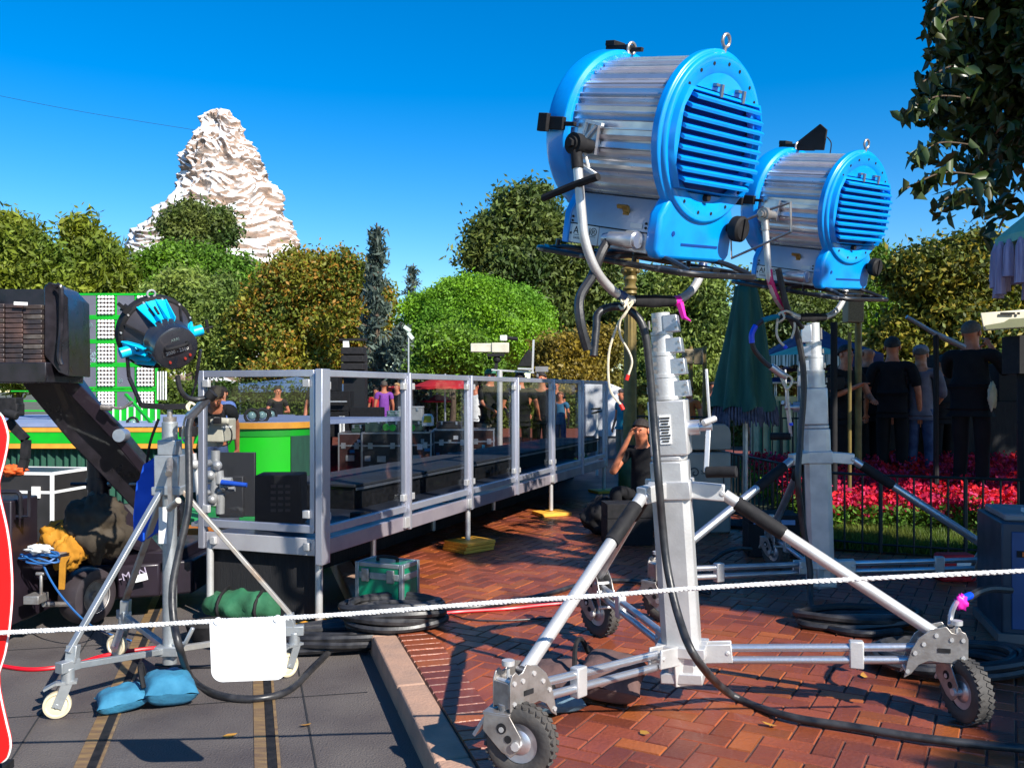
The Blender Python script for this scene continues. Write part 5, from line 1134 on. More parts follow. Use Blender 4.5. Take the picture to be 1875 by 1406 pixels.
# ------------------------------------------------------------------ camera crane dolly
DD = 5.9; D0 = Vector((W(150, 0, DD).x, DD, 0))
dl = thing('camera_dolly', 'black camera crane dolly with thick column, heaviest thing at the left', 'camera dolly', tuple(D0))
DV = mat('violet_cast_black', (.022, .015, .023), .38, .1, (.014, .010, .015), 6, coat=.12, spec=.35, bump=.03)  # black dolly paint with the violet cast of veiling glare put into it
def dp(px, py, d=DD): return W(px, py, d) - D0
m = MB(); m.prism([(-.80, -.45), (-.13, -.45), (-.13, .02), (.16, .12), (.62, .30), (.62, .95), (-.80, .95)], .13, .36); m.box((-.40, .1, .40), (.7, .9, .09)); m.box((.25, .5, .40), (.6, .7, .09)); m.box((.33, .12, .27), (.26, .18, .22), R(18)); m.build('chassis', DV, dl, bevel=.015)
a = dp(0, 905, 5.45); b = dp(46, 1140, 5.45); m = MB(); m.box(((a.x + b.x) / 2 - .1, a.y, (a.z + b.z) / 2), (b.x - a.x + .2, .30, a.z - b.z - .04)); m.build('side_tower', DV, dl, bevel=.01)
m = MB(); m.tube(spline([dp(-20, 902, 5.3), dp(20, 900, 5.3), dp(36, 904, 5.3), dp(38, 930, 5.3), dp(38, 948, 5.3)], 3), .012, 7); m.tube([dp(30, 945, 5.3), dp(53, 945, 5.3), dp(54, 898, 5.3)], .01, 7); m.build('rail', BLK, dl)
m = MB(); q0 = dp(66, 1064, 5.35); m.box(q0 + Vector((0, 0, -.10)), (.09, .12, .05)); m.cyl(q0 + Vector((.03, 0, -.08)), q0 + Vector((.03, 0, .04)), .010, n=8); m.cyl(q0 + Vector((.0, 0, .045)), q0 + Vector((.05, 0, .045)), .012, n=8); m.build('brake_pedal', STEEL, dl, bevel=.004)
m = MB(); m.cyl(dp(80, 1106, 5.4), dp(128, 1106, 5.6), .016, n=8); m.cyl(dp(128, 1100, 5.7), dp(160, 1095, 5.85), .03, n=10); m.build('axle', STEEL, dl)
def bigwheel(c, ax, r, w, parent):
    z = Vector(ax).normalized(); x = Vector((0, 0, 1)); y = z.cross(x); WM = Matrix(((x.x, y.x, z.x, c.x), (x.y, y.y, z.y, c.y), (x.z, y.z, z.z, c.z), (0, 0, 0, 1)))
    o = MB(WM).lathe([(r * .55, -w * .45), (r * .72, -w * .5), (r * .93, -w * .42), (r, -w * .22), (r, w * .22), (r * .93, w * .42), (r * .72, w * .5), (r * .55, w * .45)], n=40).build('wheel', mat('smooth_tyre', (.045, .035, .04), .45, 0, (.03, .024, .028), 8), parent)
    MB(WM).lathe([(r * .57, -w * .46), (r * .60, -w * .48), (r * .5, -w * .3), (r * .2, -w * .3), (r * .18, -w * .42), (0, -w * .42)], n=30).build('rim', STEEL, o)
    MB(WM).lathe([(r * .57, w * .46), (r * .60, w * .48), (r * .5, w * .3), (r * .2, w * .3), (r * .18, w * .42), (0, w * .42)], n=30).build('rim', STEEL, o)
bigwheel(dp(160, 1090, 5.75) * 1 + Vector((0, 0, .0)), (.93, -.35, 0), .178, .17, dl)
bigwheel(dp(292, 1010, 7.0), (.93, -.35, 0), .178, .17, dl); bigwheel(dp(-30, 1010, 7.2), (.93, -.35, 0), .178, .17, dl)
m = MB(); a = dp(182, 960, 6.0); b = dp(178, 800, 6.0); m.cyl(a, b, .068, n=28); m.build('column', DV, dl)
m = MB(); q0 = dp(181, 885, 6.0); m.cyl(q0 - Vector((0, 0, .035)), q0 + Vector((0, 0, .035)), .079, n=28); m.cyl(dp(130, 886, 5.95), dp(160, 886, 5.95), .012, n=8); m.build('clamp', DV, dl)
m = MB(); m.cyl(dp(200, 886, 5.9), dp(252, 886, 5.9), .010, n=8); m.cyl(dp(198, 886, 5.9), dp(212, 884, 5.9), .018, n=8); m.build('bolt', STEEL, dl)
m = MB(); m.add([dp(200, 930, 5.9), dp(220, 915, 5.9), dp(300, 1010, 6.1), dp(290, 1020, 6.1), dp(200, 990, 5.9)] + [dp(200, 930, 6.1), dp(220, 915, 6.1), dp(300, 1010, 6.3), dp(290, 1020, 6.3), dp(200, 990, 6.1)], [(0, 1, 2, 3, 4), (9, 8, 7, 6, 5)] + [(i, (i + 1) % 5, 5 + (i + 1) % 5, 5 + i) for i in range(5)]); m.build('strut', DV, dl)
text('lettering', '-MAN', .07, Matrix.Translation(dp(243, 1052, 5.88)) @ Matrix.Rotation(R(18), 4, 'Z') @ Matrix.Rotation(R(90), 4, 'X') @ Matrix.Rotation(R(14), 4, 'Z'), mat('pale_violet', (.35, .3, .4), .6), dl)
MB().box(dp(255, 1058, 5.86), (.10, .006, .045), (0, R(-12), R(18))).build('sticker', WHT, dl)
m = MB(); q0 = dp(108, 1018, 5.45); m.cyl(q0 - Vector((0, 0, .03)), q0 + Vector((0, 0, .02)), .058, n=22); m.cyl(q0 + Vector((0, 0, .02)), q0 + Vector((0, 0, .024)), .045, n=22, mat=1); m.build('round_cap', [BLK, STEEL], dl)
# crane arm with counterweights (rests on the column: a thing of its own)
ca = thing('crane_arm', 'thick black sloping crane arm with stacked counterweights', 'crane arm', tuple(W(182, 800, 6.0)))
A0 = Vector(ca.location)
def ap(px, py, d): return W(px, py, d) - A0
m = MB(); P0 = ap(62, 655, 5.5); P1 = ap(205, 800, 5.95); P2 = ap(320, 950, 6.4)
sd = Vector((.92, -.38, 0)).normalized()
def plate(pts, off, th, nm, m_=DV):
    n_ = len(pts); mm = MB(); mm.add([p + off for p in pts] + [p + off + Vector((-.15, .9, 0)).normalized() * th for p in pts], [tuple(range(n_)), tuple(range(n_, 2 * n_))[::-1]] + [(i, (i + 1) % n_, n_ + (i + 1) % n_, n_ + i) for i in range(n_)]); return mm.build(nm, m_, ca, bevel=.008)
beam = [ap(75, 560, 5.42), ap(100, 655, 5.45), ap(127, 690, 5.5), ap(160, 735, 5.6), ap(212, 790, 5.75), ap(330, 935, 6.1), ap(330, 985, 6.15), ap(262, 950, 6.0), ap(130, 812, 5.65), ap(42, 705, 5.4), ap(40, 620, 5.38)]
plate(beam, Vector((0, 0, 0)), .26, 'beam', BLK)
plate([ap(103, 655, 5.36), ap(127, 685, 5.40), ap(215, 775, 5.62), ap(228, 805, 5.66), ap(330, 925, 6.0), ap(320, 945, 6.0), ap(214, 815, 5.66), ap(96, 690, 5.36)], Vector((0, 0, 0)), .05, 'side_rail', DV)
# weight cradle: end plates + bottom tray
plate([ap(-30, 530, 5.1), ap(8, 530, 5.1), ap(18, 545, 5.1), ap(20, 700, 5.1), ap(-30, 700, 5.1)], Vector((-.35, .0, 0)), .04, 'cradle_plate', DV)
plate([ap(80, 525, 5.05), ap(90, 516, 5.05), ap(100, 520, 5.05), ap(124, 545, 5.15), ap(126, 640, 5.15), ap(126, 690, 5.15), ap(108, 682, 5.05), ap(80, 650, 5.05)], Vector((0, 0, 0)), .42, 'cradle_plate', BLK)
m = MB(); m.tube(spline([ap(103, 524, 5.04), ap(112, 530, 5.04), ap(112, 600, 5.06), ap(108, 650, 5.05), ap(112, 668, 5.05)], 4), .014, 8); m.tube(spline([ap(105, 524, 5.2), ap(118, 530, 5.3), ap(127, 552, 5.4)], 4), .014, 8); m.build('hand_rail', BLK, ca)
m = MB(); a = ap(-60, 663, 5.0); b = ap(84, 701, 5.0); m.box(((a.x + b.x) / 2, a.y + .22, (a.z + b.z) / 2), (b.x - a.x, .44, a.z - b.z)); m.build('tray', BLK, ca, bevel=.006)
m = MB(); a = ap(-60, 528, 5.4); b = ap(84, 560, 5.4); m.box(((a.x + b.x) / 2, a.y + .05, (a.z + b.z) / 2), (b.x - a.x, .02, a.z - b.z)); m.build('back_plate', BLK, ca)
wt = mat('iron_weight', (.035, .028, .03), .5, .3, (.10, .055, .045), 7, .45, .7, bump=.15)
wt2 = mat('worn_iron_weight', (.12, .10, .085), .5, .3, (.05, .035, .03), 9, .4, .6, bump=.15)
for c in range(3):
    for r in range(12):
        x0, x1 = ((-70, 7), (9, 41), (42, 76))[c]; y = 556 + r * 9.1 + (2 if c == 2 else 0)
        if c == 0 and r < 0: continue
        a = ap(x0, y, 5.03); b = ap(x1, y + 8.2, 5.03); MB().box(((a.x + b.x) / 2, a.y + .14, (a.z + b.z) / 2), (b.x - a.x, .28, a.z - b.z)).build('weight', wt2 if (c, r) in ((2, 0), (2, 2), (2, 6), (2, 8), (0, 3)) else wt, ca, bevel=.003, seg=1)
MB().box(ap(38, 556, 5.0), (.075, .004, .018), (0, .05, 0)).build('paper_strip', WHT, ca)
m = MB(); a = ap(132, 692, 5.42); m.cyl(a - Vector((0, .01, 0)), a + Vector((0, .06, 0)), .026, n=20).cut(); a = ap(220, 797, 5.60); m.cyl(a - Vector((0, .02, 0)), a + Vector((0, .06, 0)), .040, n=24); m.build('pin', ALU, ca)
m = MB(); m.tube(spline([ap(195, 742, 5.5), ap(222, 748, 5.5), ap(243, 735, 5.5)], 3), .009, 6); m.cyl(ap(186, 745, 5.5), ap(204, 747, 5.5), .02, n=8); m.build('lock_lever', STEEL, ca)
# rolled jacket and things on the dolly
jk = thing('ochre_jacket', 'ochre and dark rolled jacket heaped on the dolly deck', 'jacket', tuple(W(150, 1020, 5.65)))
def lump(c, r, seed, m_, nm, par, amp=.25, N_=22, fq=2.2):
    m = MB(); vs = []
    for i in range(N_ + 1):
        for k in range(N_ * 2):
            ph, a = PI * i / N_, PI * k / N_; d = Vector((math.sin(ph) * math.cos(a), math.sin(ph) * math.sin(a), math.cos(ph)))
            q = 1 + amp * noise.noise(d * fq + Vector((seed, 0, 0))) + amp * .55 * (1 - abs(noise.noise(d * fq * 2 + Vector((seed, 5, 0))))) ** 3 - amp * .3
            vs.append(Vector(c) + Vector((d.x * r[0] * q, d.y * r[1] * q, d.z * r[2] * q)))
    K = N_ * 2; m.add(vs, [(i * K + k, (i + 1) * K + k, (i + 1) * K + (k + 1) % K, i * K + (k + 1) % K) for i in range(N_) for k in range(K)]); return m.build(nm, m_, par, sharp=180)
OCH = mat('ochre_cloth', (.46, .20, .008), .85, 0, (.34, .14, .006), 7, bump=.5, bsc=12)
DKC = mat('dark_olive_cloth', (.045, .032, .018), .9, 0, (.03, .022, .014), 7, bump=.5, bsc=12)
lump((-.10, .0, .10), (.17, .14, .12), 2, OCH, 'sleeve', jk, .35); lump((.06, .05, .17), (.20, .18, .20), 5, DKC, 'body', jk, .35)
m = MB(); m.add([(.02, -.16, -.01), (.10, -.15, -.01), (.08, -.16, .16), (.02, -.17, .14)], [(0, 1, 2, 3)]); lump((-.03, -.12, .05), (.10, .06, .10), 9, OCH, 'flap', jk, .35)
t_ = thing('yellow_gloves', 'yellow work glove strip hanging over the dolly edge', 'glove', tuple(W(112, 1048, 5.3))); m = MB(); m.prism([(-.015, -.10), (.02, -.10), (.03, .06), (.06, .10), (.0, .09), (-.01, .05)], -.008, .008, XZ); m.build('cloth', OCH, t_, bevel=.004)
rg = random.Random(5); m = MB(); base = W(75, 1030, 5.35)
pts = [base + Vector((.10 * math.cos(k * 1.1) + rg.uniform(-.03, .03), .05 * math.sin(k * 1.1), .03 + rg.uniform(-.03, .03))) for k in range(26)]
m.tube(spline(pts, 4), .006, 5); m.tube(spline([base + Vector((.02, -.02, 0)), W(95, 1065, 5.3), W(120, 1100, 5.2), W(160, 1140, 5.25), G(200, 1160, .01), G(240, 1172, .01)], 5), .0055, 5)
tag(m.build('blue_wire', mat('blue_wire', (.02, .12, .35), .5)), 'tangled thin blue wire on the dolly trailing to the street', 'wire')
t_ = tag(lump(W(70, 1005, 5.3), (.07, .04, .025), 3, CWHT, 'white_rag', None, .5), 'crumpled white rag with pipe on the dolly', 'rag')
t_ = tag(MB().cyl(W(212, 990, 5.85), W(212, 968, 5.85), .03, n=14).cyl(W(212, 968, 5.85), W(212, 960, 5.85), .014, n=10, mat=1).build('water_bottle', [mat('clear_plastic', (.3, .4, .42), .1), mat('green_cap', (.0, .35, .15), .5)]), 'small water bottle with green cap on the dolly', 'bottle')
# white edged case behind dolly
wc_ = W(70, 960, 7.6); cz = case('flight_case', 'dark flight case with white edges at far left, orange cloth on top', (W(50, 0, 7.2).x, 7.35, .0), R(-8), .62, .5, .88, DARKL, WHT, True, 'flight cases', .2, stickers=2, seed=3)
tag(lump(W(22, 861, 7.1), (.10, .06, .04), 3, mat('orange_cloth', (.75, .10, .01), .8), 'orange_cloth', None, .5), 'orange cloth lying on the white edged case at far left', 'cloth')
t_ = thing('cranked_bracket', 'black cranked monitor bracket above the case at far left', 'bracket', tuple(W(30, 850, 7.2))); q = lambda px, py, d=7.1: W(px, py, d) - t_.location
m = MB()
for (a, b) in (((15, 770), (28, 785)), ((28, 785), (48, 805)), ((48, 805), (46, 840)), ((46, 840), (40, 860))): m.bar(q(*a), q(*b), .06, .05, up=(0, 1, 0))
m.build('arm', BLKM, t_); m = MB(); m.box(q(15, 750), (.20, .12, .10)); m.box(q(20, 735), (.14, .12, .06)); m.cyl(q(8, 755, 7.0), q(32, 762, 7.0), .035, n=12); m.build('head', BLKM, t_, bevel=.008)

# ------------------------------------------------------------------ camera rig and monitor behind the end panel
rig = thing('studio_camera_rig', 'beige studio camera with silver gear seen through the end panel', 'studio camera', tuple(G(405, 955, .2))); o0 = Vector(rig.location); q = lambda px, py, d=7.6: W(px, py, d) - o0
m = MB(); m.box(q(405, 787), (.15, .34, .19)); m.box(q(388, 800), (.14, .2, .15)); m.cyl(q(390, 770, 7.4), q(420, 772, 7.4), .03, n=10); m.build('camera_body', CREAMP, rig, bevel=.012)
m = MB(); m.box(q(372, 770, 7.4), (.10, .12, .07)); m.box(q(345, 790, 7.2), (.10, .16, .08)); m.box(q(398, 770, 7.35), (.06, .04, .05)); m.build('viewfinder', BLKM, rig, bevel=.006)
m = MB(); m.tube(spline([q(410, 770, 7.4), q(424, 790, 7.35), q(420, 812, 7.35), q(398, 818, 7.35)], 4), .006, 6); m.build('lead', BLKM, rig)
m = MB()
for (a, b, r) in (((395, 825), (393, 925), .035), ((375, 880), (425, 880), .028), ((380, 902), (430, 895), .022), ((400, 862), (402, 885), .04), ((372, 850), (398, 845), .03), ((404, 905), (403, 940), .035), ((350, 760), (372, 760), .02), ((355, 830), (368, 945), .02)): m.cyl(q(*a, 7.3), q(*b, 7.3), r, n=12)
for (px, py) in ((398, 852), (385, 870), (410, 890), (388, 915), (356, 850), (372, 905)): m.ball(q(px, py, 7.25), .04, 10)
m.build('pan_head', ALUB, rig)
m = MB(); m.box(q(370, 880, 7.6), (.28, .3, .02)); m.box(q(395, 955, 7.5), (.3, .3, .03)); m.prism([(-.16, 0), (.12, 0), (.0, .35), (-.10, .35)], -.02, .02, Matrix.Translation(q(350, 900, 7.4)) @ XZ); m.build('mount_plate', ALU, rig)
m = MB(); m.cyl(q(405, 883, 7.2), q(452, 888, 7.2), .022, .018, 10); m.build('blue_grip', CBLU, rig)
mo = thing('monitor', 'black flat monitor seen from behind through the end panel', 'monitor', tuple(W(432, 965, 8.2))); q = lambda px, py, d=8.2: W(px, py, d) - mo.location
a = q(397, 828); b = q(468, 945); MB().box(((a.x + b.x) / 2, 0, (a.z + b.z) / 2), (b.x - a.x, .05, a.z - b.z)).build('back_panel', mat('monitor_plastic', (.03, .03, .034), .5), mo, bevel=.006)
a = q(405, 870); b = q(450, 945); MB().box(((a.x + b.x) / 2, -.05, (a.z + b.z) / 2), (b.x - a.x, .06, a.z - b.z)).build('electronics_box', mat('monitor_plastic', (.03, .03, .034)), mo, bevel=.01)
MB().box((0, 0, .05), (.05, .04, .2)).box((0, 0, -.0), (.25, .2, .02)).build('foot', BLKM, mo)
t_ = thing('orange_crate', 'orange box low behind the thin stand and platform', 'box', tuple(G(352, 990))); MB().box((0, 0, .07), (.42, .3, .14)).build('body', mat('orange_board', (.40, .12, .01), .7), t_, bevel=.004); MB().box((0, -.02, .012), (.5, .36, .022)).build('base', mat('orange_paint', (.75, .28, .02), .6), t_)

# ------------------------------------------------------------------ flight cases beyond the platform
GRP = 'dark flight cases beyond the platform'
def fc(label, x0, x1, yt, yb, d, rz=0., body=DARKL, trim=ALU, stick=3, seed=1, lid=.3, wheels=True, depth=.6, z=None):
    a = W(x0, yt, d); b = W(x1, yb, d); zb = BZ if z is None else z
    return case('flight_case', label, ((a.x + b.x) / 2, d + depth / 2, zb), rz, b.x - a.x, depth, a.z - zb, body, trim, wheels, GRP, lid, stickers=stick, seed=seed)
fc('maroon side flight case at the left end of the row of cases', 617, 660, 793, 850, 13.9, R(4), MARO, ALU, 3, 2)
fc('wide black flight case with stickers, second in the row behind the panel', 662, 735, 792, 850, 13.6, 0, DARKL, ALU, 4, 4)
fc('black flight case third in the row, under the cream lamp', 737, 790, 791, 848, 13.8, 0, DARKL, ALU, 4, 5)
fc('long black flight case fourth in the row beside the crew', 793, 862, 786, 842, 14.2, 0, DARKL, ALU, 5, 7)
fc('dark red flight case behind the man in green cap', 862, 905, 786, 838, 14.8, 0, MARO, ALU, 3, 9)
GRN2 = mat('dark_green_plastic', (.03, .06, .045), .5, 0, (.02, .045, .035), 5)
def crate(label, x0, x1, yt, yb, d, m_, grp='small boxes stacked on the flight cases', name='tool_box'):
    a = W(x0, yt, d); b = W(x1, yb, d); t = thing(name, label, 'tool box', ((a.x + b.x) / 2, d, b.z), 0, grp); w = b.x - a.x; h = a.z - b.z
    MB().box((0, .15, h * .42), (w, .3, h * .84)).build('body', m_, t, bevel=.01); MB().box((0, .15, h * .92), (w * 1.03, .31, h * .15)).build('lid', m_, t, bevel=.008)
    m = MB()
    for sx in (-1, 1): m.box((sx * w * .3, -.006, h * .8), (.03, .014, .05)).cut()
    m.build('latch', ALU, t); return t
crate('low green tool box at the left on the cases', 643, 665, 778, 792, 13.9, GRN2); crate('green military style box beside the low tool box', 668, 700, 768, 791, 13.8, GRN2); crate('green box with lime labels on the black case', 702, 732, 770, 791, 13.9, GRN2); crate('teal tool box stacked above the green boxes', 708, 730, 752, 770, 14.1, mat('teal_plastic', (.10, .17, .17), .5))
crate('upright light grey equipment box above the cases', 729, 773, 744, 770, 14.2, mat('light_grey_box', (.28, .29, .30), .5)); crate('lower green box under the grey box', 734, 775, 770, 790, 14.1, GRN2); crate('black box with yellow tag right of the cream lamp', 800, 845, 772, 785, 14.4, DARKL)
for (px, py, lb) in ((707, 782, 'lime green tape roll left of the other on the cases'), (719, 783, 'lime green tape roll in front of the teal tool box'), (754, 783, 'lime green tape roll right of the rail post')):
    p = W(px, py, 13.55); tag(MB().cyl(p + Vector((0, .03, 0)), p + Vector((0, -.03, 0)), .05, n=16).build('tape_roll', mat('lime_tape', (.05, .75, .03), .5)), lb, 'tape roll', 'lime tape rolls on the cases')
t_ = thing('cream_work_lamp', 'cream and yellow lamp head on top of the flight cases', 'lamp', tuple(W(783, 790, 13.6))); q = lambda px, py: W(px, py, 13.6) - t_.location
m = MB(); m.prism([(q(773, 780).x, q(773, 780).z), (q(794, 780).x, q(794, 780).z), (q(794, 765).x, q(794, 765).z), (q(790, 758).x, q(790, 758).z), (q(777, 758).x, q(777, 758).z), (q(773, 765).x, q(773, 765).z)], -.06, .06, XZ); m.build('housing', WHT, t_, bevel=.01)
m = MB(); m.prism([(q(776, 773).x, q(776, 773).z), (q(791, 773).x, q(791, 773).z), (q(790, 761).x, q(790, 761).z), (q(778, 761).x, q(778, 761).z)], -.07, -.062, XZ); m.build('front', mat('yellow_front', (.6, .48, .03), .5), t_); MB().cyl((0, 0, .0), (0, 0, .09), .02, n=8).build('foot', BLKM, t_)
# loudspeaker tower and dark gear seen through the second panel
sp = thing('loudspeaker', 'black line array loudspeaker on a dark tower above the railing', 'loudspeaker', tuple(G(648, 820, BZ))); sp.location.y = 16.; sp.location.x = W(648, 0, 16).x; o0 = Vector(sp.location); q = lambda px, py, d=16.: W(px, py, d) - o0
for (ya, yb) in ((636, 650), (651, 664), (665, 678)):
    a = q(628, ya); b = q(668, yb); MB().box(((a.x + b.x) / 2, 0, (a.z + b.z) / 2), (b.x - a.x, .4, a.z - b.z - .012)).build('cabinet', BLKM, sp, bevel=.01)
a = q(622, 620); b = q(672, 624); MB().box(((a.x + b.x) / 2, 0, (a.z + b.z) / 2), (b.x - a.x, .1, .04)).build('rigging_bar', BLKM, sp); MB().bar(q(634, 622), q(634, 636), .10, .08).build('bracket', WHT, sp)
a = q(610, 700); b = q(675, 790); m = MB(); m.box(((a.x + b.x) / 2 + .05, .2, (a.z) / 2 + .3), (.38, .3, a.z + .4)); m.build('tower', mat('tower_black', (.015, .015, .018), .6), sp)
gk = thing('equipment_rack', 'black stacked audio racks with silver trim behind the corner post', 'equipment rack', tuple(W(615, 0, 14.6))); gk.location.z = BZ; q = lambda px, py, d=14.6: W(px, py, d) - gk.location
for (x0, x1, y0, y1) in ((598, 640, 716, 752), (600, 638, 754, 800), (640, 698, 746, 775), (590, 618, 690, 716)): a = q(x0, y0); b = q(x1, y1); MB().box(((a.x + b.x) / 2, .2, (a.z + b.z) / 2), (b.x - a.x, .4, a.z - b.z)).build('cabinet', BLKM, gk, bevel=.008)
m = MB(); a = q(622, 762); b = q(630, 792); m.tube([q(623, 762, 14.5), q(629, 762, 14.5), q(629, 793, 14.5), q(623, 793, 14.5)], .02, 6, closed=True); m.build('handle', WHT, gk); MB().box(q(618, 735, 14.5), (.30, .05, .02)).build('shelf', ALUB, gk); m = MB(); m.box((.1, .2, .25), (.5, .4, .5)); m.build('base_cabinet', BLKM, gk)
# floodlights on pole
fl = thing('floodlight_stand', 'thin pole with two small pale floodlights beside the grey spruce', 'floodlight', tuple(W(748, 0, 18.))); fl.location.z = 0; q = lambda px, py, d=18.: W(px, py, d) - fl.location
MB().cyl((0, 0, 0), q(748, 600), .018, n=8).build('pole', gal, fl); m = MB(); m.box(q(746, 602), (.16, .06, .07), (0, .6, 0)).cut(); m.box(q(752, 615), (.16, .06, .07), (0, .9, 0)).cut(); m.build('floodlight_head', mat('pale_green_glass', (.6, .7, .6), .3), fl)
# TV camera with seat
tc_ = thing('television_camera', 'white television camera with long lens and empty seat above the railing', 'television camera', tuple(W(915, 0, 15.5))); tc_.location.z = BZ; q = lambda px, py, d=15.5: W(px, py, d) - tc_.location
m = MB(); a = q(862, 629); b = q(900, 645); m.box(((a.x + b.x) / 2, 0, (a.z + b.z) / 2), (b.x - a.x, .16, a.z - b.z)); m.build('lens_hood', CREAMP, tc_, bevel=.012)
m = MB(); a = q(900, 628); b = q(932, 646); m.box(((a.x + b.x) / 2, 0, (a.z + b.z) / 2), (b.x - a.x, .2, a.z - b.z)); m.build('camera_body', CREAMP, tc_, bevel=.012)
m = MB(); m.box(q(922, 619), (.12, .12, .09)); m.build('viewfinder', WHT, tc_, bevel=.01); MB().cyl(q(926, 618), q(948, 621), .032, n=10).build('viewfinder_tube', BLKM, tc_)
m = MB(); m.box(q(908, 650), (.3, .16, .05)); m.ball(q(910, 658), .07, 8); m.bar(q(910, 655), q(908, 676), .06, .06, up=(0, 1, 0)); m.box(q(896, 656), (.06, .05, .04)); m.build('pan_head', BLKM, tc_)
m = MB(); m.bar(q(900, 677), q(978, 682), .05, .03); m.bar(q(975, 682), q(977, 622), .035, .03, up=(0, 1, 0)); m.bar(q(948, 675), q(975, 676), .2, .03); m.cyl(q(915, 678), (q(915, 678).x, 0, .0), .05, n=10); m.build('frame', ALUB, tc_)
m = MB(); m.prism([(q(944, 672).x, q(944, 672).z), (q(972, 672).x, q(972, 672).z), (q(974, 645).x, q(974, 645).z), (q(968, 640).x, q(968, 640).z), (q(956, 655).x, q(956, 655).z), (q(950, 668).x, q(950, 668).z)], -.1, .15, XZ); m.build('seat', BLKM, tc_, bevel=.02)
m = MB(); m.box(q(992, 676), (.22, .1, .09)); m.cyl(q(984, 674), q(984, 690), .02, n=6); m.build('monitor', GREY, tc_)
# parasols and tents behind
def parasol(name, label, px, py_top, rx_px, drop_px, d, m_, base_z=BZ, fringe=None, group=None, nseg=8, val=None, rot=.2):
    top = W(px, py_top, d); k = d / FPX; r = rx_px * k; h = drop_px * k; t = thing(name, label, 'parasol', (top.x, d, base_z), rot, group); zt = top.z - base_z
    m = MB(); vs = [(0, 0, zt)]; n = nseg * 6
    for j in range(1, 5):
        f = j / 4
        for i in range(n):
            a = 2 * PI * i / n; sag = abs(math.sin(a * nseg / 2)); rr = r * f * (1 - .07 * (1 - abs(math.cos(a * nseg / 2))) * f); vs.append((rr * math.cos(a), rr * math.sin(a), zt - h * (f ** 1.25) - .02 * 0))
    fs = [(0, 1 + i, 1 + (i + 1) % n) for i in range(n)] + [(1 + (j - 1) * n + i, 1 + j * n + i, 1 + j * n + (i + 1) % n, 1 + (j - 1) * n + (i + 1) % n) for j in range(1, 4) for i in range(n)]
    m.add(vs, fs); m.build('canopy', m_, t, sharp=20); m = MB(); vs = []; vh = (val or h * .22)
    for i in range(n):
        a = 2 * PI * i / n; rr = r * (1 - .07 * (1 - abs(math.cos(a * nseg / 2)))); sc = vh * (.8 + .2 * abs(math.sin(i * PI / 3)))
        vs += [(rr * math.cos(a), rr * math.sin(a), zt - h + .002), (rr * 1.003 * math.cos(a), rr * 1.003 * math.sin(a), zt - h - sc)]
    m.add(vs, [(2 * i, 2 * i + 1, 2 * ((i + 1) % n) + 1, 2 * ((i + 1) % n)) for i in range(n)]); m.build('valance', fringe or m_, t, sharp=180)
    MB().cyl((0, 0, 0), (0, 0, zt + .05), .025, n=8).build('pole', gal, t); return t
RP_ = 'red parasols behind the flight cases'
parasol('parasol', 'largest red parasol, centre of the three behind the railing', 815, 688, 62, 20, 22, CRED, group=RP_); parasol('parasol', 'dark red parasol at the left, partly behind a rail post', 755, 698, 45, 12, 25, CRED, group=RP_); parasol('parasol', 'small red parasol seen low under the large one', 800, 722, 32, 12, 27, CRED, group=RP_)
DKG = mat('dark_green_canvas', (.012, .09, .06), .75, 0, (.008, .06, .045), 4, stretch=(3, 3, .3), bump=.15)
MINT = mat('mint_canvas', (.22, .50, .36), .75, 0, (.16, .40, .28), 3)
FR = mat('lilac_fringe', (.42, .36, .50), .85, 0, (.25, .2, .3), 9, stretch=(6, 6, .5), bump=.5)
stripe = mat('striped_valance', (.7, .7, .62), .8, 0, (.05, .10, .08), 22, .48, .52, stretch=(2, 2, .02))
parasol('parasol', 'mint green parasol with striped valance behind the farther mast', 1478, 630, 76, 22, 12.5, MINT, fringe=stripe, val=.16)
parasol('parasol', 'blue and white parasol edge low behind the closed green one', 1420, 690, 42, 10, 17, mat('blue_canvas', (.02, .12, .5), .7), fringe=WHT)
parasol('parasol', 'mint parasol with tasselled lilac fringe cut by the right edge', 1948, 350, 112, 82, 5.6, MINT, fringe=MINT, val=.05, base_z=BZ, rot=.39)
# tassels on the right-edge parasol
pr = [o for o in bpy.data.objects if o.get('label', '').startswith('mint parasol with tas')][0]
rr0 = 112 * 5.6 / FPX; zt = W(0, 350, 5.6).z - BZ - 82 * 5.6 / FPX
for k in range(26):
    a = 2 * PI * k / 26; rr = rr0 * .985; x, y = rr * math.cos(a), rr * math.sin(a); L2 = .20 + .05 * (k % 3)
    MB().tube([(x, y, zt - .03), (x, y, zt - .08), (x * 1.005, y * 1.005, zt - L2), (x * 1.01, y * 1.01, zt - L2 - .06)], [.012, .030, .034, .036], 7).build('tassel', FR, pr)
# closed parasol
cp = thing('closed_parasol', 'tall closed dark green parasol with ragged fringe between the two masts', 'parasol', (W(1365, 0, 9.4).x, 9.4, BZ)); q = lambda px, py, d=9.4: W(px, py, d) - cp.location
zt = q(0, 524).z; zb = q(0, 748).z; k = 9.4 / FPX; m = MB(); n = 64; vs = []
for j in range(17):
    f = j / 16; z = zt + (zb - zt) * f; r = (18 + 33 * f ** .9 + (3 if f > .9 else 0)) * k
    for i in range(n): a = 2 * PI * i / n; rr = r * (1 + (.10 + .10 * f) * math.cos(8 * a + .8 * math.sin(3 * f)) + .05 * math.cos(3 * a + 4 * f)); vs.append((rr * math.cos(a) + .05 * f * (.5 - f), rr * math.sin(a), z + .03 * math.sin(8 * a) * (f > .9)))
m.add(vs, [(j * n + i, (j + 1) * n + i, (j + 1) * n + (i + 1) % n, j * n + (i + 1) % n) for j in range(16) for i in range(n)] + [tuple(range(n))]); m.build('folded_canopy', DKG, cp, sharp=180)
m = MB(); rgf = random.Random(2)
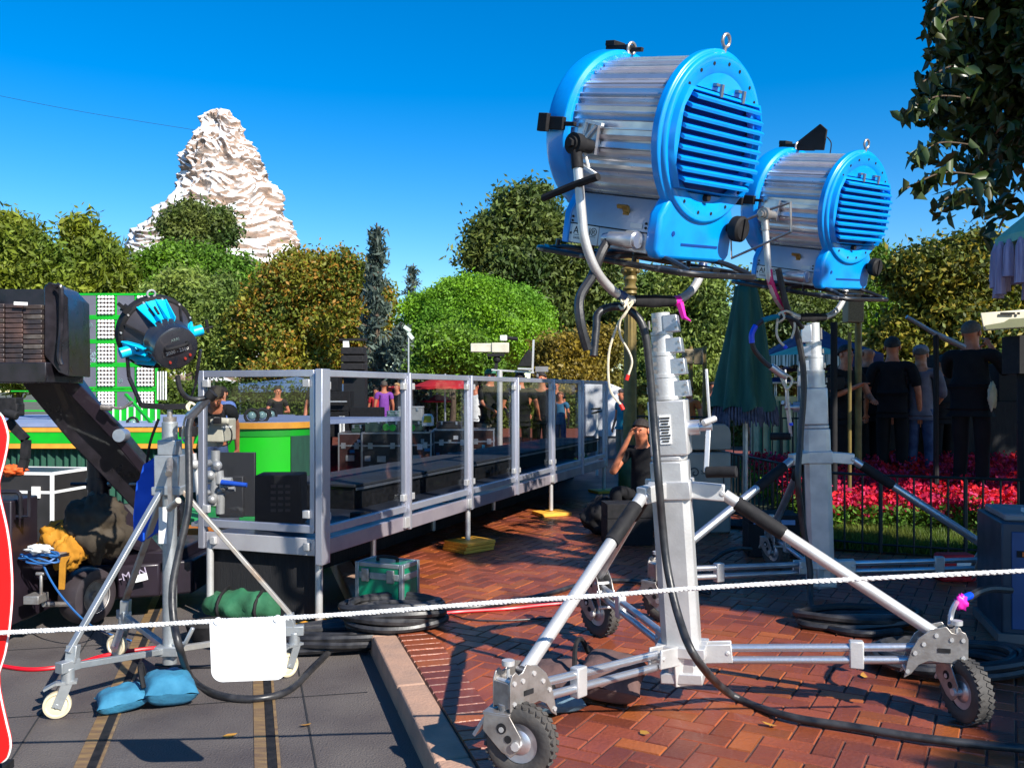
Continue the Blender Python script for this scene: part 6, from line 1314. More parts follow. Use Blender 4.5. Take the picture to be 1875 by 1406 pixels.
for i in range(70): a = 2 * PI * i / 70; r = 52 * k * (1 + .10 * math.cos(8 * a)); l = .10 + .09 * rgf.random(); m.tube([(r * math.cos(a), r * math.sin(a), zb + .02), (r * 1.03 * math.cos(a), r * 1.03 * math.sin(a), zb - l * .6), (r * 1.06 * math.cos(a + .02), r * 1.06 * math.sin(a + .02), zb - l)], [.01, .017, .008], 5)
m.build('fringe', mat('dark_fringe', (.10, .10, .15), .9, 0, (.05, .05, .08), 20), cp); m = MB(); m.cyl((0, 0, 0), (0, 0, zt + .02), .028, n=10); m.lathe([(0, zt + .15), (.012, zt + .12), (.02, zt + .08), (.012, zt + .04), (.03, zt + .02), (.10, zt + .0)], n=14); m.build('pole', gal, cp); MB().lathe([(.0, .06), (.1, .055), (.28, .03), (.28, .0)], n=24).build('foot', BLKM, cp)
# tents
def tent(label, x0, x1, yp, ye, d, m_, yv=None, depth=3.):
    a = W(x0, ye, d); b = W(x1, ye, d); p = W((x0 + x1) / 2, yp, d); w = (b.x - a.x) / 2; t = thing('canopy_tent', label, 'tent', ((a.x + b.x) / 2, d + depth / 2, 0), 0); h = a.z; ph = p.z; dd = depth / 2
    m = MB(); m.add([(-w, -dd, h), (w, -dd, h), (w, dd, h), (-w, dd, h), (0, 0, ph), (-w * .3, -dd * .3, h + (ph - h) * .62), (w * .3, -dd * .3, h + (ph - h) * .62), (w * .3, dd * .3, h + (ph - h) * .62), (-w * .3, dd * .3, h + (ph - h) * .62)], [(0, 1, 6, 5), (1, 2, 7, 6), (2, 3, 8, 7), (3, 0, 5, 8), (5, 6, 4), (6, 7, 4), (7, 8, 4), (8, 5, 4)]); m.build('canopy', m_, t)
    m = MB(); v = .22; vs = [(-w, -dd), (w, -dd), (w, dd), (-w, dd)]
    for i in range(4): (x1_, y1_), (x2_, y2_) = vs[i], vs[(i + 1) % 4]; m.add([(x1_ * 1.002, y1_ * 1.002, h + .002), (x2_ * 1.002, y2_ * 1.002, h + .002), (x2_ * 1.002, y2_ * 1.002, h - v), (x1_ * 1.002, y1_ * 1.002, h - v)], [(0, 1, 2, 3)])
    m.build('valance', m_, t)
    for (x, y) in vs: MB().bar((x * .97, y * .97, 0), (x * .97, y * .97, h - .02), .04, .04).build('leg', gal, t)
tent('dark navy canopy tent right of the farther mast', 1462, 1618, 578, 648, 14.5, mat('navy_canvas', (.035, .035, .11), .8, 0, (.025, .025, .08), 3))
tent('pale blue canopy tent behind the hedge, seen through the end panel', 437, 600, 688, 703, 24, mat('pale_blue_canvas', (.10, .19, .36), .8))
tent('white tent far behind the man in dark shirt at the left mast', 1690, 1760, 690, 705, 30, WHT)
# lamp post
lp = thing('street_lamp', 'ornate bronze fluted lamp post with white globe behind the near mast', 'street lamp', (W(1154, 0, 13).x, 13, BZ)); q = lambda py: W(0, py, 13).z - BZ; brz = mat('bronze_paint', (.20, .14, .035), .5, .2, (.13, .09, .025), 8)
k = 13 / FPX; m = MB(); n = 32; vs = []
prof = [(12, 0), (22, .02), (22, .35), (15, .42), (13, .5), (11, q(620)), (9.3, q(540))]
prof = [(r * k, z) for r, z in prof]; m.lathe([(r, z) for r, z in prof], n=24); m.build('post', brz, lp)
m = MB()
for i in range(12): a = 2 * PI * i / 12; m.tube([(11.6 * k * math.cos(a), 11.6 * k * math.sin(a), .55), (9.4 * k * math.cos(a), 9.4 * k * math.sin(a), q(545))], .012, 5)
m.build('fluting', brz, lp); m = MB(); m.lathe([(r * k, q(y)) for r, y in ((9, 541), (13, 538), (11, 533), (14, 529), (10, 524), (10, 518), (13, 512), (11, 506), (15, 500), (18, 494), (13, 490), (16, 484), (17, 478), (14, 474), (0, 474))], n=24)
for i in range(8): a = 2 * PI * i / 8; m.ball((14 * k * math.cos(a), 14 * k * math.sin(a), q(497)), .035, 8)
m.build('capital', brz, lp); MB().lathe([(r * k, q(y)) for r, y in ((8, 474), (15, 470), (20, 462), (21, 454), (17, 445), (8, 438), (0, 436))], n=28).build('globe', mat('white_globe', (.85, .85, .82), .25), lp)
# speakers on poles
def spk(label, px, py, d, w, h, m_, ry=0, pole=True):
    p = W(px, py, d); t = thing('pole_speaker', label, 'loudspeaker', (p.x, d, 0), ry); zc = p.z; k = d / FPX
    m = MB(); m.box((0, 0, zc), (w * k, w * k * .8, h * k), (0, .0, 0), taper=1.05); m.build('cabinet', m_, t, bevel=.01); MB().box((0, -w * k * .405, zc), (w * k * .86, .01, h * k * .88)).build('grille', mat('tan_grille', (.22, .17, .10), .8, 0, (.15, .12, .07), 60), t)
    if pole: MB().cyl((w * k * .6, .1, 0), (w * k * .6, .1, zc + .2), .04, n=10).build('pole', brz, t)
TANP = mat('tan_plastic', (.26, .20, .12), .6, 0, (.2, .15, .09), 5)
spk('left of two small tan speakers on poles beyond the near mast', 1259, 653, 17, 17, 27, TANP, .2); spk('right of two small tan speakers on poles beyond the near mast', 1279, 653, 17.3, 16, 30, TANP, -.35)
spk('large tan box speaker under the farther film lamp', 1562, 562, 10.5, 30, 58, TANP, .1)
# bin
bn = thing('litter_bin', 'grey domed litter bin with scroll ornament behind the near mast', 'litter bin', (W(1288, 0, 8.9).x, 9.1, BZ), R(4)); bm_ = mat('bin_paint', (.26, .245, .22), .45, .1, (.2, .19, .17), 4)
m = MB(); m.box((0, 0, .40), (.50, .5, .80)); m.build('body', bm_, bn, bevel=.02); m = MB(); m.prism([(-.25, .82), (.25, .82), (.25, .98), (.235, 1.04), (.19, 1.075), (-.19, 1.075), (-.235, 1.04), (-.25, .98)], -.25, .25, XZ); m.build('hood', bm_, bn, bevel=.012)
m = MB()
for sg in (-1, 1):
    m.tube([(sg * (.115 + .055 * (1 - f) * math.cos(f * 9)), -.253, .60 + .055 * (1 - f) * math.sin(f * 9)) for f in [i / 24 for i in range(22)]], .006, 5); m.tube([(sg * .17, -.253, .60), (sg * .175, -.253, .5), (sg * .16, -.253, .43)], .006, 5); m.tube([(sg * .12, -.253, .36), (sg * .18, -.253, .36), (sg * .18, -.253, .42), (sg * .12, -.253, .42)], .005, 5, closed=True)
for j in range(-2, 3): m.tube([(j * .014, -.253, .60), (j * .026, -.253, .635 - abs(j) * .006)], .004, 5)
m.bar((-.05, -.253, .592), (.05, -.253, .592), .004, .008); m.build('scroll_ornament', mat('ornament_black', (.04, .035, .04), .5), bn)
# ------------------------------------------------------------------ planting bed, lawn, fence
def ter(x, y):   # gentle bank rising away from the fence
    f = min(1, max(0, (y - 8.2) / 4.0)); return BZ + .01 + .26 * f * f * (3 - 2 * f)
vs = []; fsx = []
NX, NY = 60, 60
def lx(y):     # left edge of the bed
    return 2.72 + .10 * math.sin(y) if y > 7.6 else 2.8
def ly(x): return 7.75 - .38 * max(0, x - 2.8)
m = MB(); P = []
for j in range(NY + 1):
    for i in range(NX + 1):
        x = 2.6 + 7.4 * i / NX; y0 = 7.9 - .38 * max(0, min(x, 5) - 2.85); y = y0 + (16 - y0) * j / NY
        xx = max(x, lx(y) + .0); P.append((xx, y, ter(xx, y) + .012 * noise.noise(Vector((xx * 2, y * 2, 0)))))
m.add(P, [(j * (NX + 1) + i, j * (NX + 1) + i + 1, (j + 1) * (NX + 1) + i + 1, (j + 1) * (NX + 1) + i) for j in range(NY) for i in range(NX)])
soil = mat('lawn_soil', (.035, .06, .012), .95, 0, (.05, .045, .02), 3, bump=.4); struct(m.build('planting_bed', soil))
GRS = leafmat('grass_blades', (.07, .13, .008), (.12, .14, .012), 1.2, isl=.4)
n = 26000; X = rng.uniform(2.75, 6.6, n); Y = np.array([7.9 - .38 * max(0, min(x, 5) - 2.85) for x in X]) + rng.uniform(.03, 1.0, n) ** 1.0 * 1.15
Z = np.array([ter(x, y) for x, y in zip(X, Y)]) + .02
def blades(name, X, Y, Z, h, w, m_):
    n = len(X); a = rng.uniform(0, 2 * PI, n); dx, dy = np.cos(a) * w, np.sin(a) * w; hh = h * (.5 + rng.random(n)); lxn = rng.normal(0, .4, n) * hh; lyn = rng.normal(0, .4, n) * hh
    P = np.stack([np.stack([X - dx, Y - dy, Z - .02], 1), np.stack([X + dx, Y + dy, Z - .02], 1), np.stack([X + lxn, Y + lyn, Z + hh], 1)], 1).reshape(-1, 3)
    me = bpy.data.meshes.new(name); me.vertices.add(n * 3); me.vertices.foreach_set('co', P.astype(np.float32).ravel()); me.loops.add(n * 3); me.loops.foreach_set('vertex_index', np.arange(n * 3, dtype=np.int32)); me.polygons.add(n); me.polygons.foreach_set('loop_start', np.arange(0, n * 3, 3, dtype=np.int32)); me.polygons.foreach_set('loop_total', np.full(n, 3, dtype=np.int32)); me.update(calc_edges=True); me.materials.append(m_); o = bpy.data.objects.new(name, me); COL.objects.link(o); return o
o = blades('lawn_grass', X, Y, Z, .07, .006, GRS); tag(o, 'bright short grass strip behind the dark fence', 'grass', kind='stuff')
# red and pink flowers: uncountable blooms in a mass
FLR = leafmat('red_flowers', (.72, .003, .006), (.50, .005, .05), 1.6, isl=.35, c3=(.70, .04, .16), rough=.8)
def flowers(name, label, x0, x1, y0, y1, n, h, fz=ter, lm=FLR, lf=True, sz=.075):
    k = n // 12; cx = rng.uniform(x0, x1, k); cy = rng.uniform(y0, y1, k); ch = h * (.7 + .5 * rng.random(k)); pts = np.stack([cx, cy, [fz(a, b) for a, b in zip(cx, cy)]], 1); pts[:, 2] += ch
    C = (pts[:, None, :] + rng.normal(size=(k, 12, 3)) * np.array([.045, .045, .03])).reshape(-1, 3); o = leafmesh(name, C, sz, lm, None, 1.2); tag(o, label, 'flowers', kind='stuff')
    if lf:
        n2 = n; X = rng.uniform(x0 - .1, x1 + .1, n2); Y = rng.uniform(y0 - .1, y1, n2); Zz = np.array([fz(a, b) for a, b in zip(X, Y)]) + rng.uniform(0, h * .95, n2); o2 = leafmesh('flower_leaves', np.stack([X, Y, Zz], 1), .06, L_GRN, None, 1.8); tag(o2, 'green leaves under the ' + label.split(' of ')[0], 'leaves', kind='stuff')
flowers('flower_bed', 'mass of red and pink flowers behind the dark fence at right', 2.95, 7.0, 8.75, 11.6, 26000, .28)
flowers('flower_bed', 'small pink flower bed of petunias seen far behind the last rail panel', W(1008, 0, 17).x, W(1062, 0, 17).x, 16.6, 18.0, 5000, .25, lambda x, y: BZ)
IRON = mat('dark_iron', (.008, .010, .010), .5, .1, (.02, .022, .02), 12)
fp = [(2.50, 11.2), (2.56, 10.2), (2.66, 9.2), (2.72, 8.4), (2.78, 7.95), (3.15, 7.70), (3.75, 7.45), (4.6, 7.15), (5.6, 6.8)]
def fence(label, pts, h=.68, sp=.115, name='fence', z0=BZ, mid=True):
    t = thing(name, label, 'fence', (pts[0][0], pts[0][1], z0)); o0 = Vector((pts[0][0], pts[0][1], 0)); P = [Vector((x, y, 0)) - o0 for x, y in pts]
    m = MB(); m.tube([p + Vector((0, 0, h)) for p in P], .014, 6).cut(); m.tube([p + Vector((0, 0, .09)) for p in P], .010, 6); m.build('rail', IRON, t)
    m = MB()
    for a, b in zip(P[:-1], P[1:]):
        l = (b - a).length; nb = max(2, int(l / sp))
        for i in range(nb): p = a.lerp(b, i / nb); m.cyl(p + Vector((0, 0, .02)), p + Vector((0, 0, h)), .0085 if i % 8 else .017, n=6)
    o = m.build('bars', IRON, t); o['kind'] = 'stuff'
    return t
fence('low black iron railing in front of the red flowers', fp)
fence('taller dark green railing behind the trash bin and closed parasol', [(1.9, 14.4), (3.2, 13.6), (4.4, 13.2), (5.6, 13.0)], h=1.0, sp=.14, z0=BZ)
fence('dark railing behind the standing crew at right', [(3.7, 12.4), (5.5, 12.2), (8, 12.0)], h=.95, sp=.16, z0=.38)
# dark case and power box, ballast
t_ = case('black_case', 'black case with pale blue strip in the shade beside the farther mast', (W(1420, 0, 7.6).x, 7.75, BZ), R(-6), .42, .36, .36, BLKM, BLKM, False, None, .2, 'case', False)
MB().box((0, -.184, .30), (.34, .006, .04)).build('label_strip', mat('pale_blue_strip', (.15, .28, .5), .4), t_)
cable('power_cable', 'black cable with silver plug leaving the black case in shade', [W(1375, 1005, 7.5), W(1350, 1004, 7.4), W(1325, 1012, 7.3), G(1300, 1030, .14)], .018, RUB)
pb = thing('ballast_box', 'dark blue electrical ballast box at the right edge', 'electrical box', (W(1918, 0, 5.1).x, 5.25, BZ), R(-16)); o0 = Vector(pb.location)
dkb = mat('dark_blue_metal', (.02, .04, .07), .45, .2, (.015, .03, .05), 5); MB().box((0, 0, .36), (.46, .62, .62)).build('body', dkb, pb, bevel=.01); MB().box((-.0, -.313, .35), (.36, .01, .54)).build('front_panel', mat('ballast_blue', (.01, .06, .19), .45), pb, bevel=.004); MB().box((.0, 0, .03), (.5, .66, .05)).build('base_plank', mat('grey_wood', (.16, .13, .12), .8), pb)
MB().box((0, 0, .69), (.40, .5, .04)).build('lid', GREY, pb, bevel=.01); m = MB(); m.box((-.1, -.322, .50), (.11, .01, .035)).cut(); m.box((.02, -.322, .44), (.04, .01, .02)); m.build('display', BLKM, pb); MB().box((-.12, -.328, .50), (.02, .008, .025)).build('indicator', mat('orange_indicator', (.8, .15, .02), .4), pb)
MB().box((-.02, -.322, .33), (.12, .006, .07)).build('sticker', mat('lilac_sticker', (.2, .18, .32), .6), pb); MB().box((.10, -.14, .725), (.14, .16, .03)).build('blue_tray', mat('sky_blue_tray', (.02, .30, .75), .4), pb); MB().box((-.02, -.16, .72), (.12, .14, .02)).build('paper', WHT, pb)
m = MB()
for k_ in range(3): m.cyl((-.05 + .05 * k_, -.31, .22), (-.05 + .05 * k_, -.38, .22), .022, n=10).cut()
m.build('socket', BLKM, pb)
cable('power_cable', 'thick black cable plugged into the ballast box with blue band', [W(1850, 1080, 4.8), W(1815, 1078, 4.7), W(1790, 1084, 4.6), W(1770, 1095, 4.5)], .020, RUB)
ln = tag(MB().tube(spline([W(1768, 1092, 4.3), W(1752, 1102, 4.1), W(1742, 1122, 3.95), W(1740, 1145, 3.9)], 5), .012, 8).tube([W(1776, 1090, 4.35), W(1762, 1096, 4.2)], .018, 10, 1).build('safety_strap', [ALU, BTAPE]), 'grey wire with blue sleeve rising from the right bracket', 'wire')
tg = thing('pink_tape_flag', 'bright magenta tape flag tied on the right bracket wire', 'tape', tuple(W(1760, 1103, 4.1))); lump((0, 0, 0), (.028, .018, .036), 4, PINK, 'tape_fold', tg, .5, 10)
t_ = thing('red_case', 'red bag with white panel on the ground behind the right bracket', 'bag', tuple(G(1748, 1062, BZ))); MB().box((0, 0, .10), (.26, .14, .20)).build('body', mat('red_fabric', (.55, .01, .02), .8), t_, bevel=.02); MB().box((.04, -.074, .13), (.12, .01, .10)).build('panel', WHT, t_)

# ------------------------------------------------------------------ people
def skin(name, verts, edges, radii, m_, parent, root=0, sub=1):
    me = bpy.data.meshes.new(name); bm = bmesh.new(); lay = bm.verts.layers.skin.verify(); V = []
    for i, (p, r) in enumerate(zip(verts, radii)):
        v = bm.verts.new(p); v[lay].radius = (r if isinstance(r, tuple) else (r, r)); v[lay].use_root = (i == root); V.append(v)
    for a, b in edges: bm.edges.new((V[a], V[b]))
    bm.to_mesh(me); bm.free(); me.materials.append(m_); o = bpy.data.objects.new(name, me); COL.objects.link(o); o.parent = parent
    md = o.modifiers.new('skin', 'SKIN'); md.use_smooth_shade = True; md.branch_smoothing = .6
    s = o.modifiers.new('sub', 'SUBSURF'); s.levels = s.render_levels = sub; return o
def person(label, loc, yaw, h=1.76, shirt=CBLK, legs=CBLK, hair=HAIR, arms=None, bend=0., skinm=SKIN, cap=None, bald=False, build=1., shoes=BLKM, sleeve=.55, lean=0., turn=0., vest=None, knees=None, group='crew members'):
    """arms: {'L': (elbow, wrist), 'R': (...)} in a 1.75 m frame; +Y is the way the person faces"""
    t = thing('person', label, 'person', loc, yaw, group); s = h / 1.75; B = build
    J = dict(pel=(0, 0, .96), bel=(0, .0, 1.10), che=(0, -.01, 1.28), upp=(0, -.015, 1.41), nek=(0, .0, 1.49), jaw=(0, .022, 1.555), hed=(0, .01, 1.635), crn=(0, -.005, 1.69))
    for sd, k in (('L', -1), ('R', 1)):
        J['sh' + sd] = (k * .175 * B, -.01, 1.405); J['el' + sd] = (k * .235 * B, -.02, 1.12); J['wr' + sd] = (k * .25 * B, .06, .89)
        J['hp' + sd] = (k * .085 * B, 0, .90); J['kn' + sd] = (k * .10, .02, .50); J['an' + sd] = (k * .11, -.01, .09); J['to' + sd] = (k * .13, .15, .045); J['he' + sd] = (k * .11, -.05, .05)
        if arms and sd in arms: J['el' + sd], J['wr' + sd] = arms[sd]
        if knees and sd in knees: J['kn' + sd], J['an' + sd], J['to' + sd] = knees[sd]; a_ = J['an' + sd]; J['he' + sd] = (a_[0], a_[1] - .05, a_[2] - .04)
    up = ('bel', 'che', 'upp', 'nek', 'jaw', 'hed', 'crn', 'shL', 'shR', 'elL', 'elR', 'wrL', 'wrR')
    q = Matrix.Rotation(-bend, 3, 'X') @ Matrix.Rotation(lean, 3, 'Y'); c = Vector(J['pel'])
    for k in J:
        v = Vector(J[k])
        if k in up: v = c + q @ (v - c)
        J[k] = v * s
    hq = q @ Matrix.Rotation(turn, 3, 'Z')
    def sub(names, edges, rad, m_, nm, root=0, lv=1):
        idx = {n_: i for i, n_ in enumerate(names)}; return skin(nm, [J[n_] for n_ in names], [(idx[a], idx[b]) for a, b in edges], [tuple(x * s for x in rad[n_]) if isinstance(rad[n_], tuple) else rad[n_] * s for n_ in names], m_, t, root, lv)
    # hands: palm + fingers as short chains
    extra = {}; ex_e = []
    rad = dict(pel=(.13 * B, .10), bel=(.125 * B, .095), che=(.14 * B, .10), upp=(.09, .07), nek=.064, jaw=(.066, .074), hed=(.080, .098), crn=(.062, .075), shL=.055, shR=.055, elL=.040, elR=.040, wrL=.027, wrR=.027, hpL=.085, hpR=.085, knL=.057, knR=.057, anL=.037, anR=.037, toL=.035, toR=.035, heL=.03, heR=.03)
    names = list(J.keys())
    for sd, k in (('L', -1), ('R', 1)):
        e, w = J['el' + sd], J['wr' + sd]; d = (w - e).normalized(); side = d.cross(Vector((0, 0, 1)) if abs(d.z) < .9 else Vector((0, 1, 0))).normalized(); nrm = d.cross(side)
        if nrm.z > 0: nrm = -nrm
        J['pm' + sd] = w + d * .07 * s; rad['pm' + sd] = (.036, .018); ex_e.append(('wr' + sd, 'pm' + sd)); names.append('pm' + sd)
        for f in range(4):
            off = side * (f - 1.5) * .019 * s; L_ = (.062, .072, .066, .052)[f] * s
            a = 'fa%s%d' % (sd, f); b = 'fb%s%d' % (sd, f); J[a] = w + d * (.095 * s) + off; J[b] = J[a] + d * L_ * .8 + nrm * L_ * .45; rad[a] = .009; rad[b] = .007; names += [a, b]; ex_e += [('pm' + sd, a), (a, b)]
        a = 'th' + sd; J[a] = w + d * .065 * s - side * k * .048 * s + nrm * .02 * s; rad[a] = .010; names.append(a); ex_e.append(('pm' + sd, a))
    E_ = [('pel', 'bel'), ('bel', 'che'), ('che', 'upp'), ('upp', 'nek'), ('nek', 'jaw'), ('jaw', 'hed'), ('hed', 'crn')]
    for sd in 'LR': E_ += [('upp', 'sh' + sd), ('sh' + sd, 'el' + sd), ('el' + sd, 'wr' + sd), ('pel', 'hp' + sd), ('hp' + sd, 'kn' + sd), ('kn' + sd, 'an' + sd), ('an' + sd, 'to' + sd)]
    sub(names, E_ + ex_e, rad, skinm, 'body', names.index('pel'), 2)
    # shirt
    for sd in 'LR': J['sl' + sd] = J['sh' + sd].lerp(J['el' + sd], sleeve) if sleeve <= 1 else J['el' + sd].lerp(J['wr' + sd], sleeve - 1)
    r2 = dict(pel=(.150 * B, .118), bel=(.148 * B, .120), che=(.165 * B, .118), upp=(.10, .082), nk2=.062, shL=.078, shR=.078, slL=.062, slR=.062, elL=.056, elR=.056)
    J['nk2'] = J['nek'] * 1; J['nk2'] = J['upp'].lerp(J['nek'], .5); J['hem'] = J['pel'] + q @ Vector((0, 0, -.08)) * s; J['wst'] = J['pel'] + q @ Vector((0, 0, .09)) * s; r2['hem'] = (.152 * B, .122)
    nn = ['pel', 'hem', 'bel', 'che', 'upp', 'nk2', 'shL', 'shR', 'slL', 'slR']; ee = [('pel', 'hem'), ('pel', 'bel'), ('bel', 'che'), ('che', 'upp'), ('upp', 'nk2'), ('upp', 'shL'), ('upp', 'shR')]
    if sleeve > 1: nn += ['elL', 'elR']; ee += [('shL', 'elL'), ('elL', 'slL'), ('shR', 'elR'), ('elR', 'slR')]; r2['slL'] = r2['slR'] = .045
    else: ee += [('shL', 'slL'), ('shR', 'slR')]
    sub(nn, ee, r2, shirt, 'shirt', 0, 2)
    r3 = dict(wst=(.135 * B, .105), pel=(.142 * B, .112), hpL=.102, hpR=.102, knL=.074, knR=.074, anL=.062, anR=.062)
    sub(['pel', 'hpL', 'hpR', 'knL', 'knR', 'anL', 'anR', 'wst'], [('pel', 'wst'), ('pel', 'hpL'), ('pel', 'hpR'), ('hpL', 'knL'), ('hpR', 'knR'), ('knL', 'anL'), ('knR', 'anR')], r3, legs, 'trousers', 0, 2)
    for sd in 'LR': skin('shoe', [J['he' + sd], J['an' + sd].lerp(J['to' + sd], .45), J['to' + sd]], [(0, 1), (1, 2)], [.042 * s, .046 * s, .038 * s], shoes, t, 0, 1)
    # head details
    hc = J['hed']; HM = Matrix.Translation(hc) @ hq.to_4x4()
    m = MB(HM); m.ball((0, .098 * s, -.02 * s), (.013 * s, .022 * s, .024 * s), 8); m.build('nose', skinm, t)
    for k in (-1, 1): m = MB(HM); m.ball((k * .080 * s, .0, -.015 * s), (.012 * s, .022 * s, .032 * s), 8); m.build('ear', skinm, t)
    for k in (-1, 1): m = MB(HM); m.ball((k * .03 * s, .089 * s, .008 * s), (.013 * s, .008 * s, .007 * s), 7); m.build('eye', BLKM, t)
    m = MB(HM); m.box((0, .090 * s, -.062 * s), (.04 * s, .01 * s, .006 * s)); m.build('mouth', mat('lips', (.25, .06, .04), .6), t)
    if cap is not None:
        m = MB(HM); m.lathe([(.0, .115 * s), (.05 * s, .108 * s), (.085 * s, .075 * s), (.096 * s, .03 * s), (.094 * s, .022 * s)], Matrix.Scale(1.12, 4, (0, 1, 0)), 20); m.prism([(-.07 * s, .06 * s), (.07 * s, .06 * s), (.06 * s, .15 * s), (.0, .185 * s), (-.06 * s, .15 * s)], .026 * s, .034 * s); m.build('cap', cap, t, bevel=.002)
    if not bald:
        m = MB(HM); N_ = 14; vs = []
        for i in range(N_ + 1):
            for k in range(24):
                a = 2 * PI * k / 24; lim = 62 + 46 * (.5 - .5 * math.sin(a)); ph = R(lim) * i / N_; d = Vector((math.sin(ph) * math.cos(a), math.sin(ph) * math.sin(a), math.cos(ph))); b_ = 1 + .04 * noise.noise(d * 7); vs.append((d.x * .092 * s * b_, (d.y * .108 * b_ - .006) * s, (d.z * .104 * b_ + .01) * s))
        m.add(vs, [(i * 24 + k, (i + 1) * 24 + k, (i + 1) * 24 + (k + 1) % 24, i * 24 + (k + 1) % 24) for i in range(N_) for k in range(24)]); m.build('hair', hair, t, sharp=180)
    return t
def at(px, d, z=BZ): return (W(px, 0, d).x, d, z)
person('bearded man in black T-shirt and khaki trousers holding a cup beside the stage', at(508, 20., -.03), R(215), 1.66, CBLK, CKHA, arms={'R': ((.27, .05, 1.13), (.20, .30, 1.02)), 'L': ((-.27, .02, 1.14), (-.12, .27, 1.16))}, skinm=SKIND)
person('man in dark jacket and green cap pointing, left of the crew trio', at(897, 16.0), R(230), 1.80, CBLK, CKHA, cap=mat('green_cap_cloth', (.02, .12, .07), .8), arms={'R': ((.25, .05, 1.15), (.18, .26, 1.02)), 'L': ((-.28, .04, 1.14), (-.12, .28, 1.0))}, skinm=SKIND, sleeve=.9, build=1.2)
person('broad man seen from behind in black printed T-shirt, middle of the crew trio', at(952, 15.6), R(-12), 1.74, CBLK, CBLK, arms={'R': ((.30, .02, 1.13), (.30, .20, .96)), 'L': ((-.32, .0, 1.12), (-.50, .16, .98))}, build=1.28, skinm=SKIND)
person('man in black with face turned left, right of the crew trio', at(992, 15.9), R(160), 1.74, CBLK, CBLK, arms={'R': ((.25, .05, 1.15), (.15, .26, 1.02))}, skinm=SKIND)
person('man in black shirt standing behind the corner post with bare arms', at(590, 15.), R(180), 1.74, CBLK, CBLK, build=1.15, skinm=SKIND)
person('man bending over near the beige camera with dark short hair', at(392, 9.3, .15), R(200), 1.60, CBLK, CJEA, bend=.75, skinm=SKIND)
person('person in blue checked shirt leaning on the stage behind the camera', at(402, 11.6, .3), R(10), 1.35, mat('checked_blue_cloth', (.10, .17, .42), .85), CJEA, bend=.5)
person('man crouching in black shirt with hand pressed to his forehead by the near mast', at(1180, 8.9, BZ - .52), R(150), 1.66, CBLK, CBLK, hair=HAIR, arms={'R': ((.26, .22, 1.20), (.07, .19, 1.57)), 'L': ((-.27, .05, 1.12), (-.15, .28, .98))}, bend=.12, knees={'L': ((-.16, .40, 1.02), (-.15, .34, .64), (-.15, .50, .60)), 'R': ((.16, .40, 1.02), (.15, .34, .64), (.15, .50, .60))}, skinm=SKIND)
t_ = thing('low_stool', 'low black box the crouching man sits on', 'box', at(1180, 9.2)); MB().box((0, .1, .13), (.6, .5, .26)).build('body', BLKM, t_, bevel=.02); MB().box((0, .1, .28), (.62, .52, .05)).build('lid', BLKM, t_, bevel=.01)
case('black_case', 'low black case on the bricks in front of the crouching man', (W(1150, 0, 8.2).x, 8.3, BZ), R(5), .42, .3, .38, BLKM, BLKM, False, rails=False, cat='case')
t_ = thing('black_bag', 'black soft bag slumped beside the low black case', 'bag', (W(1105, 0, 8.9).x, 8.9, BZ)); lump((0, 0, .16), (.20, .18, .19), 12, BLKM, 'body', t_, .3)
TZ = .37
person('man with sunlit face holding a shoulder camera, leftmost of the shaded crew', at(1548, 10.8, .30), R(205), 1.78, CBLK, CBLK, build=1.25, arms={'R': ((.27, .10, 1.14), (.14, .30, 1.25)), 'L': ((-.27, .10, 1.14), (-.14, .28, 1.1))}, skinm=SKIND)
t_ = thing('shoulder_camera', 'black shoulder camera held by the leftmost shaded crew man', 'video camera', (W(1527, 0, 10.4).x, 10.5, 1.55), R(-60)); MB().box((0, 0, .06), (.12, .34, .15)).build('camera_body', BLKM, t_, bevel=.01); MB().cyl((0, .17, .06), (0, .30, .06), .05, n=14).build('lens', BLKM, t_); MB().box((0, -.02, .17), (.03, .2, .03)).build('handle', BLKM, t_)
person('bald man in black seen from behind, second of the shaded crew', at(1590, 11.4, .34), R(10), 1.78, CBLK, CBLK, bald=True, build=1.5, sleeve=.9, skinm=SKIND)
person('man in black T-shirt with dark hair, just left of the grey shirt man', at(1634, 11.0, .33), R(-25), 1.86, CBLK, CBLK, hair=HAIR, skinm=SKIND, build=1.15, sleeve=.9)
person('man in grey shirt, jeans and grey cap seen from behind', at(1686, 11.0, .35), R(-30), 1.74, CGRY, CJEA, cap=mat('grey_cap_cloth', (.22, .22, .26), .85), hair=HAIRG, sleeve=1.3, arms={'R': ((.25, .05, 1.14), (.15, .20, 1.0))})
person('tall grey haired man in black jacket with hands raised to his mouth, rightmost', at(1778, 9.8, .36), R(-48), 1.93, CBLK, CBLK, hair=HAIRG, sleeve=1.7, build=1.3, arms={'R': ((.28, .14, 1.22), (.08, .28, 1.50)), 'L': ((-.27, .12, 1.20), (-.08, .27, 1.44))}, skinm=SKIND)
tag(lump(W(1817, 725, 9.5), (.045, .03, .14), 3, mat('cream_cloth', (.55, .5, .35), .8), 'cream_cloth', None, .3), 'cream cloth hanging from the pocket of the tall grey haired man', 'cloth')
person('person in dark blue shirt cut off by the right edge', at(1888, 9.4, .3), R(60), 1.62, mat('dark_blue_cloth', (.01, .025, .07), .9), CBLK, skinm=SKIND, cap=mat('dark_blue_hat', (.02, .04, .08), .8))
